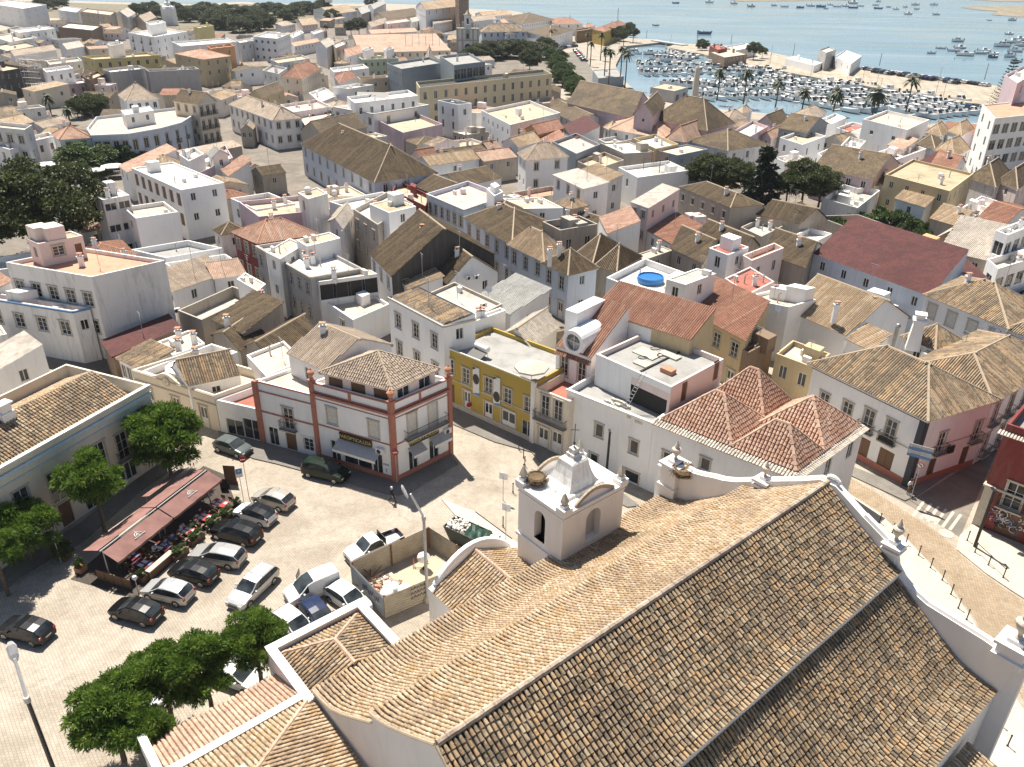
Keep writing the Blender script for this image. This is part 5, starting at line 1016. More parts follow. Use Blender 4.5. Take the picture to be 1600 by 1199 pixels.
# oculus house
o0=B(869.5,540,9.3);oc=[o0,o0+yu*4.4];oc=[Z(oc[0],9.3),Z(oc[1],9.3)];oc=oc+[Z(oc[1]+yb*.85,9.3),Z(oc[0]+yb*.85,9.3)]
ow,_=hp('tall white house with a round barrel dormer and rust red roof',9.3,None,Q=oc,wall='white',pal='rust',roof='shed L',rh=3.6,o=.02,L='2x1f,.95,2.2@.9')
p,u,n=on_wall(oc,0,2.15,10.35,.2);m=MB();wm=wall_mat('white');ring=lambda r,d:[p-n*d+u*math.cos(a)*r+np.array([0,0,1])*math.sin(a)*r for a in np.linspace(0,6.283,25)[:-1]]
A0,A1,A2,A3=ring(.9,0),ring(1.28,0),ring(1.28,3.9),ring(.9,.3)
m.add(A0+A1+A2+A3,[(i,(i+1)%24,24+(i+1)%24,24+i) for i in range(24)]+[(24+i,24+(i+1)%24,48+(i+1)%24,48+i) for i in range(24)]+[(i,72+i,72+(i+1)%24,(i+1)%24) for i in range(24)],wm);m.box((p-n*.75)*[1,1,0]+[0,0,9.2],(2.3,1.0,1.2),wm,(u,n));dm=m.build('dormer',ow)
m=MB();m.add(ring(.89,.25),[tuple(range(24))],glassm());sub(m,'oculus_pane',dm,ow);m=MB()
for a,b_ in((u,.89),(np.array([0,0,1.]),.89)):m.tube([p-n*.22-a*b_,p-n*.22+a*b_],.045,S('wframe'),4)
m.tube([q for q in ring(.4,.22)]+[ring(.4,.22)[0]],.03,S('wframe'),4);sub(m,'glazing_bars',dm,ow)
r=MB();f0,f1=oc[0]+n*.35,oc[1]+n*.35;tiles(r,[Z(f0,8.55),Z(f1,8.55),Z(oc[1],8.9),Z(oc[0],8.9)],'rust','full',.22);r.build('roof',ow)
# rear part of the oculus house, higher
k0=Z(oc[3],0)-yu*.3;kz=11.3;kQ=[Z(oc[3]-yu*.1+yb*.02,kz),Z(oc[3]+yu*11.6+yb*.02,kz)];kQ=kQ+[kQ[1]+yb*.62,kQ[0]+yb*.62]
kk,_=hp('rear block with long rust ribbed roof and flaking ochre gable',kz,None,Q=kQ,wall='ochre',pal='rust',roof='shed L',rh=1.9,o=.1)
m=MB();c_=oc[0]+yu*.76+yb*.50;m.box((c_[0],c_[1],8.9),(1.5,5.0,4.0),wall_mat('white'),(yu,unit(yb)));m.build('attic_wall',ow);band(kk,kQ,0,8,kz-8-.02,wall_mat('white'),'front_wall',0,.62,.03)
# white block, flat roofed penthouse, red hipped roofs
bz=7.35;b0=B(886,608,bz);b1=B(1019,662,bz);b1=Z(b0+yu*np.linalg.norm((b1-b0)[:2]),bz);bQ=[b0,b1,b1+yb*1.3,b0+yb*1.3]
wb,_=hp('plain white block with stone framed square windows and builders blocks on its terrace',bz,None,Q=bQ,wall='white',deck='grey',p=.7,L=[(935,683,.9,1.4,'q'),(989,709,.9,1.4,'q'),(984,765,1.6,1.2,'q'),(926,735,.9,1.3,'q')])
band(wb,bQ,0,bz-.1,.2,S('white'),'coping',d=.25)
pz=10.1;ph=[B(932,553,pz),B(1049,605,pz),B(1131,561,pz)];ph.append(ph[0]+ph[2]-ph[1])
pt_,_=hp('flat roofed white penthouse with pale pink side and dark open bay',pz,None,Q=ph,wall='pink',deck='grey',p=.55,z0=6.6,L=[(1008,648,4.6,2.5,'v')],R=[(1067,628,.9,2.1,'o'),(1117,594,.9,2.1,'o')],name='penthouse')
for f_,g_,sx,sy,sz,mt_ in((.72,.35,1.3,.9,.45,'terracap'),(.3,.55,2.6,1.8,.12,'stone'),(.42,.3,1.6,1.2,.15,'stone'),(.5,.7,2.2,1.0,.18,'stone'),(.52,.48,.16,6.5,.14,'black')):
    c_=ph[0]+(ph[1]-ph[0])*f_+(ph[3]-ph[0])*g_;m=MB();m.box((c_[0],c_[1],pz-.55),(sx,sy,sz),S(mt_),(unit(ph[1]-ph[0]),unit(ph[3]-ph[0])));m.build('roof_slab',pt_)
for f_,g_ in((.35,.4),(.45,.62),(.3,.7)):
    c_=Z(ph[0]+(ph[1]-ph[0])*f_+(ph[3]-ph[0])*g_,pz-.42);m=MB();m.tube([c_+np.array([.5*math.cos(x_),.4*math.sin(x_),.02*x_]) for x_ in np.linspace(0,5.5,14)],.04,S('black'),4);m.build('cable',pt_)
m=MB();a_,b_=ph[0],ph[1];u_=unit(b_-a_);n_=np.array([u_[1],-u_[0],0]);
band(pt_,ph,0,9.4,.7,wall_mat('white'),'front_fascia',d=.03);band(pt_,ph,0,6.7,2.7,wall_mat('white'),'front_wall',0,.5,.03)
ld=thing('ladder','long aluminium ladder leaning on the white penthouse','ladder',B(978,646,6.7));q0=B(972,647,6.7);q1=Z(ph[0]+u_*np.linalg.norm(ph[1]-ph[0])*.66+n_*.05,10.5);sd=u_*.22
for sg in(-1,1):m=MB();m.tube([q0+sd*sg,q1+sd*sg],.035,S('rail'),4);m.build('rail',ld)
for i in range(1,13):m=MB();c=q0+(q1-q0)*i/13;m.tube([c-sd,c+sd],.025,S('rail'),4);m.build('rung',ld)
rg=random.Random(3)
for x,y,n_b in((957,640,14),(995,660,8),(968,634,9)):
    pal_=thing('block_pile',{957:'long pile of pale building blocks along the terrace edge',995:'short upright pile of pale building blocks near the ladder',968:'pale building blocks heaped behind the long pile'}[x],'block pile',B(x,y,6.7))
    for i in range(n_b):
        m=MB();c=B(x,y,6.7)+yu*((i%5)*.42-.8)+np.array([0,0,.24*(i//5)])+yb*.03*rg.uniform(-1,1);m.box(c,(.38,.22,.22),plaster((.62,.58,.5),.2),(unit(yu+yb*.03*rg.uniform(-1,1)),unit(yb)));m.build('block',pal_)
rz_=7.55;r0=Z(b1+yu*.02,rz_);r1=B(1241,747,rz_);r2=B(1351,666,rz_);r1=Z(r0+yu*np.linalg.norm((r1-r0)[:2]),rz_);r2_=r1+unit(r2-r1)*np.linalg.norm(r2-r1);rQ=[r0,r1,r2_,r0+(r2_-r1)]
rb,_=hp('white corner block under five new red hipped roofs with tiled eaves',rz_,None,Q=rQ,wall='white',deck='red',p=.35,L=[(1100,735,.9,1.2,'q'),(1041,725,.9,1.2,'q'),(1045,778,.9,1.3,'q')],R='3x1n,1.2,1.6')
er=MB()
for e in(0,1):
    a_,b_=rQ[e],rQ[e+1];u_=unit(b_-a_);n_=np.array([u_[1],-u_[0],0]);tiles(er,[a_+n_*.45-[0,0,.12],b_+n_*.45-[0,0,.12],b_+[0,0,.1]-n_*.5,a_+[0,0,.1]-n_*.5],'pale','full',.28)
er.build('eave_tiles',rb)
LR=np.linalg.norm(rQ[1]-rQ[0]);WR=np.linalg.norm(rQ[2]-rQ[1]);ru=(rQ[1]-rQ[0])/LR;rv=(rQ[2]-rQ[1])/WR
def RP(fu,fv,z):q=rQ[0]+ru*LR*fu+rv*WR*fv;return Z(q,z)
for u0,u1,v0,v1,z,mode in((.03,.55,.04,.55,2.9,'h'),(.55,.98,.04,.42,2.6,'h'),(.50,.98,.42,.97,2.9,'h'),(.06,.5,.56,.98,3.3,'h')):
    c4=[RP(u0,v0,7.75),RP(u1,v0,7.75),RP(u1,v1,7.75),RP(u0,v1,7.75)];du,dvv=(u1-u0)*LR,(v1-v0)*WR
    if du>dvv:i_=dvv/2/LR;a1,a2=RP(u0+i_,(v0+v1)/2,7.75+z),RP(u1-i_,(v0+v1)/2,7.75+z);F=[[c4[0],c4[1],a2,a1],[c4[2],c4[3],a1,a2],[c4[1],c4[2],a2],[c4[3],c4[0],a1]]
    else:i_=du/2/WR;a1,a2=RP((u0+u1)/2,v0+i_,7.75+z),RP((u0+u1)/2,v1-i_,7.75+z);F=[[c4[0],c4[1],a1],[c4[2],c4[3],a2],[c4[1],c4[2],a2,a1],[c4[3],c4[0],a1,a2]]
    cp=[(a1,a2),(c4[0],a1),(c4[1],a2 if du>dvv else a1),(c4[2],a2),(c4[3],a1 if du>dvv else a2)]
    roofbox('roof',rb,rb,F,'red','full',.3,cp)
# right corner house
rc=7.8;q1=B(1417,762,0);q0_=B(1272,567,rc);q2=B(1553,621,rc);cr=[Z(q0_,rc),Z(q1,rc),Z(q2,rc)];cr.append(cr[0]+cr[2]-cr[1])
hc,_=hp('white corner house with striped hipped roof, navy corner and iron balconies',rc,None,Q=cr,wall='white',pal='dark',roof='hip L',rh=2.9,o=.45,L=[(1284,640,1.1,1.9,'s'),(1320,655,1.1,1.9,'s'),(1352,674,1.1,2.4,'b'),(1386,691,1.15,2.4,'b'),(1341,722,1.5,2.6,'o'),(1376,743,1.6,2.6,'o')],R=[(1465,708,1.0,2.3,'b'),(1520,690,1.0,2.3,'b'),(1447,757,1.1,2.5,'o'),(1500,731,1.1,2.5,'o')])
for e in(0,1):band(hc,cr,e,0,.75,red,'plinth',d=.05);band(hc,cr,e,7.2,.16,S('navy'),'cornice',d=.12);band(hc,cr,e,3.9,.1,S('stone'),'string_course',d=.07)
for e,s0,s1 in((0,.955,1.0),(1,0,.05)):band(hc,cr,e,0,7.7,S('navy'),'corner_band',s0,s1,.07)
s,z=wall_hit(cr,0,1382,700);p,u,n=on_wall(cr,0,s,3.35,.15);m=MB();m.box(p,(1.6,.1,.5),S('black'),(u,n));m.build('sign_board',hc)
s,z=wall_hit(cr,1,1480,712);p,u,n=on_wall(cr,1,s,2.7,.15);m=MB();m.box(p,(1.0,.1,.8),S('black'),(u,n));m.build('sign_board',hc)
w1=Z(cr[2],7.0);wd=unit(B(1610,588,7)-B(1553,621,7));nw=[w1-np.array([-wd[1],wd[0],0])*-0+np.array([-wd[1],wd[0],0])*9,w1+wd*.1,w1+wd*16,w1+wd*16+np.array([-wd[1],wd[0],0])*9]
hp('white street house with two floors of balconies behind the navy corner house',7.4,None,Q=[Z(q,7.4) for q in nw],wall='white',pal='dark',roof='hip R',rh=2.2,R='5x2b,1.0,1.7')
# dark red tiled house at the right edge
g0=B(1519,818,0);g1=B(1650,872,0);gu=unit(g1-g0);gb=np.array([-gu[1],gu[0],0])
dr=[Z(g0,10.4),Z(g0+gu*13,10.4),Z(g0+gu*13+gb*12,10.4),Z(g0+gb*12,10.4)]
dh,_=hp('dark red house with graffiti shopfront at the right edge',10.4,None,Q=dr,wall='maroon',deck='grey',p=.9,L=[(1577,795,1.4,2.5,'b'),(1640,825,1.4,2.5,'b'),(1568,844,2.0,2.6,'o'),(1620,866,2.2,2.6,'o')])
p,u,n=on_wall(dr,0,.35,0,0);m=MB();m.box((p[0],p[1],0),(.7,.5,4.2),S('stone'),(u,n));m.box((p[0],p[1],4.2),(1,.7,.2),S('stone'),(u,n));m.build('pilaster',dh);band(dh,dr,0,4.1,.2,S('stone'),'string_course',d=.14)
r=MB();tiles(r,[dr[0]+n*.5-gu*.4-[0,0,.9],dr[1]+n*.5-[0,0,.9],dr[1]-[0,0,.7],dr[0]-gu*.4-[0,0,.7]],'pale','full',.24);r.build('eave_tiles',dh)
m=MB();rg=random.Random(5)
for s,z,ww,hh in((1.7,.9,2.2,1.6),(4.1,.7,2.2,1.9),(7.6,.5,2.4,2.0)):
    for i in range(26):
        p,u,n=on_wall(dr,0,s+rg.uniform(0,ww)-ww/2,z+rg.uniform(0,hh),.1);a0=rg.uniform(0,6);rr=rg.uniform(.12,.4);pts=[p+u*math.cos(a0+a)*rr+np.array([0,0,1])*math.sin(a0+a)*rr*rg.uniform(.7,1.2) for a in np.linspace(0,rg.uniform(2,5),7)]
        m.tube(pts,rg.uniform(.02,.05),[S('white'),S('black'),S('cloth_blue'),S('rail')][i%4],4)
m.build('graffiti',dh)
# ---------------------------------------------------------------- trees
def leafmat(name,cols,tr=.25):
    key=('leaf',name)
    if key in MT:return MT[key]
    m,t,b=newmat(name);g=t.nodes.new('ShaderNodeNewGeometry');c=ramp(t,g.outputs['Random Per Island'],[(i/(len(cols)-1),q) for i,q in enumerate(cols)])
    nz=noise(t,1.3,4,pos(t));c=mix(t,ramp(t,nz,[(.35,(.65,)*3),(.5,(0,0,0))]),c,mul(cols[0],.75));c=mix(t,ramp(t,nz,[(.5,(0,0,0)),(.68,(.8,)*3)]),c,mul(cols[-2],1.35))
    t.links.new(c,b.inputs['Base Color']);b.inputs['Roughness'].default_value=.6
    tl=t.nodes.new('ShaderNodeBsdfTranslucent');t.links.new(c,tl.inputs['Color']);mx=t.nodes.new('ShaderNodeMixShader');mx.inputs[0].default_value=tr
    t.links.new(b.outputs[0],mx.inputs[1]);t.links.new(tl.outputs[0],mx.inputs[2]);t.links.new(mx.outputs[0],t.nodes['Material Output'].inputs['Surface']);MT[key]=m;return m
LEAF={'jac':leafmat('feathery_leaves',[(.055,.12,.014),(.10,.19,.026),(.19,.27,.042),(.07,.145,.018)],.38),'dark':leafmat('dark_leaves',[(.042,.06,.018),(.075,.095,.028),(.125,.135,.045)],.25),'round':leafmat('clipped_leaves',[(.05,.085,.02),(.08,.125,.028),(.12,.165,.042)],.2),'con':leafmat('needles',[(.016,.03,.016),(.028,.045,.02),(.045,.062,.028)],.1),'palm':leafmat('fronds',[(.04,.055,.018),(.06,.078,.028),(.09,.10,.042)],.15)}
def leafcloud(kind,R,H,nc,nl,seed,ls=(.5,.16),flat=.8,shape='dome'):
    rg=np.random.default_rng(seed);C=[]
    while len(C)<nc:
        p=rg.uniform(-1,1,3)
        r=np.linalg.norm(p)
        if r>1 or r<.35:continue
        if shape=='dome' and p[2]<-.45 and rg.random()<.7:continue
        C.append(p*np.array([R,R,H]))
    if shape=='cone':
        C=[];
        for i in range(nc):
            f=rg.random()**1.4;a=rg.uniform(0,6.283);r=R*(1-f*.92)*rg.uniform(.35,1);C.append(np.array([math.cos(a)*r,math.sin(a)*r,(f*2-1)*H]))
    V=[];F=[];k=0;cr=R*((.36 if kind=='jac' else .34) if shape!='cone' else .28)*min(1,(26/nc)**.33*1.3)
    for c in C:
        s=rg.uniform(.6,1.25);n=int(nl*s)
        d=rg.normal(size=(n,3));d/=np.linalg.norm(d,axis=1)[:,None];d[:,2]=np.abs(d[:,2])*.9-.25;P=c+d*(rg.random((n,1))**.45)*cr*s*np.array([1,1,flat])
        A=d+rg.normal(size=(n,3))*.55;A/=np.linalg.norm(A,axis=1)[:,None];Bv=np.cross(A,rg.normal(size=(n,3)));Bv/=np.linalg.norm(Bv,axis=1)[:,None]
        L=ls[0]*rg.uniform(.6,1.3,(n,1));W=ls[1]*rg.uniform(.7,1.3,(n,1));up=np.array([0,0,-.12])
        q=np.stack([P-Bv*W*.4,P+A*L*.5+Bv*-W*.9,P+A*L+up*L,P+A*L*.5+Bv*W*.9],1)
        V.append(q.reshape(-1,3));F+= [(k+4*i,k+4*i+1,k+4*i+2,k+4*i+3) for i in range(n)];k+=4*n
    V=np.concatenate(V);me=bpy.data.meshes.new('crown');me.from_pydata([tuple(v) for v in V],[],F);me.materials.append(LEAF[kind]);me.update();return me,C
CROWN={}
def crown(kind,seed):
    key=(kind,seed)
    if key not in CROWN:
        CROWN[key]={'jac':lambda:leafcloud('jac',1,.72,44,560,seed,(.15,.022),.62),'dark':lambda:leafcloud('dark',1,.75,80,420,seed,(.06,.026),.8),'round':lambda:leafcloud('round',1,.8,60,300,seed,(.08,.035),.8),'con':lambda:leafcloud('con',.55,1,70,110,seed,(.12,.035),.5,'cone'),'bush':lambda:leafcloud('round',1,.7,22,150,seed,(.16,.07),.8)}[kind]()
    return CROWN[key]
def tree(label,base,top,R,kind,seed=1,name='tree',group=None,lean=(0,0),cat='tree',trunk=True):
    R*={'jac':.71,'bush':.9,'con':1}.get(kind,.98)
    b=np.array([base[0],base[1],0.]);root=thing(name,label,cat,b,group);me,C=crown(kind,seed);H=top
    o=bpy.data.objects.new('crown',me);COL.objects.link(o);o.parent=root;rg=random.Random(seed+int(R*100))
    if kind=='con':sz=H*.48;sc=(R/.55,R/.55,sz);cz=H-sz
    elif kind=='bush':sc=(R,R,H*.6);cz=H*.45
    elif kind=='jac':sz=min(R*1.15,H*.62);sc=(R,R,sz/.72*.86);cz=H-sz*.88
    else:sz=min(R*.95,H*.62);sc=(R,R,sz/.75*.8);cz=H-sz*.85
    o.scale=sc;o.location=(lean[0],lean[1],cz);o.rotation_euler=(0,0,rg.uniform(0,6.28))
    if trunk:
        m=MB();t=max(.09,H*.022);lx,ly=lean;fk=cz-sc[2]*.45
        m.tube([(0,0,-.1),(lx*.3+t*.3,ly*.3,fk*.5),(lx*.7,ly*.7,fk)],[t*1.25,t,t*.85],S('bark'),8)
        for i in range(6):
            a=i*1.05+rg.uniform(-.3,.3);e=(lx+math.cos(a)*R*.6,ly+math.sin(a)*R*.6,cz+sc[2]*.25);m.tube([(lx*.7,ly*.7,fk-.1),((lx+e[0])/2,(ly+e[1])/2,(fk+e[2])/2+.2),e],[t*.55,t*.38,t*.14],S('bark'),5)
        if kind=='con':m.tube([(0,0,fk),(0,0,H*.95)],[t*.8,.03],S('bark'),6)
        q=m.build('trunk',None,base=(0,0,0));q.parent=root
    return root
def tpx(label,bx,by,tx,ty,rpx,kind,seed=1,**k):     # base pixel, crown top pixel, crown radius in pixels
    b=B(bx,by);h=HT(tx,ty,b);D=math.sqrt(b[0]**2+b[1]**2+(CAM_H-h*.6)**2);return tree(label,b,h,rpx*D/F_PX,kind,seed,**k)
def thigh(label,x,y,h,rpx,kind,seed=1,**k):          # crown centre pixel at about height h*.62
    c=B(x,y,h*.62);D=math.sqrt(c[0]**2+c[1]**2+(CAM_H-h*.6)**2);return tree(label,c,h,rpx*D/F_PX,kind,seed,**k)
tpx('large feathery green tree behind the end of the maroon awning',268,748,282,632,62,'jac',1)
tpx('feathery green tree in the middle of the cafe facade',165,830,138,712,50,'jac',2)
tpx('feathery green tree at the left end of the cafe facade',52,880,62,775,54,'jac',3)
thigh('feathery tree cut by the left edge of the frame',-8,872,6,34,'jac',2)
thigh('foremost feathery tree at the lower left of the chapel',172,1118,6.5,62,'jac',1)
thigh('feathery tree between the foremost tree and the pale roof',252,1062,6.5,58,'jac',3)
thigh('broad feathery tree beside the rose tiled sacristy roof',318,1052,6.5,62,'jac',2)
thigh('feathery tree touching the chapel parapet',398,1010,6.5,52,'jac',1)
thigh('feathery tree in front of the low sacristy gable',222,1148,5.5,46,'jac',2)
thigh('huge dark spreading tree at the left edge among the roofs',62,310,16,72,'dark',1)
thigh('dark crown rising left behind the huge spreading tree',-22,345,11,46,'dark',2)
thigh('round clipped tree on the shaded square, larger of two',133,240,6.5,34,'round',1,cat='tree')
thigh('round clipped tree on the shaded square, smaller of two',196,235,5.5,22,'round',2)
for i,(x,y,r,h,lab) in enumerate(((1112,268,34,10,'dark conifer at the left end of the conifer group'),(1140,275,30,9,'bushy dark conifer second from the left of the conifers'),(1196,272,30,13,'tall pointed conifer in the middle of the conifer group'),(1165,280,26,9,'low conifer beside the tall pointed one'),(1258,285,34,11,'wide dark conifer beside the white flat house'),(1232,292,22,8,'small conifer between the two tall ones'),(1285,288,26,9,'dark conifer at the right end of the conifer group'))):
    thigh(lab,x,y,h,r,'con' if i in(2,) else 'dark',i%3+1,group='dark conifers in the walled garden',cat='conifer')
for i,(x,y,r,lab) in enumerate(((1348,342,22,'dense green bush filling the ruined enclosure'),(1378,335,20,'green bush on the ruin wall, right of the dense one'),(1400,338,18,'bush beside the pale ruin wall'),(1425,350,16,'leafy bush under the broken wall'),(1310,350,14,'olive bush left of the ruined enclosure'),(1330,362,12,'low weeds bush at the foot of the ruin'),(1438,368,14,'bush behind the orange rimmed roof'),(1450,360,12,'small bush near the pale gabled sheds'))):thigh(lab,x,y,4,r,'bush',i%2+1,name='bush',cat='bush')
thigh('dark shrub beside the patchy brown warehouse',704,252,6,24,'dark',1);thigh('low shrub in the yard right of the warehouse',682,258,5,14,'bush',1,name='bush',cat='bush')
thigh('shrubs in the planter under the round clipped trees',150,268,3,16,'bush',2,name='bush',cat='bush');thigh('garden tree behind the palms at the lilac front',142,158,7,20,'dark',3);thigh('garden shrub left of the palms',118,166,6,12,'dark',1)
rg=random.Random(11)
for i in range(12):
    x=864+rg.uniform(-6,8)+i*3.3;y=84+i*5.6;thigh(('%s leafy tree in the green row beside the avenue, near the %s')%(('slender','bushy','tall','pale','dark','small')[i%6],('hotel end','basin end')[i<6]),x,y,7,11+rg.uniform(-1,5),'round',i%2+1,group='tree row beside the avenue')
for i,(x,y,r) in enumerate(((746,80,20),(762,76,22),(778,73,24),(794,72,22),(814,74,18),(838,74,24),(852,68,16),(828,90,16))):thigh('%s tree of the dark group between the arch gate and the avenue'%('leftmost dark,second dark,low dark,middle dark,round dark,tall dark,rightmost dark,front dark'.split(',')[i]),x,y,9,r,'dark',i%3+1,group='dark square trees by the arch gate')
PK=[(305,16,17),(322,12,16),(340,18,18),(358,14,17),(375,20,18),(392,16,17),(330,28,16),(350,30,18),(372,34,18),(390,32,16),(408,14,17),(425,10,17),(442,14,16),(455,20,18),(470,8,15),(487,10,14),(412,30,15),(250,16,14),(235,10,13),(270,12,14),(215,12,12),(290,20,13),(520,24,12),(528,18,10),(560,38,11),(548,44,9),(505,4,10),(580,2,9),(65,4,10),(90,2,12),(700,2,9)]
for i,(x,y,r) in enumerate(PK):thigh('far park tree with a dense dark crown beyond the rooftops',x,y,11,r,'dark',i%3+1,group='far park trees')
def palm(label,bx,by,tx,ty,r=1.9,group='tall palms by the marina'):
    b=B(bx,by);h=HT(tx,ty,b);root=thing('palm_tree',label,'palm',b,group)
    m=MB();m.tube([(0,0,0),(.1,0,h*.5),(0,.1,h-.6)],[.28,.22,.26],S('bark'),7);q=m.build('trunk',None,base=(0,0,0));q.parent=root
    m=MB();rg=random.Random(int(bx))
    for i in range(46):
        a=i*2.4+rg.uniform(-.2,.2);e=rg.uniform(-.7,1.25);l=r*rg.uniform(.8,1.1);d=np.array([math.cos(a),math.sin(a),0]);sd=np.array([-d[1],d[0],0])*.13*r
        p0=np.array([0,.1,h-.5]);pts=[p0+d*l*f*math.cos(e*(1-.3*f))+np.array([0,0,l*f*math.sin(e)-.55*l*f*f]) for f in(0,.35,.7,1)];ws=(.25,1,.9,.1)
        for k in range(3):m.quad(pts[k]-sd*ws[k],pts[k]+sd*ws[k],pts[k+1]+sd*ws[k+1],pts[k+1]-sd*ws[k+1],LEAF['palm'])
    q=m.build('fronds',None,base=(0,0,0));q.parent=root;return root
for lab,bx,by,tx,ty,r in(('palm rising left of the cafe pavilion roof',943,134,943,74,2.6),('tallest palm in front of the pavilion',950,141,952,78,2.6),('palm with thick crown right of the tallest',968,135,967,74,2.6),('palm nearest to the basin corner',976,138,979,80,2.8),('palm near the avenue kerb, small crown',917,92,918,52,2.2),('palm beyond the terrace cafe',938,95,939,52,2.3),('short palm on the avenue lawn',922,104,923,66,2.3),('palm by the moored boats on the left quay',866,75,867,46,2),('palm beside the long white fronted building',860,78,861,47,2),('palm standing right of the white obelisk',1120,158,1123,110,3.0),('palm behind the beige basin cottages',1161,163,1166,111,3.2),('palm at the left of the beige hipped house',1211,170,1212,124,3.0),('squat palm beside the beige hipped house',1253,172,1254,140,3),('broad palm in front of the boats',1302,175,1302,140,3.8),('broad low palm with full round crown',1362,185,1363,142,4.4),('slender palm before the basin end',1415,176,1421,122,3.4)):palm(lab,bx,by,tx,ty,r)
for lab,bx,by,tx,ty in(('garden palm in front of the beige gabled shed',110,196,112,168),('palm in the walled garden under the scaffold',80,180,78,150),('small palm between the garden shrubs',124,176,125,150),('palm beside the plain white house in the park',511,68,512,38),('short palm in front of the round clipped trees',146,276,147,252)):palm(lab,bx,by,tx,ty,2.4,'garden palms')
b=B(1560,186);nr_=thing('norfolk_pine','tall tiered pine by the lilac block at the right edge','pine',b);h=HT(1576,88,b);m=MB();m.tube([(0,0,0),(0,0,h)],[.35,.05],S('bark'),7);q=m.build('trunk',None,base=(0,0,0));q.parent=nr_
m=MB();rg=random.Random(4)
for k in range(16):
    z=h*(.2+.78*k/16);R=(1-k/16.5)*h*.21+.4
    for i in range(9):
        a=i*.7+k*.4;d=np.array([math.cos(a),math.sin(a),0]);n_=np.array([-d[1],d[0],0])
        for f in np.linspace(.15,1,6):
            c=d*R*f+np.array([0,0,z+.25*R*f*f])
            for sg in(-1,1):e=c+n_*sg*.55*(1.2-f)*R*.35+d*.3;m.add([c-d*.15,e+[0,0,.1],c+d*.35,c+[0,0,.25]],[(0,1,2),(0,3,1)],LEAF['con'])
q=m.build('crown',None,base=(0,0,0));q.parent=nr_
# ---------------------------------------------------------------- cars
def paint(c):
    key=('paint',c)
    if key in MT:return MT[key]
    m,t,b=newmat('car_paint');b.inputs['Base Color'].default_value=(*c,1);b.inputs['Roughness'].default_value=.25;b.inputs['Coat Weight'].default_value=.12;b.inputs['Specular IOR Level'].default_value=.25;b.inputs['Coat Roughness'].default_value=.06;b.inputs['Metallic'].default_value=.35 if .2<c[0]<.6 else 0;MT[key]=m;return m
CT={ # length, belt/roof outline [(x,belt z,roof z or None)], half width
 'hatch':(4.0,.86,[(2.0,.50,0),(1.93,.66,0),(1.7,.76,0),(1.05,.92,0),(.75,.94,1.12),(.25,.95,1.40),(-.3,.96,1.45),(-.95,.97,1.42),(-1.5,.99,1.33),(-1.75,.99,1.15),(-1.93,.93,0),(-2.0,.6,0)]),
 'wagon':(4.6,.89,[(2.3,.50,0),(2.22,.66,0),(1.95,.76,0),(1.1,.93,0),(.8,.95,1.12),(.25,.95,1.40),(-.4,.96,1.47),(-1.3,.98,1.45),(-1.95,1.0,1.38),(-2.15,1.0,1.2),(-2.27,.95,0),(-2.3,.6,0)]),
 'suv':(4.5,.92,[(2.25,.55,0),(2.2,.78,0),(1.95,.92,0),(1.15,1.04,0),(.9,1.05,1.22),(.4,1.06,1.58),(-.3,1.07,1.66),(-1.3,1.09,1.63),(-1.9,1.1,1.55),(-2.1,1.1,1.35),(-2.22,1.04,0),(-2.25,.65,0)]),
 'mpv':(4.6,.92,[(2.3,.5,0),(2.24,.7,0),(2.0,.82,0),(1.35,.98,0),(1.1,1.0,1.12),(.3,1.02,1.60),(-.4,1.03,1.70),(-1.4,1.04,1.68),(-2.0,1.05,1.6),(-2.18,1.05,1.4),(-2.28,1.0,0),(-2.3,.6,0)]),
 'van':(4.2,.92,[(2.1,.5,0),(2.04,.72,0),(1.8,.86,0),(1.25,1.02,0),(1.05,1.04,1.2),(.5,1.05,1.66),(.0,1.06,1.80),(-1.2,1.06,1.84),(-1.95,1.06,1.80),(-2.05,1.06,1.72),(-2.09,1.0,0),(-2.1,.6,0)]),
 'pickup':(5.0,.90,[(2.5,.55,0),(2.45,.8,0),(2.2,.95,0),(1.35,1.05,0),(1.1,1.06,1.25),(.65,1.06,1.62),(.2,1.06,1.70),(-.25,1.06,1.68),(-.5,1.06,1.4),(-.55,1.04,0),(-.6,1.02,0),(-2.5,1.02,0)])}
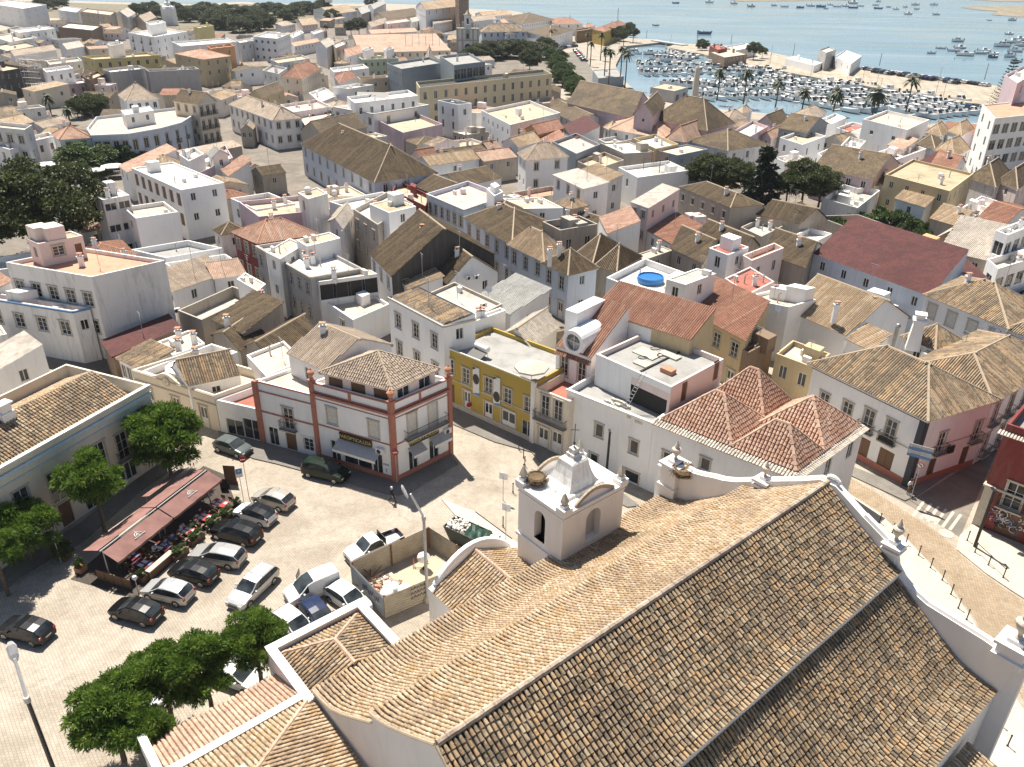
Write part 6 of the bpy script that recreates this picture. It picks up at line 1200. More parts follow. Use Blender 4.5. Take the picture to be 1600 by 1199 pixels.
def car(label,front,rear,typ,col,group='cars parked on the square',roofcol=None,opendoor=False,far=False,cat='car',name='parked_car',ctr=None,yaw=None):
    L,W,st=CT[typ]
    if ctr is None:
        f,r=B(*front),B(*rear);c=(f+r)/2;yaw=math.atan2(f[1]-r[1],f[0]-r[0])
    else:c=ctr
    root=local(thing(name,label,cat,(c[0],c[1],.0),group,yaw));pm=paint(col);gm=glassm();rm=paint(roofcol) if roofcol else pm
    body=MB();gl=MB();R=[]
    for x,zb,zr in st:
        e=abs(x)/(L/2);w=W*(1-.16*max(0,(e-.72)/.28)**2);roof=zr>0;wr=w*.80 if roof and zr>zb+.3 else w*.9
        if not roof:zr=zb
        R.append((x,roof,[(w*.93,.24),(w*1.0,.42),(w*1.0,.62 if zb>.62 else zb*.9),(w*.975,zb),(wr if roof else w*.9,zr-.045 if roof else zb+.005),((wr-.07) if roof else w*.75,zr if roof else zb+.03),(0,(zr+.03) if roof else zb+.045)]))
    n=len(R)
    for i in range(n-1):
        x0,r0,a=R[i];x1,r1,b_=R[i+1]
        for k in range(6):
            for sg in(1,-1):
                q=[(x0,sg*a[k][0],a[k][1]),(x1,sg*b_[k][0],b_[k][1]),(x1,sg*b_[k+1][0],b_[k+1][1]),(x0,sg*a[k+1][0],a[k+1][1])]
                if sg<0:q=q[::-1]
                side=k==3 and(r0 or r1);scr=k>=5 and (r0!=r1 or (r0 and r1 and abs(a[6][1]-b_[6][1])>.12))
                cen=(x0+x1)/2
                if typ=='van' and side and cen<.35:side=False
                if typ=='van' and scr and cen<0:scr=False
                if typ=='pickup' and cen<-.56 and k>=4:continue
                (gl if side or scr else body).add(q,[(0,1,2,3)],gm if side or scr else(rm if r0 and r1 and k>=4 else pm))
    for x,_,a,sg in((R[0][0],0,R[0][2],1),(R[-1][0],0,R[-1][2],-1)):
        q=[(x,y,z) for y,z in a]+[(x,-y,z) for y,z in a[::-1][1:]];body.add(q,[tuple(range(len(q)))],pm)
    o=body.build('body',root,smooth=True);gl.build('window_glass',root)
    if typ=='pickup':
        m=MB();m.quad((-.6,-.78,.62),(-2.42,-.78,.62),(-2.42,.78,.62),(-.6,.78,.62),S('rail'));[m.quad((-.6,s*.78,.62),(-2.42,s*.78,.62),(-2.42,s*.78,1.03),(-.6,s*.78,1.03),S('black')) for s in(-1,1)];m.quad((-2.42,-.78,.62),(-2.42,.78,.62),(-2.42,.78,1.03),(-2.42,-.78,1.03),S('black'));m.box((-.72,0,1.0),(.06,1.5,.62),S('black'));m.build('cargo_bed',root)
    m=MB();m.box((L/2-.02,0,.3),(.06,W*1.2,.16),S('black'));m.box((-L/2+.02,0,.3),(.06,W*1.2,.14),S('black'))
    if not far:
        m.box((L/2+.0,0,.5),(.04,W*.9,.12),S('black'));
        for x in(.0,):
            for sg in(-1,1):
                if typ!='van':m.box((x-.15,sg*(W*.90),.97),(.07,.02,.38),S('black'))
        for sg in(-1,1):m.box((0,sg*W*1.0,.52),(L*.5,.012,.03),S('black'))
    m.build('bumper_trim',root)
    for x in(L*.31,-L*.31):
        for sg in(-1,1):
            m=MB();y=sg*(W-.10);N_=18;ring=lambda r,yy:[(x+r*math.cos(6.2832*k/N_),yy,.31+r*math.sin(6.2832*k/N_)) for k in range(N_)]
            A,Bq,Cq,Dq=ring(.31,y-.1*sg),ring(.31,y+.10*sg),ring(.27,y+.125*sg),ring(.2,y+.12*sg);m.add(A+Bq+Cq+Dq,[(k+j*N_,(k+1)%N_+j*N_,(k+1)%N_+(j+1)*N_,k+(j+1)*N_) for j in range(3) for k in range(N_)],S('rubber'));wh=m.build('wheel',root)
            m=MB();q=ring(.20,y+.115*sg);m.add(q,[tuple(range(N_))],S('chrome'));[m.box((x+.1*math.cos(a),y+.122*sg,.31+.1*math.sin(a)-.03),(.05,.012,.06),S('black')) for a in np.linspace(0,6.28,6)[:-1]];rim=m.build('rim',None,base=(0,0,0));rim.parent=wh
            m=MB();q=ring(.37,sg*(W*1.002));m.add([p for p in q if p[2]>.24],[tuple(range(len([p for p in q if p[2]>.24])))],S('black'));m.build('wheel_arch',root)
    for sg in(-1,1):
        zl=st[1][1]-.03;m=MB();m.box((L/2-.10,sg*W*.66,zl-.1),(.16,W*.34,.13),S('lamp'));m.build('headlight',root)
        m=MB();m.box((-L/2+.07,sg*W*.76,st[-2][1]-.25),(.12,.2,.24),S('redlamp'));m.build('tail_light',root)
        m=MB();m.box((st[4][0]-.12,sg*(W+.07),st[4][1]-.02),(.12,.16,.13),pm);m.build('mirror',root)
    if not far:
        m=MB();m.box((-L/2-.012,0,.55),(.02,.5,.11),S('cloth_white'));m.build('number_plate',root)
        m=MB();m.box((st[6][0]-.1,0,st[6][2]+.01),(.0+.02,W*1.45,.012),S('black'));m.build('roof_seam',root)
    if opendoor:
        m=MB();m.box((.55,-W-.42,.34),(.06,.95,.70),pm,((.8,-.6),(.6,.8)));dr_=m.build('open_door',root);m=MB();m.box((.56,-W-.42,1.04),(.04,.85,.48),gm,((.8,-.6),(.6,.8)));g=m.build('door_window',None,base=(0,0,0));g.parent=dr_
    return root
SIL=(.42,.41,.39);BLK=(.005,.005,.006);WHT=(.72,.72,.71);DGR=(.009,.02,.013);SLT=(.10,.12,.12);NVY=(.015,.025,.07)
car('slate grey hatchback parked by the garage shutters',(393,715),(338,697),'hatch',SLT)
car('dark green people carrier at the kerb of the optician corner',(541,752),(479,737),'mpv',DGR)
car('small beige silver hatchback, last of the row by the square centre',(402,779),(455,796),'hatch',(.45,.42,.37))
car('white small car with black roof between silver and black cars',(374,803),(425,820),'hatch',WHT,roofcol=BLK)
car('black off-roader with dark glossy roof next to the planters',(333,830),(409,852),'suv',BLK)
car('silver estate car facing the red cafe tables',(302,869),(382,884),'wagon',SIL)
car('black hatchback between the estate car and the silver hatchback',(267,893),(342,913),'hatch',(.008,.008,.009))
car('silver three door hatchback beside the lamp globe',(228,924),(302,942),'hatch',(.47,.47,.46))
car('black hatchback at the corner of the cafe terrace',(172,952),(258,975),'hatch',BLK)
car('dark car half out of frame at the left edge',(2,982),(86,1004),'hatch',(.009,.009,.011))
car('silver off-road estate standing alone in the middle of the square',(368,953),(424,900),'wagon',(.5,.5,.49))
car('white delivery van with its side door open',(447,945),(529,912),'van',WHT,opendoor=True,cat='van',name='delivery_van')
car('white pickup with an open black cargo bed behind the hoarding',(537,884),(632,843),'pickup',WHT,cat='pickup',name='pickup_truck')
car('dark blue car beside the chapel roof',(512,988),(487,958),'hatch',NVY)
car('white car squeezed between the blue car and the hoarding',(563,957),(527,932),'hatch',WHT)
car('white car half hidden by the tree beside the chapel',(478,1000),(444,972),'hatch',(.68,.68,.66))
car('white car under the feathery trees',(232,1112),(186,1098),'hatch',(.68,.68,.67))
car('white car hidden behind the broad feathery tree',(392,1072),(352,1058),'hatch',(.66,.66,.66))
# ---------------------------------------------------------------- the square: cafe, hoarding, lamps, signs, people
CANV=solid('awning_canvas',(.26,.135,.115),.9,0,.3,.7)
def rel(q,dz=0):return np.array([q[0],q[1],dz])
a0,a1=B(156,862,3.0),B(322,735,3.0);au=unit(a1-a0);an=np.array([au[1],-au[0],0]);AL=np.linalg.norm(a1-a0)
for lab,s0,s1 in(('faded maroon double awning over the near half of the cafe terrace',0,.49),('faded maroon double awning over the far half of the cafe terrace',.50,1)):
    p,q=a0+au*AL*s0,a0+au*AL*s1;r=thing('awning',lab,'awning',((p+q)/2)*[1,1,0],'cafe awnings')
    for nm,o0,o1,z1 in(('front_canopy',.25,1.65,2.45),('rear_canopy',-.25,-1.9,2.5)):
        m=MB();N_=10
        for i in range(N_):
            f0,f1=i/N_,(i+1)/N_;sg=lambda f:-.06*math.sin(math.pi*f*4)**2
            A=[p+(q-p)*f0+an*o0,p+(q-p)*f1+an*o0,rel(p+(q-p)*f1+an*o1,z1+sg(f1)),rel(p+(q-p)*f0+an*o1,z1+sg(f0))];m.add(A+[v-[0,0,.03] for v in A],[(0,1,2,3),(7,6,5,4)],CANV);m.quad(A[3],A[2],A[2]-[0,0,.22],A[3]-[0,0,.22],CANV)
        cn_=m.build(nm,r)
        if o0>0:
            c=p+(q-p)*.5+an*.95+np.array([0,0,-.275+.04]);up=unit(np.array([an[0]*-1.4,an[1]*-1.4,.55]));m=MB()
            for rr in(.16,.32):m.tube([c+au*math.cos(t_)*rr+up*math.sin(t_)*rr for t_ in np.linspace(0,math.pi,9)],.035,S('white'),4)
            m.tube([c-au*.55-up*.12,c+au*.55-up*.12],.035,S('white'),4);m.tube([c-up*.1,c+up*.55],.03,S('white'),4);sub(m,'emblem',cn_,r)
    m=MB();m.tube([p,q],.06,S('rail'),6);m.build('spine',r)
    for f in(.04,.96):
        m=MB();c=p+(q-p)*f;m.tube([rel(c),rel(c,3.0)],.05,S('rail'),6);m.tube([rel(c+an*1.6,2.4),rel(c,2.9),rel(c-an*1.8,2.45)],.03,S('rail'),4);m.build('post',r)
p=a0+au*AL*.62-an*3.2;m=MB();A=[rel(p-an*.0,2.3),rel(p+au*4.6,2.3),rel(p+au*4.6+an*.9,2.6),rel(p+an*.9,2.6)];m.add(A+[v-[0,0,.03] for v in A],[(0,1,2,3),(7,6,5,4)],CANV);r=thing('awning','small extra maroon canopy behind the far awning','awning',p*[1,1,0],'cafe awnings');m.build('canopy',r);m=MB();m.tube([rel(p+an*.5),rel(p+an*.5,2.4)],.04,S('rail'),5);m.build('post',r)
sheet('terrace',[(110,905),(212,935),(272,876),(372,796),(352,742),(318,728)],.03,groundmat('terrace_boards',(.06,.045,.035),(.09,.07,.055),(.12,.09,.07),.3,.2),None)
def chair(p,yaw,lab,col='wood'):
    r=local(thing('cafe_chair',lab,'chair',p,'cafe chairs',yaw));m=MB();m.box((0,0,.43),(.44,.42,.04),S(col));m.build('seat',r);m=MB();m.box((-.21,0,.52),(.03,.42,.36),S(col));m.build('backrest',r)
    for x in(-.19,.19):
        for y in(-.18,.18):m=MB();m.tube([(x,y,0),(x,y,.43)],.018,S('rail'),4);m.build('leg',r)
    return r
TBL=[(343,786,'red cloth table nearest the menu boards'),(317,807.5,'red cloth table second from the menu boards'),(291.6,829,'red cloth table in the middle of the sunny row'),(253,854,'red and blue cloth table at the awning edge'),(223,881,'red and blue cloth table beside the low bench'),(203,868,'dark red table at the near awning end')]
tyaw=math.atan2(an[1],an[0])
for i,(x,y,lab) in enumerate(TBL):
    c=B(x,y,.75);r=local(thing('cafe_table',lab,'table',(c[0],c[1],.03),None,tyaw));m=MB();m.box((0,0,.70),(1.5,.9,.05),S('cloth_red') if i<3 else solid('dark_red_cloth',(.16,.02,.02),.9));m.build('tabletop',r)
    for yy in(-.23,.23):m=MB();m.box((0,yy,.752),(.5,.3,.012),S('cloth_white'));m.build('runner',r)
    for yy in(-.36,.36):m=MB();m.box((.55 if yy>0 else -.55,yy*.4,.752),(.28,.32,.01),S('cloth_white') if i<3 else S('cloth_blue'));m.build('place_mat',r)
    for sx in(-.68,.68):
        for sy in(-.4,.4):m=MB();m.box((sx,sy,0),(.05,.05,.7),S('white'));m.build('leg',r)
    for j,(sx,sy,ya) in enumerate(((-.4,-.75,1.57),(.4,-.75,1.57),(-.4,.75,-1.57),(.4,.75,-1.57))):
        q=c+an*sx+np.array([-an[1],an[0],0])*sy;chair((q[0],q[1],.03),tyaw+ya,'dark brown terrace chair pushed up to a cloth covered cafe table')
def planter(x,y,lab,w_=1.5,d_=.5,h_=.55,box='wood',pl=1.0):
    c=B(x,y,.3);r=thing('planter',lab,'planter',(c[0],c[1],0));r=r;m=MB();m.box((c[0],c[1],0),(w_,d_,h_),S(box),(au,an));m.build('box',r)
    me,_=crown('bush',2);o=bpy.data.objects.new('plant',me);COL.objects.link(o);o.parent=r;o.location=(0,0,h_+.25);o.scale=(w_*.42*pl,w_*.42*pl if w_<1 else d_*.9,.5*pl);o.rotation_euler=(0,0,math.atan2(au[1],au[0]))
for x,y,lab in((355,806,'long flower planter by the white and black car'),(334,820,'long flower planter by the black off-roader'),(307,842,'long flower planter in front of the estate car'),(282,866,'long flower planter with yellow flowers by the pale bench')):planter(x,y,lab)
planter(223,903,'square dark planter with a yellow shrub by the silver three door car',.7,.7,.6);planter(371,791,'square black planter under the parking sign',.75,.75,.6,'black');planter(126,888,'potted shrub on the pavement at the near end of the awning',.7,.7,.5,'brick',1.3);planter(100,868,'large potted tree below the lamp globe',.8,.8,.6,'wood',2.2)
m=MB();p,q=B(233,906,0),B(271,873,0);d=unit(q-p);L_=np.linalg.norm(q-p);n_=np.array([d[1],-d[0],0]);c=(p+q)/2;r=thing('bench','long low pale topped bench wall of the cafe terrace','bench',c);m.box(c,(L_,.35,.75),S('wood'),(d,n_));m.build('base',r);m=MB();m.box(c+[0,0,.75],(L_,.5,.08),S('stone'),(d,n_));m.build('top',r)
for x0,y0,x1,y1,lab in((153,905,207,922,'low dark timber screen closing the near end of the terrace'),):
    p,q=B(x0,y0,0),B(x1,y1,0);d=unit(q-p);L_=np.linalg.norm(q-p);n_=np.array([d[1],-d[0],0]);c=(p+q)/2;r=thing('terrace_screen',lab,'screen',c)
    for i in range(4):m=MB();m.box(p+d*L_*(i+.5)/4,(L_/4-.06,.06,1.0),S('wood'),(d,n_));m.build('panel',r)
def board(x,y,lab,h_,w_,col,post=False):
    c=B(x,y,0);r=thing('sign_board',lab,'sign',c);m=MB();m.box(c+[0,0,.4 if post else .05],(w_,.06,h_),S(col),(au*.3+an*.95,an));m.build('panel',r)
    m=MB();m.box(c+[0,0,.0],(w_*.95,.3,.06 if not post else .4),S('wood'),(au*.3+an*.95,an));m.build('base',r)
board(362,757,'tall menu board beside the no entry sign',1.7,1.1,'wood',True);board(351,766,'black easel board at the end of the terrace',1.2,.7,'black')
# poles
def pole(name,lab,cat,base,h,rad,mat,group=None):
    r=local(thing(name,lab,cat,base,group));m=MB();m.tube([(0,0,0),(0,0,h)],[rad,rad*.8],S(mat),8);m.build('pole',r);return r
def disc(m,c,n,r,mat,th=.03,k=20):
    n=unit(n);u=unit(np.cross(n,[0,0,1.]));v=np.cross(u,n);A=[np.array(c)+u*math.cos(6.2832*i/k)*r+v*math.sin(6.2832*i/k)*r for i in range(k)];Bq=[p+n*th for p in A];m.add(A+Bq,[tuple(range(k-1,-1,-1)),tuple(range(k,2*k))]+[(i,(i+1)%k,k+(i+1)%k,k+i) for i in range(k)],mat)
TOC=lambda b:unit(np.array([-b[0],-b[1],0]))
def roundsign(lab,bx,by,h,kind,face=None,plate=None):
    b=B(bx,by,0);r=pole('traffic_sign',lab,'road sign',b,h,.035,'rail');n=unit(face if face is not None else TOC(b));u=np.array([n[1],-n[0],0])*-1;c=np.array([0,0,h-.05])+n*.05;m=MB()
    if kind=='noentry':disc(m,c,n,.32,S('redlamp'));m.build('disc',r);m=MB();m.box(c+n*.035-[0,0,.05],(.42,.012,.1),S('white'),(u,n));m.build('bar',r)
    elif kind=='noleft':
        disc(m,c,n,.32,S('redlamp'));m.build('disc',r);m=MB();disc(m,c+n*.032,n,.25,S('white'),.01);m.build('face',r);m=MB();z=np.array([0,0,1.]);m.tube([c+n*.05+u*.08-z*.14,c+n*.05+u*.08+z*.05,c+n*.05-u*.1+z*.06],.03,S('black'),4);m.tube([c+n*.055-u*.17+z*.17,c+n*.055+u*.17-z*.17],.025,S('redlamp'),4);m.build('arrow',r)
    elif kind=='plate':m.box(c-[0,0,.35],(.8,.03,.7),S('lamp'),(u,n));m.build('plate',r)
    elif kind=='parking':
        m.box(c-[0,0,.45],(.6,.03,.95),S('white'),(u,n));m.build('plate',r);m=MB();m.box(c+n*.025-[0,0,.08],(.5,.012,.5),S('bluetrim'),(u,n));m.build('panel',r);text(r,'P',c+n*.05+np.array([0,0,.16]),u,n,.42,S('white'))
    return r
roundsign('round no entry sign on a pole at the end of the cafe terrace',389,777,HT(379,717,B(389,777)),'noentry')
roundsign('white and blue parking plate above the black planter',383,796,HT(374,738,B(383,796)),'parking')
roundsign('grey backed sign plate on a pole at the paved tip of the square',786,782,HT(784,744,B(786,782)),'plate',np.array([.3,1,0]))
roundsign('grey backed sign plate near the tower corner',790,850,HT(792,793,B(790,850)),'plate',np.array([.5,1,0]))
s,z=wall_hit(oQ,0,618,715);c=B(621,757,0);roundsign('no entry sign at the red pilaster of the optician corner',620.5,756,3.6,'noentry')
rs=roundsign('direction sign post with blue and white arrow panels at the navy corner',1422,782,HT(1441,697,B(1422,782)),'noleft');hh=HT(1441,697,B(1422,782))
b=B(1422,782);n=TOC(b);u=np.array([-n[1],n[0],0])
for i,(cm,tx) in enumerate((('rail',''),('bluetrim',''),('rail',''),('bluetrim',''))):
    m=MB();m.box(np.array([0,0,hh-.25-.34*i])+n*.06-u*.35,(2.0,.05,.28),S(cm),(u,n));m.build('arrow_panel',rs)
for o in list(rs.children):
    if o.name.split('.')[0] in('disc','face','arrow'):o.location=(0,0,-1.9)
s,z=wall_hit(yQ,0,736,631);p,u,n=on_wall(yQ,0,s,z,.3);r=thing('traffic_sign','red and white no parking disc on the yellow house wall','road sign',p);m=MB();disc(m,p+u*0,-u*-.8+n*.6,.3,S('redlamp'));m.build('disc',r);m=MB();m.box(p-n*.15,(.04,.3,.04),S('rail'),(u,n));m.build('bracket',r)
def streetlamp(lab,base,h,dirv,out=3.6,rise=2.2,white=True,pm='rail'):
    r=local(thing('street_lamp',lab,'street lamp',base));d=unit(dirv);mt=S('lamp') if white else S('black');m=MB();m.tube([(0,0,0),(0,0,h)],[.13,.11],S(pm) if white else mt,8);m.build('pole',r)
    if white:
        m=MB();m.lathe([(.3,0),(.3,.25),(.2,.45),(.14,.5)],(0,0,0),S('stone'),10);m.build('base',r);m=MB();m.tube([(0,0,h-.25),(0,0,h+.12)],.16,S('rail'),8);m.tube([(0,0,h),d*out+np.array([0,0,h+rise])],[.095,.075],S('white'),8);m.build('arm',r)
        m=MB();c=d*(out+.4)+np.array([0,0,h+rise+.08]);sd=np.array([-d[1],d[0],0]);a=math.atan2(rise,out);dd=unit(d*math.cos(a)+np.array([0,0,math.sin(a)]));q=[]
        for f,w_,zz in((-.5,.12,.04),(-.2,.24,.1),(.35,.26,.1),(.6,.14,.03)):q+=[c+dd*f+sd*w_,c+dd*f+sd*w_*.6+np.array([0,0,zz+.06]),c+dd*f-sd*w_*.6+np.array([0,0,zz+.06]),c+dd*f-sd*w_]
        m.add(q,[(4*i+k,4*i+(k+1)%4,4*i+4+(k+1)%4,4*i+4+k) for i in range(3) for k in range(4)]+[(3,2,1,0),(12,13,14,15)],S('white'));m.build('lamp_head',r)
    return r
b=B(668,940);hd=B(635,768,10.3)-b;streetlamp('tall street lamp with a white slanting arm beside the hoarding',b,8.1,np.array([hd[0],hd[1],0]),math.hypot(hd[0],hd[1])-.3,2.0)
jz=8.1;b=B(42,1092,jz)*[1,1,0];hd=B(20,1020,10.2)-b;streetlamp('tall street lamp with a white slanting arm at the lower left edge',b,jz,np.array([hd[0],hd[1],0]),math.hypot(hd[0],hd[1])-.3,1.9,pm='iron')
for lab,b,h in(('black street lamp by the graffiti house kerb',B(1522,856),HT(1549,766,B(1522,856))),('slim black lamp post in front of the plain white block',B(953,676,5.2)*[1,1,0],5.2)):
    r=streetlamp(lab,b,h,np.array([0,1,0]),white=False);m=MB();m.box((0,.15,h),(.22,.6,.12),S('black'));m.build('lamp_head',r)
for lab,x,y,h in(('white globe lamp on a slim pole beside the silver three door car',216.6,927,HT(210,903,B(216.6,927))),('white globe lamp among the leaves by the potted tree',96,880,2.6)):
    r=pole('globe_lamp',lab,'lamp',B(x,y),h,.04,'rail');m=MB();m.lathe([(.02,-.2),(.15,-.14),(.2,0),(.15,.14),(.02,.2)],(0,0,h),S('lamp'),12);m.build('globe',r)
BOL=[(1374,817),(1394,833),(1415,850),(1435,868),(1453.6,887.6),(1472,907),(1485.5,929),(1497,951),(1510,968.5),(1511,845),(1523,863.6),(1544,883.4),(1567,903),(810.6,702),(818,715),(820,727),(818,739),(812,755),(801.5,769),(786,822),(781,852.6),(1562,1133),(1574,1166)]
pm_=local(thing('bollard','x','bollard',(0,0,0)));m=MB();m.tube([(0,0,0),(0,0,.95)],.045,S('black'),8);m.lathe([(.06,.93),(.07,1.0),(.03,1.05)],(0,0,0),S('black'),8);m.build('post',pm_);m=MB();m.lathe([(.09,0),(.09,.05),(.05,.08)],(0,0,0),S('black'),8);m.build('base',pm_)
for i,(x,y) in enumerate(BOL):
    o=pm_ if i==0 else copy_tree(pm_);c=B(x,y,.1);o.location=(c[0],c[1],.1 if i not in(1,) else .1)
    if i<9 or i>20:o['label']='thin black bollard along the white pavement beside the church';o['group']='bollards beside the church front'
    elif i<13:o['label']='thin black bollard on the pavement before the graffiti house';o['group']='bollards before the graffiti house'
    else:o['label']='thin dark bollard on the paving between yellow house and tower';o['group']='bollards near the tower'
p,q=B(1524,862,.1),B(1568,903,.1);r=thing('handrail','low black rail between the bollards of the graffiti house','rail',p);m=MB();m.tube([p+[0,0,.85],q+[0,0,.85]],.03,S('black'),5);m.build('bar',r)
for x,y,lab in((1455,809,'round stone manhole cover in the lane nearer the navy corner'),(1479,834,'round stone manhole cover in the lane nearer the bollards')):
    m=MB();c=B(x,y,.03);disc(m,c-[0,0,.015],(0,0.001,1),.62,S('stone'),.02);r=tag(m.build('manhole_cover',None,base=c),lab,'manhole')
# hoarding round the building site
hF,hL,hR=B(602,967),B(550.5,912),B(697,926);hB=B(671,855);hB2=B(716,884)
site=thing('hoarding','corrugated metal hoarding round a small building site','hoarding',hF);CORR=solid('corrugated_sheet',(.44,.38,.28),.5,.25,.2,1.2)
def corr(p,q,h,nm,mat):
    d=unit(q-p);n=np.array([d[1],-d[0],0]);m=MB();k=18;L_=np.linalg.norm(q-p);pts=[(i*h/k,.05*(i%2)) for i in range(k+1)]
    for i in range(k):m.quad(p+n*pts[i][1]+[0,0,pts[i][0]],q+n*pts[i][1]+[0,0,pts[i][0]],q+n*pts[i+1][1]+[0,0,pts[i+1][0]],p+n*pts[i+1][1]+[0,0,pts[i+1][0]],mat)
    o=m.build(nm,site)
    for f in np.linspace(.02,.98,max(2,int(L_/2.2))):
        m=MB();c=p+d*L_*f-n*.06;m.box((c[0],c[1],0),(.09,.09,h+.1),solid('rusty_post',(.24,.12,.06),.8),(d,n));m.build('post',site)
    return d,n
dF,nF=corr(hF,hR,2.1,'panel',CORR);corr(hL,hF,2.1,'panel',solid('corrugated_grey',(.34,.35,.35),.5,.3,.2,1.2));corr(hB,hL,2.1,'panel',CORR);corr(hB2,hB,2.1,'panel',CORR)
m=MB();rg=random.Random(8);GP=solid('purple_paint',(.06,.02,.09),.7)
for i in range(3):
    x0=1.9;z=1.7-.42*i
    for j in range(6):
        c=hF+dF*(2.2+j*.26)+nF*.09+np.array([0,0,z+.04*(j%2)]);k=rg.randint(0,3);m.tube([c,c+dF*.1+[0,0,.25],c+dF*.2+[0,0,.02],c+dF*.1+[0,0,.12]],.022,GP,4)
m.build('graffiti',site)
m=MB();d2=unit(hF-hL);n2=np.array([d2[1],-d2[0],0])
for j in range(9):c=hL+d2*(1.9+j*.28)+n2*.09+np.array([0,0,.9+.12*(j%3)]);m.tube([c,c+d2*.12+[0,0,.5],c+d2*.25+[0,0,.05]],.02,GP,4)
m.build('graffiti',site)
ins=lambda f,g:hF+(hR-hF)*f+(hL-hF)*g
m=MB();rg=random.Random(9)
for i in range(260):
    f,g=rg.uniform(.06,.55),rg.uniform(.08,.85);c=ins(f,g);s=rg.uniform(.08,.34);hgt=max(0,1.0-((f-.28)**2*10+(g-.4)**2*5))*rg.uniform(.2,1.1);t_=rg.uniform(0,3.1)
    m.box((c[0],c[1],hgt*.75),(s*rg.uniform(.8,2.2),s,s*.7),[S('stone'),CWM,solid('rubble_grey',(.33,.29,.24),.9),S('brick'),S('wood')][rg.choice([0,0,1,2,2,3,4])],((math.cos(t_),math.sin(t_)),(-math.sin(t_),math.cos(t_))))
for i in range(16):c=ins(rg.uniform(.04,.3),rg.uniform(.5,.9));t_=rg.uniform(0,3);m.tube([c+[0,0,rg.uniform(.1,.9)],c+np.array([math.cos(t_)*1.1,math.sin(t_)*1.1,rg.uniform(.1,1.0)])],.05,S('wood'),4)
tag(m.build('rubble'),kind='stuff')
m=MB();q=[ins(.5,.08),ins(.98,.05),hB2*.75+hR*.25,hB*.7+hR*.3,ins(.5,.75)];m.add([v+[0,0,.35] for v in q]+list(q),[tuple(range(5))]+[(i,5+i,5+(i+1)%5,(i+1)%5) for i in range(5)],solid('sand',(.50,.42,.29),.95));tag(m.build('sand'),kind='stuff')
for i,(f,g,lab) in enumerate(((.2,.30,'big white rubble sack nearest the hoarding front'),(.33,.36,'big white rubble sack in the middle of the site'),(.44,.22,'big white rubble sack beside the sand'))):
    c=ins(f,g)+np.array([0,0,.3]);m=MB();m.lathe([(.35,0),(.55,.15),(.58,.6),(.5,.85),(.3,.95),(.05,.9)],c,S('cloth_white'),9);tag(m.build('rubble_sack',None,base=c,smooth=True),lab,'sack')
c=B(655,885,.35);mx_=local(thing('cement_mixer','orange and white cement mixer inside the hoarding','cement mixer',c));m=MB();ax=unit(np.array([.75,-.35,.55]))
for f0,f1,r0,r1,mt in((0,.3,.26,.45,'orange'),(.3,.62,.45,.45,'white'),(.62,1.05,.45,.24,'white')):m.tube([ax*f0+np.array([0,0,.8]),ax*f1+np.array([0,0,.8])],[r0,r1],S(mt),12,True)
m.build('drum',mx_);m=MB()
for sx in(-.45,.45):m.tube([(sx,-.3,0),(sx,0,.85),(sx,.35,0)],.035,S('orange'),5)
m.tube([(-.45,-.3,.1),(.45,-.3,.1)],.03,S('orange'),5);m.build('frame',mx_)
for sy in(-.42,.42):m=MB();m.tube([(.5,sy,.2),(.5,sy*1.15,.2)],.2,S('rubber'),10);m.build('wheel',mx_)
c=B(715,875);m=MB();m.lathe([(.28,0),(.3,.05),(.3,.85),(.28,.9)],c,S('rail'),12);tag(m.build('oil_drum',None,base=c),'grey metal drum in the back corner of the hoarding','drum')
s0,s1,s2=B(697,838),B(728,866),B(768,856);sk=B(731,848);su=unit(B(770,862)-B(713,836));sn=np.array([su[1],-su[0],0]);skp=thing('skip','dark rubbish skip half covered with a green tarpaulin','skip',sk);m=MB();L_,W_,Hh=3.9,1.8,1.5;bt_=[sk+su*x*L_*.34+sn*y*W_*.42 for x,y in((-1,-1),(1,-1),(1,1),(-1,1))];tp_=[sk+su*x*L_*.5+sn*y*W_*.5+[0,0,Hh] for x,y in((-1,-1),(1,-1),(1,1),(-1,1))]
ti=[sk+su*x*(L_*.5-.06)+sn*y*(W_*.5-.06)+[0,0,Hh] for x,y in((-1,-1),(1,-1),(1,1),(-1,1))];lo=[sk+su*x*(L_*.46)+sn*y*(W_*.46)+[0,0,Hh-.3] for x,y in((-1,-1),(1,-1),(1,1),(-1,1))]
SKM=solid('skip_steel',(.05,.055,.05),.6,.2);m.add(bt_+tp_+ti+lo,[(0,1,2,3)]+[(i,(i+1)%4,4+(i+1)%4,4+i) for i in range(4)]+[(4+i,4+(i+1)%4,8+(i+1)%4,8+i) for i in range(4)]+[(8+i,8+(i+1)%4,12+(i+1)%4,12+i) for i in range(4)]+[(12,13,14,15)],SKM);m.build('container',skp)
m=MB();rg=random.Random(2)
for i in range(90):c=sk+su*rg.uniform(-1.8,.1)+sn*rg.uniform(-.75,.75);t_=rg.uniform(0,3);s=rg.uniform(.12,.32);m.box((c[0],c[1],Hh-.3+rg.uniform(0,.35)),(s,s*.7,s*.6),[S('stone'),CWM][i%2],((math.cos(t_),math.sin(t_)),(-math.sin(t_),math.cos(t_))))
ru_=m.build('rubble_load',skp);ru_['kind']='stuff'
m=MB();TARP=solid('green_tarpaulin',(.012,.05,.035),.6)
gx=[[sk+su*(.15+1.85*i/6)+sn*(W_*.52*(j/4*2-1))+np.array([0,0,Hh+.12+.16*math.sin(i*1.7+j)+(-.25 if j in(0,4) else 0)]) for j in range(5)] for i in range(7)]
for i in range(6):
    for j in range(4):m.quad(gx[i][j],gx[i+1][j],gx[i+1][j+1],gx[i][j+1],TARP)
m.build('tarpaulin',skp)
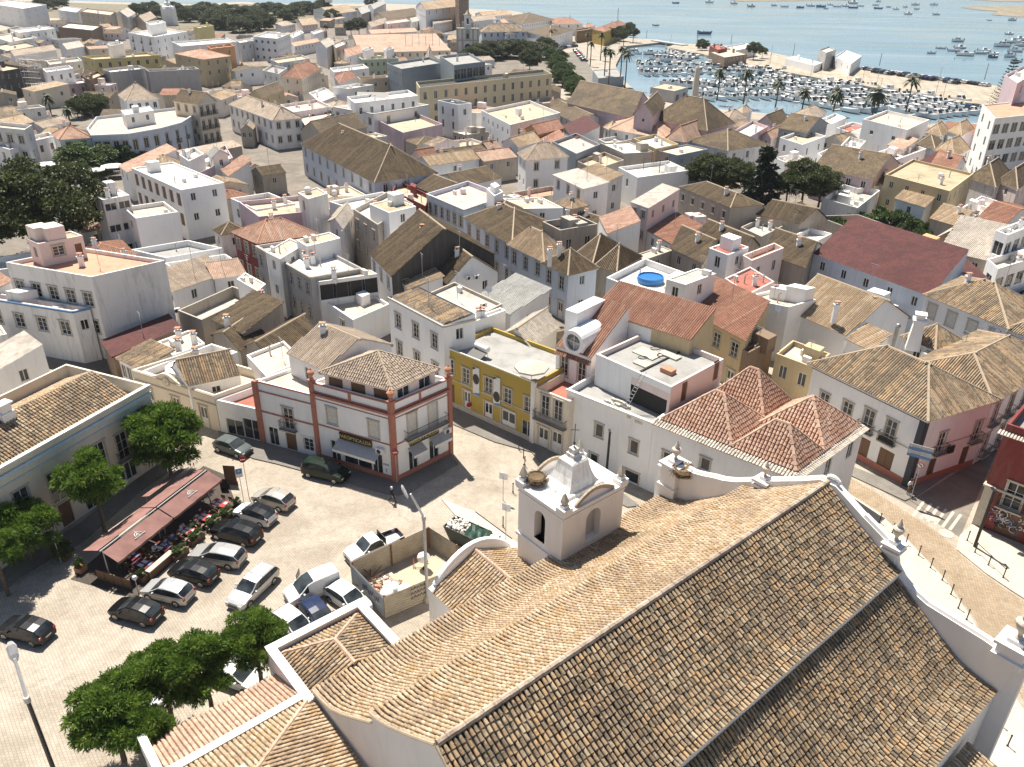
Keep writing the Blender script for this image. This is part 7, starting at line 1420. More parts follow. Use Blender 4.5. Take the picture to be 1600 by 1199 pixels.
m=MB();p,q=B(743,800,.14),B(800,842,.14);m.tube([p,q],.05,S('black'),4);tag(m.build('drain_rail',None,base=p),'dark rail along the paving edge between square and tower','rail')
# people
def person(lab,base,yaw,pose,shirt,pants,hair=(.03,.02,.015),group=None,hat=None,k=1.0):
    J={'pel':(0,0,.95),'chest':(0.02,0,1.3),'neck':(.03,0,1.47),'head':(.05,0,1.58),'top':(.05,0,1.72)};
    for s,sd in((1,'l'),(-1,'r')):
        J.update({'hip'+sd:(0,.09*s,.9),'sh'+sd:(.02,.19*s,1.4)})
        if pose=='walk':J.update({'kn'+sd:(.2*s if s>0 else -.05,.09*s,.5 if s>0 else .48),'an'+sd:(.28 if s>0 else -.38,.09*s,.08 if s>0 else .14),'to'+sd:(.45 if s>0 else -.24,.1*s,.05),'el'+sd:(-.1*s,.25*s,1.13),'wr'+sd:(.05-.14*s,.24*s,.88)})
        elif pose=='stand':J.update({'kn'+sd:(.02,.1*s,.5),'an'+sd:(-.02,.1*s,.08),'to'+sd:(.16,.12*s,.04),'el'+sd:(-.03,.26*s,1.12),'wr'+sd:(.1,.24*s,.9)})
        else:J.update({'kn'+sd:(.45,.11*s,.92),'an'+sd:(.43,.11*s,.48),'to'+sd:(.6,.12*s,.44),'el'+sd:(.12,.25*s,1.14),'wr'+sd:(.36,.16*s,1.13)})
    dz=-.42 if pose=='sit' else 0;nm=list(J);V=[(J[n][0]*k,J[n][1]*k,(J[n][2]+dz)*k) for n in nm];ix={n:i for i,n in enumerate(nm)}
    E=[('pel','chest'),('chest','neck'),('neck','head'),('head','top')]+[(a+s,b+s) for s in'lr' for a,b in(('hip','kn'),('kn','an'),('an','to'),('sh','el'),('el','wr'))]+[('pel','hip'+s) for s in'lr']+[('chest','sh'+s) for s in'lr']
    for s,sg in(('l',1),('r',-1)):
        w_=V[ix['wr'+s]];e_=V[ix['el'+s]];d=unit(np.array(w_)-np.array(e_));pa=np.array(w_)+d*.07;nm.append('pa'+s);ix['pa'+s]=len(V);V.append(tuple(pa));E.append(('wr'+s,'pa'+s))
        for fi in range(4):
            f=pa+d*(.08-.012*abs(fi-1.5))+np.array([(fi-1.5)*.024,0,-.012*abs(fi-1)]);n='f%d%s'%(fi,s);nm.append(n);ix[n]=len(V);V.append(tuple(f));E.append(('pa'+s,n))
        n='th'+s;nm.append(n);ix[n]=len(V);V.append(tuple(np.array(w_)+d*.06+np.array([.05,0,.02])));E.append(('wr'+s,n))
    rad={'pel':(.15,.12),'chest':(.17,.12),'neck':(.06,.06),'head':(.095,.085),'top':(.07,.06),'hip':(.1,.1),'kn':(.065,.065),'an':(.045,.045),'to':(.045,.03),'sh':(.075,.075),'el':(.05,.05),'wr':(.036,.03),'pa':(.045,.022),'th':(.011,.011)}
    me=bpy.data.meshes.new('person');me.from_pydata(V,[(ix[a],ix[b_]) for a,b_ in E],[]);o=bpy.data.objects.new('person',me);COL.objects.link(o)
    md=o.modifiers.new('s','SKIN');sv=me.skin_vertices[0].data
    for n,i in ix.items():
        kk=n if n in rad else n[:-1];sv[i].radius=tuple(q*k for q in rad.get(kk,(.01,.01)))
    sv[0].use_root=True;ss=o.modifiers.new('u','SUBSURF');ss.levels=1;ss.render_levels=1
    dg=bpy.context.evaluated_depsgraph_get();m2=bpy.data.meshes.new_from_object(o.evaluated_get(dg));bpy.data.objects.remove(o)
    for mt in(S('skin'),S(shirt),S(pants),S('black')):m2.materials.append(mt)
    K=np.array(V)
    for p in m2.polygons:
        c=np.array(p.center);n=nm[int(np.argmin(((K-c)**2).sum(1)))]
        p.material_index=0 if n in('neck','head','top') or n[:2] in('wr','pa','th','f0','f1','f2','f3') else 3 if n[:2]=='to' else 2 if n[:2] in('pe','hi','kn','an') else 1;p.use_smooth=True
    o=bpy.data.objects.new('person',m2);COL.objects.link(o);o.location=base;o.rotation_euler=(0,0,yaw);tag(o,lab,'person',group)
    hd=np.array(V[ix['head']]);h=MB();hm=solid('hair',hair,.8) if hat is None else S(hat)
    h.lathe([(.105*k,-.02),(.115*k,.05),(.1*k,.12),(.06*k,.16),(.01,.175)],hd+[-.02*k,0,0.02],hm,10);q=h.build('hair' if hat is None else 'cap',None,base=(0,0,0),smooth=True);q.parent=o
    h=MB();h.lathe([(.004,0),(.016,.01),(.012,.04),(.003,.05)],hd+[.098*k,0,-.02],S('skin'),6)
    q=h.build('nose',None,base=(0,0,0));q.parent=o;h=MB()
    for s in(-1,1):h.box(hd+[.088*k,.034*s,.02],(.02,.022,.014),S('black'))
    h.box(hd+[.085*k,0,-.065],(.02,.05,.01),S('cloth_red'));q=h.build('face',None,base=(0,0,0));q.parent=o
    return o
p,q=B(607,783),B(618,787);person('walking person in dark clothes with a white cap crossing the shadowed street',B(613,785),math.atan2((q-p)[1],(q-p)[0]),'walk','cloth_dark','black',hat='cloth_white')
person('person in a light shirt standing at the navy corner',B(1418,772,.12),-1.2,'stand','cloth_white','wood')
person('person in brown standing in the doorway shade of the navy corner',B(1426,765,.12),-.6,'stand','wood','cloth_dark')
for i,(x,y,sh,lab) in enumerate(((268,840,'cloth_blue','seated guest in blue under the awning edge'),(258,848,'cloth_blue','seated guest in blue, nearer to the low bench'),(241,858,'cloth_white','seated guest in a white shirt at the dark red table'),(299,822,'cloth_green','seated guest in green under the middle awning'),(312,800,'cloth_dark','seated guest in dark clothes under the far awning'),(284,824,'cloth_white','seated guest in white between the two awnings'))):
    c=B(x,y,.8);chair((c[0],c[1],.03),tyaw,'dark brown terrace chair under the awning, occupied by a guest');person(lab,(c[0],c[1],.05),tyaw,'sit',sh,'cloth_dark')
# roof furniture
def parasol(lab,x,y,zd,r,h,mat='cloth_white',n=8,px=True):
    c=B(x,y,zd+h);c[2]=zd;t_=local(thing('parasol',lab,'parasol',c));m=MB();m.tube([(0,0,0),(0,0,h)],.03,S('rail'),6);m.build('pole',t_);m=MB()
    rim=[(r*math.cos(6.2832*i/n),r*math.sin(6.2832*i/n),h-.45) for i in range(n)];m.add([(0,0,h)]+rim+[(a,b_,c_-.18) for a,b_,c_ in rim],[(0,1+i,1+(i+1)%n) for i in range(n)]+[(1+i,1+n+i,1+n+(i+1)%n,1+(i+1)%n) for i in range(n)],S(mat));m.build('canopy',t_)
parasol('large pale octagonal parasol on the yellow house terrace',831,567,6.65,1.75,2.3,'stone')
parasol('white parasol on the patio behind the medallion cottage',284,567,3.2,1.9,2.3)
for lab,x,y,r in(('white parasol by the restaurant awning on the shaded square',72,253,2.5),('broad white parasol left of the larger clipped tree',109,261,3.2),('white parasol right of the larger clipped tree',175,256,2.6),('small white parasol between the clipped trees',150,262,1.8)):parasol(lab,x,y,0,r,3)
c=B(1016,440,7.2);pl=local(thing('paddling_pool','round blue paddling pool on the white terrace','pool',c));m=MB();m.lathe([(1.7,0),(1.78,.35),(1.7,.75),(1.55,.78),(1.5,.6)],(0,0,0),solid('blue_vinyl',(.02,.16,.42),.4),24);m.build('wall',pl);m=MB();disc(m,(0,0,.55),(0,.001,1),1.55,solid('pool_water',(.25,.5,.65),.1),.02,24);m.build('water_surface',pl)
def solarheater(lab,x,y,z,yaw=.6):
    c=B(x,y,z);t_=local(thing('solar_water_heater',lab,'water heater',c,None,yaw));m=MB();m.tube([(-.95,0,1.0),(.95,0,1.0)],.3,S('lamp'),12);m.build('tank',t_);m=MB();m.add([(-1,-.2,.75),(1,-.2,.75),(1,-1.7,.1),(-1,-1.7,.1),(-1,-.2,.68),(1,-.2,.68),(1,-1.7,.03),(-1,-1.7,.03)],[(3,2,1,0),(4,5,6,7),(0,1,5,4),(2,3,7,6)],S('black'));m.build('collector',t_);m=MB();[m.tube([(s,.1,0),(s,.05,.8)],.03,S('rail'),4) for s in(-.8,.8)];m.tube([(-.8,.1,.3),(.8,.1,.3)],.02,S('rail'),4);m.build('stand',t_)
solarheater('solar water heater on the roof of the yellow house',753,556,6.65,-.75);solarheater('solar water heater on the white block beside the pink terrace',1143,383,8.5,-.5)
ps=thing('solar_array','row of tilted black solar panels on the curved cornice terrace','solar panels',B(578,150,10.4))
for i in range(9):
    c=B(557+i*5.2,151.5+i*.1,10.3);m=MB();m.add([c,c+[1.5,0,0],c+[1.5,1.6,1.1],c+[0,1.6,1.1],c-[0,0,.08],c+[1.5,0,-.08],c+[1.5,1.6,1.0],c+[0,1.6,1.0]],[(0,1,2,3),(7,6,5,4),(0,4,5,1),(2,6,7,3)],S('black'));m.build('panel',ps)
for i,(x,y) in enumerate(((717,433),(731,428),(731,437),(743,427),(743,436))):
    c=B(x,y,6.3);acunit(c,unit(np.array([.76,.65,0])),unit(np.array([.65,-.76,0])),'white fan unit on the white gable of the long brown roof').__setitem__('group','five fan units on the white gable')
for x,y,z,lab in((276,488,3.5,'white fan unit at the foot of the pale sheds'),(754,480,8.2,'fan unit on the grey yard roof beside the satellite dish')):acunit(B(x,y,z),unit(np.array([.76,.65,0])),unit(np.array([.65,-.76,0])),lab)
def dish(lab,x,y,z):
    c=B(x,y,z);t_=local(thing('satellite_dish',lab,'satellite dish',c));m=MB();m.tube([(0,0,0),(0,0,1)],.03,S('rail'),5);m.build('mast',t_);m=MB();m.lathe([(.01,0),(.25,.03),(.45,.12)],(0,0,0),S('lamp'),14);q=m.build('dish',t_);q.location=(0,-.1,1.05);q.rotation_euler=(1.1,0,.5)
dish('satellite dish on the flat grey yard roofs',763,464,7.2);dish('satellite dish on the low hut of the white terrace',1212,495,7.2);dish('satellite dish on the long white street house',1552,533,7.3)
wc=thing('tall_chimney','tall white tapered chimney with a tiled cap','chimney',B(1431,530,7.0));c=B(1425,545,6.5);m=MB();q=[]
for z,w_ in((0,.75),(3.4,.5),(3.4,.7),(3.6,.7),(3.6,.45),(4.1,.45),(4.15,.6),(4.25,.6),(4.3,.1)):q+=[c+cu*sx*w_+cn*sy*w_+[0,0,z] for sx,sy in((-1,-1),(1,-1),(1,1),(-1,1))]
m.add(q,[(4*i+k,4*i+(k+1)%4,4*i+4+(k+1)%4,4*i+4+k) for i in range(8) for k in range(4)],wall_mat('white'));m.build('shaft',wc)
c=B(1394,545,7);r=thing('flue_pipe','shiny steel flue pipe with a cowl beside the tall white chimney','flue',c);m=MB();m.tube([c,c+[0,0,2.6]],.2,S('steel'),10);m.build('pipe',r);m=MB();m.lathe([(.3,0),(.34,.05),(.2,.3),(.02,.36)],c+[0,0,2.65],S('steel'),10);m.build('cowl',r)
c=B(1018,268,6);pg=thing('pergola','timber pergola on the white roof terrace','pergola',c)
P4=[B(x,y,6.1) for x,y in((1005,266),(1030,270),(1045,258),(1018,254))];m=MB();[m.tube([p,p+[0,0,2.4]],.08,S('wood'),5) for p in P4];m.build('posts',pg) if 0 else None
for p in P4:m=MB();m.tube([p,p+[0,0,2.4]],.08,S('wood'),5);m.build('post',pg)
m=MB()
for i in range(9):f=i/8;m.tube([P4[0]+(P4[1]-P4[0])*f+[0,0,2.45],P4[3]+(P4[2]-P4[3])*f+[0,0,2.45]],.09,S('wood'),4)
m.build('slats',pg)
# ---------------------------------------------------------------- far landmarks, harbour, lagoon
a=house
a('cathedral nave with a big tan roof on the far old town hill','cathedral',15,'10',[(1000,40),(1060,62),(1270,40)],'gable R','white',pal='tan',rh=4,R='5x1n,1.2,2.5',name='cathedral')
a('dark stone cathedral tower cut by the top of the frame','tower',21,'10',[(1245,-10),(1268,0),(1330,-12)],'flat','brown',R='1x1n,2,3@3',name='cathedral_tower',p=.3)
b=B(731,84);gt=thing('arch_gate','white and grey stone arch gate with a bell gable and statue niche','gate',b);U_=np.array([1,0,0.]);V_=np.array([0,1.,0])
m=MB();GW=wall_mat('white');GS=S('stone');arch_wall(m,lambda u,z,d:np.array([b[0]+u,b[1]+d,z]),-6,6,0,12.5,3.4,0,5.0,GW,1.2,S('darkint'));m.quad([b[0]-6,b[1]+7,0],[b[0]-6,b[1],0],[b[0]-6,b[1],12.5],[b[0]-6,b[1]+7,12.5],GW);m.quad([b[0]+6,b[1],0],[b[0]+6,b[1]+7,0],[b[0]+6,b[1]+7,12.5],[b[0]+6,b[1],12.5],GW);m.quad([b[0]-6,b[1],12.5],[b[0]+6,b[1],12.5],[b[0]+6,b[1]+7,12.5],[b[0]-6,b[1]+7,12.5],GS);m.build('wall',gt)
for x in(-5.6,-2.9,2.9,5.6):m=MB();m.box((b[0]+x,b[1]-.15,0),(.9,.5,12.3),GS);m.build('pilaster',gt)
for z in(6.4,12.2):m=MB();m.box((b[0],b[1]-.1,z),(12.6,.8,.5),GS);m.build('cornice',gt)
m=MB();m.box((b[0],b[1]-.2,7.2),(2.4,.4,3.6),GS);m.box((b[0],b[1]-.45,7.6),(1.2,.2,2.4),S('darkint'));m.lathe([(1.3,0),(.9,.7),(.1,1.2)],(b[0],b[1]-.2,10.8),GS,4);m.build('niche',gt)
m=MB();arch_wall(m,lambda u,z,d:np.array([b[0]+u,b[1]+1+d,z]),-1.9,1.9,12.7,19,1.3,14.5,17.6,GW,1.4);arch_wall(m,lambda u,z,d:np.array([b[0]-u,b[1]+2.4-d,z]),-1.9,1.9,12.7,19,1.3,14.5,17.6,GW,.01);m.box((b[0],b[1]+1.7,19),(4.6,2,.4),GS);m.lathe([(1.8,0),(1.1,.8),(.2,2.2)],(b[0],b[1]+1.7,19.4),GS,4);m.box((b[0]-2.6,b[1]+1.7,12.9),(1.2,1.4,2.8),GS);m.box((b[0]+2.6,b[1]+1.7,12.9),(1.2,1.4,2.8),GS);m.build('bell_gable',gt)
m=MB();m.lathe([(.5,0),(.4,.5),(.25,.9),(.05,1)],(b[0],b[1]+1.7,15.6),S('iron'),10);m.build('bell',gt)
for x in(-5.6,-4.2,4.2,5.6):m=MB();m.lathe([(.5,0),(.3,.5),(.4,1.0),(.05,2.4)],(b[0]+x,b[1]+.4,12.9),GS,6);m.build('pinnacle',gt)
b=B(1084,163);m=MB();m.prism([(b[0]-2,b[1]-2),(b[0]+2,b[1]-2),(b[0]+2,b[1]+2),(b[0]-2,b[1]+2)],0,1.2,GS);vs=[]
for z,w_ in((1.2,1.1),(12.2,.75),(13.3,.02)):vs+=[(b[0]+sx*w_,b[1]+sy*w_,z) for sx,sy in((-1,-1),(1,-1),(1,1),(-1,1))]
m.add(vs,[(4*i+k,4*i+(k+1)%4,4*i+4+(k+1)%4,4*i+4+k) for i in range(2) for k in range(4)],S('stone'));tag(m.build('obelisk',None,base=b),'pale stone obelisk by the marina basin','obelisk')
sc=thing('scaffold','tall tube scaffold beside the dark netted building','scaffold',B(55,152));m=MB()
p0,p1=B(42,150),B(67,152);d=unit(p1-p0);n=np.array([-d[1],d[0],0]);L_=np.linalg.norm(p1-p0)
for i in range(4):
    for j in range(2):q=p0+d*L_*i/3+n*1.3*j;m=MB();m.tube([q,q+[0,0,12]],.08,S('steel'),4);m.build('standard',sc)
for z in(2,4,6,8,10,12):
    m=MB();c=(p0+p1)/2+n*.65+[0,0,z];m.box(c,(L_,1.2,.12),S('rail'),(d,n));m.build('deck',sc)
    for j in(0,1):m=MB();m.tube([p0+n*1.3*j+[0,0,z+1],p1+n*1.3*j+[0,0,z+1]],.06,S('steel'),4);m.build('ledger',sc)
tw_=thing('church_tower','small white baroque tower with pinnacles before the park','tower',B(267,40));b=B(267,40);m=MB();m.box((b[0],b[1],0),(8,8,11),GW);m.build('wall',tw_)
m=MB();m.lathe([(5,0),(4.2,1.5),(2.6,2.4),(2.2,4),(1.2,5),(.5,7),(.1,9)],(b[0],b[1],11),GW,8);m.build('spire',tw_)
for sx in(-1,1):
    for sy in(-1,1):m=MB();m.lathe([(.8,0),(.5,1),(.05,3)],(b[0]+sx*3.4,b[1]+sy*3.4,11),GW,6);m.build('pinnacle',tw_)
b=B(515,18);m=MB();m.lathe([(3.6,0),(3.6,1.5),(3.4,2.6),(2.6,4),(1.3,5),(.3,5.4),(.2,6.5)],(b[0],b[1],8),GW,16);tag(m.build('chapel_dome',None,base=(b[0],b[1],8),smooth=True),'white dome rising from the domed chapel roof','dome')
for x,y,h,lab in((655,62/1.0,14,'tall mast on the left roof tower of the green townhouse'),(676,70,14,'tall mast on the right roof tower of the green townhouse')):
    b=B(x/1.0,72,11);r=local(thing('antenna_mast',lab,'antenna',b));m=MB();[m.tube([(dx,0,0),(dx,0,h*k)],.09,S('rail'),4) for dx,k in((-6,.35),(0,.0) if 0 else (-3,.3),(0,.45),(3,.28))];m.build('mast',r)
b=B(963,62);r=local(thing('lattice_mast','tall lattice mast beside the yellow shore house','mast',b));m=MB();h=HT(963,13,b)
for s in(-1,1):m.tube([(s*.6,0,0),(s*.15,0,h)],.09,S('rail'),4)
for i in range(14):z=h*i/14;w_=.6-.45*i/14;m.tube([(-w_,0,z),(w_*.95,0,z+h/14)],.06,S('rail'),3);m.box((0,0,z+h/14),(2*w_,.08,.08),S('rail'))
m.build('lattice',r)
for i,(x,y,x2,y2) in enumerate(((1239,88,1241,68),(1374,103,1377,83),(1538,125,1545,99),(1089,66,1090,47),(1142,69,1143,54),(1010,60,1010,47))):
    b=B(x,y);pole('lamp_mast','tall slim lighting mast on the quay, number counted from the control tower' if 0 else ['slim mast left of the concrete lookout tower','slim mast above the quay parked cars','leaning slim mast beside the tiered pine','slim mast on the bridge head','slim mast beside the pier restaurant','slim mast on the embankment before the bridge'][i],'mast',b,HT(x2,y2,b),.22,'rail')
# pier restaurant
a('low pier restaurant with a dark terrace and pale roof','restaurant',4.5,'20',[(1235,325),(1330,360),(1470,340)],'flat','brown',deck='beige',R='6x1n,2,1.6',p=.3,name='restaurant')
a('red canopied upper deck of the pier restaurant','restaurant',6,'20',[(1235,288),(1290,312),(1345,300)],'flat','maroon',deck='red',p=.3,name='restaurant_deck')
a('long white roofed hall behind the pier restaurant','hall',5,'20',[(1330,290),(1400,315),(1530,292)],'flat','white',deck='white',R='5x1n',name='hall')
thigh('dark tree at the right end of the pier restaurant',1179,76,9,10,'dark',1);thigh('round dark tree at the bridge end of the pier',1098,68,6,9,'dark',2);thigh('small dark tree on the pier next to the yellow parked boats',1192,80,6,7,'dark',3)
for i,(x,y,r) in enumerate(((955,52,9),(968,50,11),(982,42,10),(990,52,8),(975,57,8))):thigh('dark shore tree beside the yellow shore house',x,y,9,r,'dark',i%3+1,group='shore trees by the yellow house')
# boats
def boatproto(kind):
    r=local(thing('motor_boat','x','boat',(0,0,0)));L,W=6.2,2.1;m=MB();st=[(-3.1,.82,1.0),(-1.5,.97,1.0),(.3,1.0,1.06),(1.6,.8,1.16),(2.5,.45,1.28),(3.1,.03,1.4)];R=[]
    hm={'white':WHT,'blue':(.05,.12,.22),'cabin':WHT,'cover':WHT,'sail':WHT}[kind];pm=solid('hull_'+kind,hm,.35)
    for x,w_,z in st:R.append([(x,-W/2*w_,z),(x,-W/2*w_*.8,.2),(x,0,-.15),(x,W/2*w_*.8,.2),(x,W/2*w_,z)])
    v=[p for r_ in R for p in r_];f=[(5*i+k,5*i+k+1,5*i+6+k,5*i+5+k) for i in range(5) for k in range(4)]+[tuple(range(5))];m.add(v,f,pm)
    for i in range(5):
        a_,b_=R[i],R[i+1]
        if i>=2 or kind in('cover',):m.quad(np.array(a_[0])-[0,0,.03],np.array(b_[0])-[0,0,.03],np.array(b_[4])-[0,0,.03],np.array(a_[4])-[0,0,.03],S('white') if kind!='cover' else solid('boat_cover',(.42,.47,.52),.9))
        else:m.quad((a_[0][0],a_[0][1]*.85,.5),(b_[0][0],b_[0][1]*.85,.5),(b_[4][0],b_[4][1]*.85,.5),(a_[4][0],a_[4][1]*.85,.5),S('white'))
    m.build('hull',r)
    m=MB();m.box((-3.25,0,.5),(.4,.36,.9),S('black'));m.build('outboard_motor',r)
    if kind in('white','blue'):
        m=MB();m.add([(.6,-.8,1.05),(.6,.8,1.05),(.1,.65,1.6),(.1,-.65,1.6)],[(0,1,2,3)],glassm());m.build('windscreen',r);m=MB();m.box((-.3,0,.5),(.6,.7,.7),S('white'));m.build('console',r)
    if kind in('cabin','sail'):
        m=MB();v=[(-.9,-.75,1),(1.2,-.65,1.05),(1.2,.65,1.05),(-.9,.75,1),(-.8,-.62,2.0),(.5,-.55,1.95),(.5,.55,1.95),(-.8,.62,2.0)];m.add(v,[(4,5,6,7),(0,1,5,4),(2,3,7,6),(3,0,4,7)],S('white'));m.build('cabin',r);m=MB();m.quad(v[1],v[2],v[6],v[5],glassm());m.box((-.1,-.7,1.45),(1.0,.06,.3),S('black'));m.box((-.1,.7,1.45),(1.0,.06,.3),S('black'));m.build('window_glass',r)
    if kind=='sail':m=MB();m.tube([(.6,0,1.1),(.6,0,9)],.06,S('rail'),4);m.build('mast',r)
    return r
BP={k:boatproto(k) for k in('white','blue','cabin','cover','sail')};BUSED=set()
BLAB={'white':'small open white motorboat','blue':'small dark blue hulled motorboat','cabin':'white cabin motorboat','cover':'motorboat under a grey blue cover','sail':'white sailing boat with a bare mast'}
def boat(kind,c,yaw,where,group,s=1.0):
    o=BP[kind] if kind not in BUSED else copy_tree(BP[kind]);BUSED.add(kind);o.location=(c[0],c[1],-1.15);o.rotation_euler=(0,0,yaw);o.scale=(s,s,s);o['label']=BLAB[kind]+' '+where;o['group']=group;return o
rg=random.Random(21)
ROWS=[((1027,84),(1068,92),'in the clump by the basin mouth'),((1030,91),(1066,96),'in the clump by the basin mouth'),((995,103),(1120,105),'on the far marina pontoon'),((1120,105),(1226,113),'on the far marina pontoon'),((998,115),(1088,116),'on the second marina pontoon'),((1085,112),(1225,118),'on the second marina pontoon'),((1044,129),(1112,137),'on the pontoon by the cafe pavilion'),((1128,130),(1250,124),'on the middle marina pontoon'),((1126,139),(1215,137),'on the middle marina pontoon'),((1215,136),(1360,134),'on the middle marina pontoon'),((1092,153),(1210,151),'on the pontoon before the obelisk'),((1212,152),(1330,143),'on the near marina pontoon'),((1240,160),(1415,146),'on the near marina pontoon'),((1302,172),(1480,156),'on the nearest marina pontoon'),((1420,180),(1530,170),'on the nearest marina pontoon')]
BN=0;KP=4.2
for ri,((x0,y0),(x1,y1),wh) in enumerate(ROWS):
    p,q=B(x0,y0,-1),B(x1,y1,-1);d=unit(q-p);L_=np.linalg.norm(q-p);n=np.array([-d[1],d[0],0]);pt=thing('pontoon','%s floating pontoon %s'%(('long','short','timber','grey','narrow')[ri%5],wh.replace('in the clump','of the clump').replace('on the ','serving the ').replace('pontoon','boat row')+(' , part %s'%'abcdefghijklmno'[ri] if 0 else '')),'pontoon',(p+q)/2,'marina pontoons');m=MB();m.box((p+q)/2*[1,1,0]+[0,0,-1.2],(L_,1.6,.35),S('rail'),(d,n));m.build('deck',pt)
    k=max(3,int(L_/KP))
    for i in range(k):
        for sd in(-1,1):
            if rg.random()<.07:continue
            s=rg.uniform(1.1,1.55);c=p+d*L_*(i+.5+rg.uniform(-.12,.12))/k+n*sd*(4.4*s);ky=rg.choices(['white','cabin','cover','blue','sail'],[5,6,1.2,.6,.7])[0];boat(ky,c,math.atan2(n[1]*sd,n[0]*sd)+rg.uniform(-.08,.08),'moored '+wh,'boats moored in the marina',s);BN+=1
for x,y in((955,66),(968,65),(985,70),(990,79),(985,86),(978,82),(996,84),(960,72),(1196,88),(1205,90)):boat(rg.choice(['white','cabin','blue']),B(x,y,-1),rg.uniform(0,6),'tied up at the old quay corner','boats tied up at the old quay',1)
for x,y,k,s in((1210,9,'white',1.5),(1226,11,'white',1.6),(1250,12.5,'blue',1.7),(1267,10,'white',2),(1282,11.5,'blue',2.2),(1297,8,'white',1.4),(1308,11,'white',1.8),(1321,10.5,'cabin',1.8),(1333,6,'cabin',2.6),(1333,13,'blue',1.9),(1345,10,'white',1.4),(1368,8.5,'white',1.4),(1372,14,'blue',1.7),(1388,11.5,'white',1.2),(1400,15,'sail',1.3),(1415,11.5,'sail',1.3),(1430,8,'cabin',1.7),(1432,14.5,'white',1.2),(1459,8,'cabin',1.7),(1419,22.5,'sail',1.5),(1463,23,'white',1.4),(1496,65,'cabin',1.5),(1469.5,76,'white',1.0),(1490,80,'white',1.2),(1500,76,'cabin',1.3),(1508,87,'cabin',1.6),(1534,84,'white',1.3),(1538,81,'cabin',1.3),(1552,86,'white',1.2),(1552,90,'blue',1.0),(1565,73,'cabin',1.8),(1577,54,'cabin',1.1),(1583,67,'cabin',1.7),(1592,63,'cabin',1.6),(1585,81,'cabin',1.5),(1455,83.5,'white',.9),(1577,89,'cabin',1.4),(1587,97,'white',1.3),(1581,32,'cabin',1.5),(1597,72,'cabin',1.5),(1056,5.5,'blue',1.5),(1108,4.5,'cabin',1.8),(1147,6,'sail',1.6),(1174,10.5,'cabin',1.9),(1100,53,'blue',1.7),(1025,40,'white',1.0),(1372,3,'sail',1.4),(1290,14,'white',1.2),(1546,32,'white',.8)):
    if y>3.5 or 1:boat(k,B(x,y,-1),rg.uniform(-.4,.4)+(math.pi if rg.random()<.5 else 0),'anchored out on the lagoon','boats anchored on the lagoon',s)
for k in BP:
    if k not in BUSED:boat(k,B(1240,20,-1),0,'anchored out on the lagoon','boats anchored on the lagoon')
# cars on the quay and the avenue
CP={}
for nm,colr,typ in(('white',WHT,'hatch'),('silver',SIL,'wagon'),('black',BLK,'hatch'),('dark blue',NVY,'suv'),('red',(.3,.02,.02),'hatch')):CP[nm]=[car(nm+' car proto',None,None,typ,colr,far=True,ctr=(0,0),yaw=0),False]
def farcar(nm,c,yaw,where,group):
    o=CP[nm][0] if not CP[nm][1] else copy_tree(CP[nm][0]);CP[nm][1]=True;o.location=(c[0],c[1],.02);o.rotation_euler=(0,0,yaw);o['label']=nm+' car '+where;o['group']=group
p,q=B(1352,109),B(1550,136);d=unit(q-p);L_=np.linalg.norm(q-p);n=np.array([-d[1],d[0],0])
for i in range(36):farcar(rg.choice(['white','silver','black','dark blue','white','black']),p+d*L_*i/36+n*rg.uniform(-.4,.4)-n*1,math.atan2(n[1],n[0]),'parked along the water side of the quay','cars parked along the quay')
p,q=B(1360,113),B(1500,133);L_=np.linalg.norm(q-p)
for i in range(20):
    if rg.random()<.75:farcar(rg.choice(['white','silver','black','dark blue']),p+d*L_*i/20,math.atan2(n[1],n[0]),'parked on the inner side of the quay','cars parked along the quay')
for x0,y0,x1,y1,kk in((868,72,900,68,10),(872,77,902,73,9),(900,80,916,100,6)):
    p,q=B(x0,y0),B(x1,y1);dd=unit(q-p)
    for i in range(kk):farcar(rg.choice(['white','silver','black','red']),p+(q-p)*i/kk,math.atan2(dd[1],dd[0])+1.2,'parked in the lot beside the old town wall','cars parked by the old town wall')
# ---------------------------------------------------------------- smaller houses between the others
OCC=[(np.array([q[:2] for q in Q])) for Q in QUADS]
def sat(A,Bq):
    for P,Q in((A,Bq),(Bq,A)):
        for i in range(len(P)):
            e=P[(i+1)%len(P)]-P[i];n=np.array([e[1],-e[0]])
            if (P@n).max()<(Q@n).min()+.05 or (Q@n).max()<(P@n).min()+.05:return False
    return True
def inpoly(x,y,P):
    r=False;j=len(P)-1
    for i in range(len(P)):
        if (P[i][1]>y)!=(P[j][1]>y) and x<(P[j][0]-P[i][0])*(y-P[i][1])/(P[j][1]-P[i][1])+P[i][0]:r=not r
        j=i
    return r
def PJ(p):
    v=RW.T@(np.array(p)-[0,0,CAM_H]);return CX+F_PX*v[0]/v[2],CY+F_PX*v[1]/v[2]
TOWN=[(-60,60),(120,26),(200,30),(300,48),(400,50),(480,40),(560,12),(700,24),(800,40),(860,62),(850,80),(862,120),(880,160),(960,185),(1090,180),(1250,192),(1340,198),(1500,200),(1600,196),(1700,300),(1700,520),(1540,520),(1480,500),(1300,520),(1180,560),(1130,560),(900,520),(700,500),(600,470),(440,470),(440,560),(240,560),(-60,520)]
NOGO=[[(80,215),(230,215),(240,285),(110,300),(60,275)],[(1080,235),(1300,240),(1310,320),(1100,310)],[(-60,255),(140,255),(150,400),(-60,400)],[(400,410),(450,425),(540,520),(480,540)],[(530,330),(600,300),(640,390),(560,420)],[(840,80),(960,75),(985,180),(880,165)],[(300,175),(370,180),(380,235),(310,230)],[(1300,320),(1470,325),(1460,390),(1320,380)],[(715,76),(860,50),(860,96),(760,88)],[(60,148),(150,140),(170,180),(70,200)],[(395,150),(440,150),(440,170),(390,170)]]
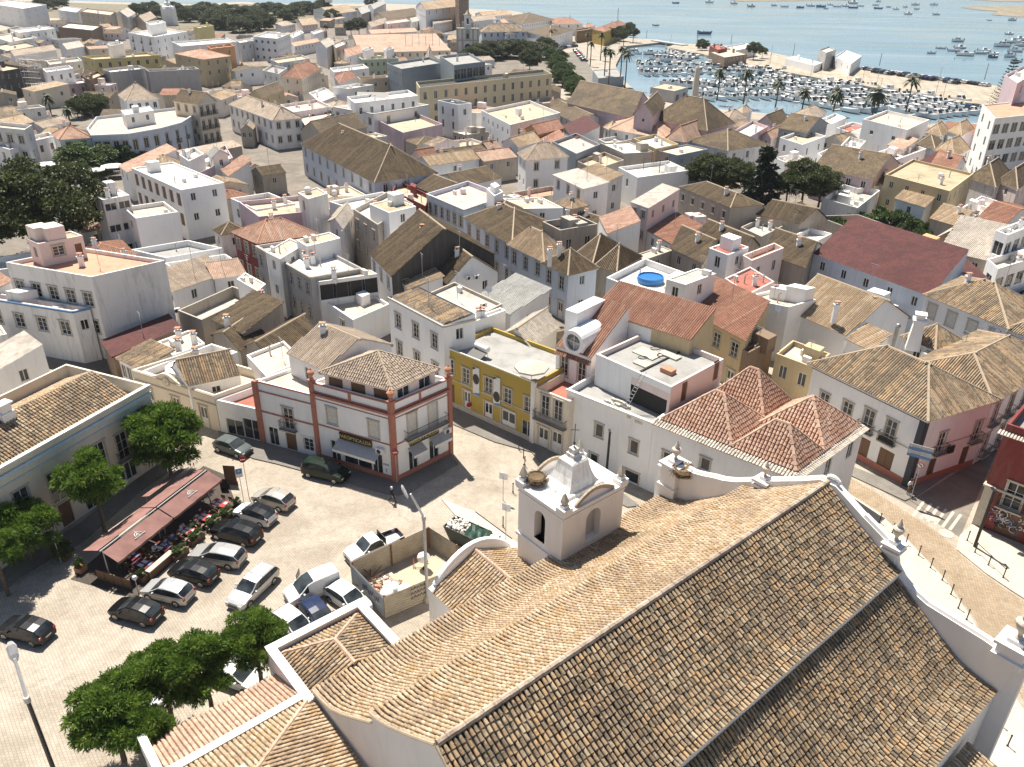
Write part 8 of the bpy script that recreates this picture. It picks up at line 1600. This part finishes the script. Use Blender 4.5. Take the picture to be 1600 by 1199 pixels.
NM_={'flat':'outbuilding','gable L':'cottage','gable R':'cottage','shed L':'lean_to_house','hip L':'cottage'};rg=random.Random(77);USED=set();cnt=0
CENT=[(q.mean(0),l) for q,l in zip(OCC,QLAB)]
def short(l):
    for w_ in(' with ',' behind ',' beside ',' in front ',' below ',' above ',' left of ',' right of ',' before ',' between ',' at the ',' on the ',' by the ',' under ',' amid ',' among ',' of the ',' rising ',' near '):
        l=l.split(w_)[0]
    return ' '.join(l.split()[:8])
ga=math.radians(49.5)
for it in range(9000):
    if cnt>=200:break
    x,y=rg.uniform(-60,1660),26+(rg.random()**1.35)*500
    if not inpoly(x,y,TOWN) or any(inpoly(x,y,P) for P in NOGO):continue
    h=rg.uniform(3.4,5.6) if y<330 else rg.uniform(3.0,4.4);c=B(x,y,h);far_=math.hypot(c[0],c[1])
    an_=ga+rg.choice([0,0,.06,-.08,.12]) if far_<230 else rg.uniform(-.3,1.2);u=np.array([math.sin(an_),math.cos(an_)]);v=np.array([u[1],-u[0]])
    l0,w0=rg.uniform(5.5,11),rg.uniform(4.5,8);
    for sc_ in(1.25,1.0,.75,.55):
        l_,w_=l0*sc_,w0*sc_;Q=np.array([c[:2]-u*l_/2-v*w_/2,c[:2]-u*l_/2+v*w_/2,c[:2]+u*l_/2+v*w_/2,c[:2]+u*l_/2-v*w_/2])
        if not any(np.hypot(*(q.mean(0)-c[:2]))<40 and sat(Q,q) for q in OCC):break
    else:continue
    if l_<3.2 or w_<3:continue
    rt=rg.choice(['gable L','gable R','gable L','flat','flat','shed L','hip L','gable R']);wl_=rg.choice(['white','whiteD','whiteD','old','pink','cream','old','old']);pl_=rg.choice(['old','old','tan','beige','rust','old','rose','dark']);dk=rg.choice(['white','beige','tanflat','concrete','terra','grey'])
    near=sorted(CENT,key=lambda t:np.hypot(*(t[0]-c[:2])))[:5];lab=None
    wd={'white':'white','whiteD':'stained white','old':'weathered grey','pink':'pale pink','cream':'cream'}[wl_];rd={'flat':'flat topped','gable L':'gabled','gable R':'gabled','shed L':'lean-to','hip L':'hipped'}[rt];pd={'old':'brown','tan':'tan','beige':'beige','rust':'rusty','rose':'rosy','dark':'dark'}[pl_] if rt!='flat' else {'white':'white','beige':'beige','tanflat':'tan','concrete':'grey','terra':'terracotta','grey':'grey'}[dk]
    for _,nl in near:
        L_='low %s %s house, %s roof, next to the %s'%(wd,rd,pd,short(nl))
        if L_ not in USED and len(L_.split())<=16:lab=L_;break
    if lab is None:continue
    USED.add(lab);cnt+=1;Q3=[np.array([q[0],q[1],h]) for q in Q]
    house3(lab,'house',Q3,h,clutter=True,name=NM_[rt],roof=rt,wall=wl_,pal=pl_,deck=dk,rh=rg.uniform(1,1.8),o=.15,p=rg.choice([.3,.6,.9]),L=rg.choice(['2x1n,.9,1.3','1x1n,.9,1.3','','3x1n,.8,1.2']),R=rg.choice(['2x1n,.9,1.3','','1x1n,.9,1.2']),rng=rg)
    OCC.append(Q)
# ---------------------------------------------------------------- air
m=MB();m.box((0,2500,-7),(9000,7000,55),S('white'));hz=m.build('haze');tag(hz,kind='stuff');mt=bpy.data.materials.new('air');mt.use_nodes=True;t=mt.node_tree;t.nodes.clear();ou=t.nodes.new('ShaderNodeOutputMaterial');pv=t.nodes.new('ShaderNodeVolumePrincipled');pv.inputs['Density'].default_value=.00008;pv.inputs['Color'].default_value=(.86,.92,1,1);t.links.new(pv.outputs[0],ou.inputs['Volume']);hz.data.materials.clear();hz.data.materials.append(mt)
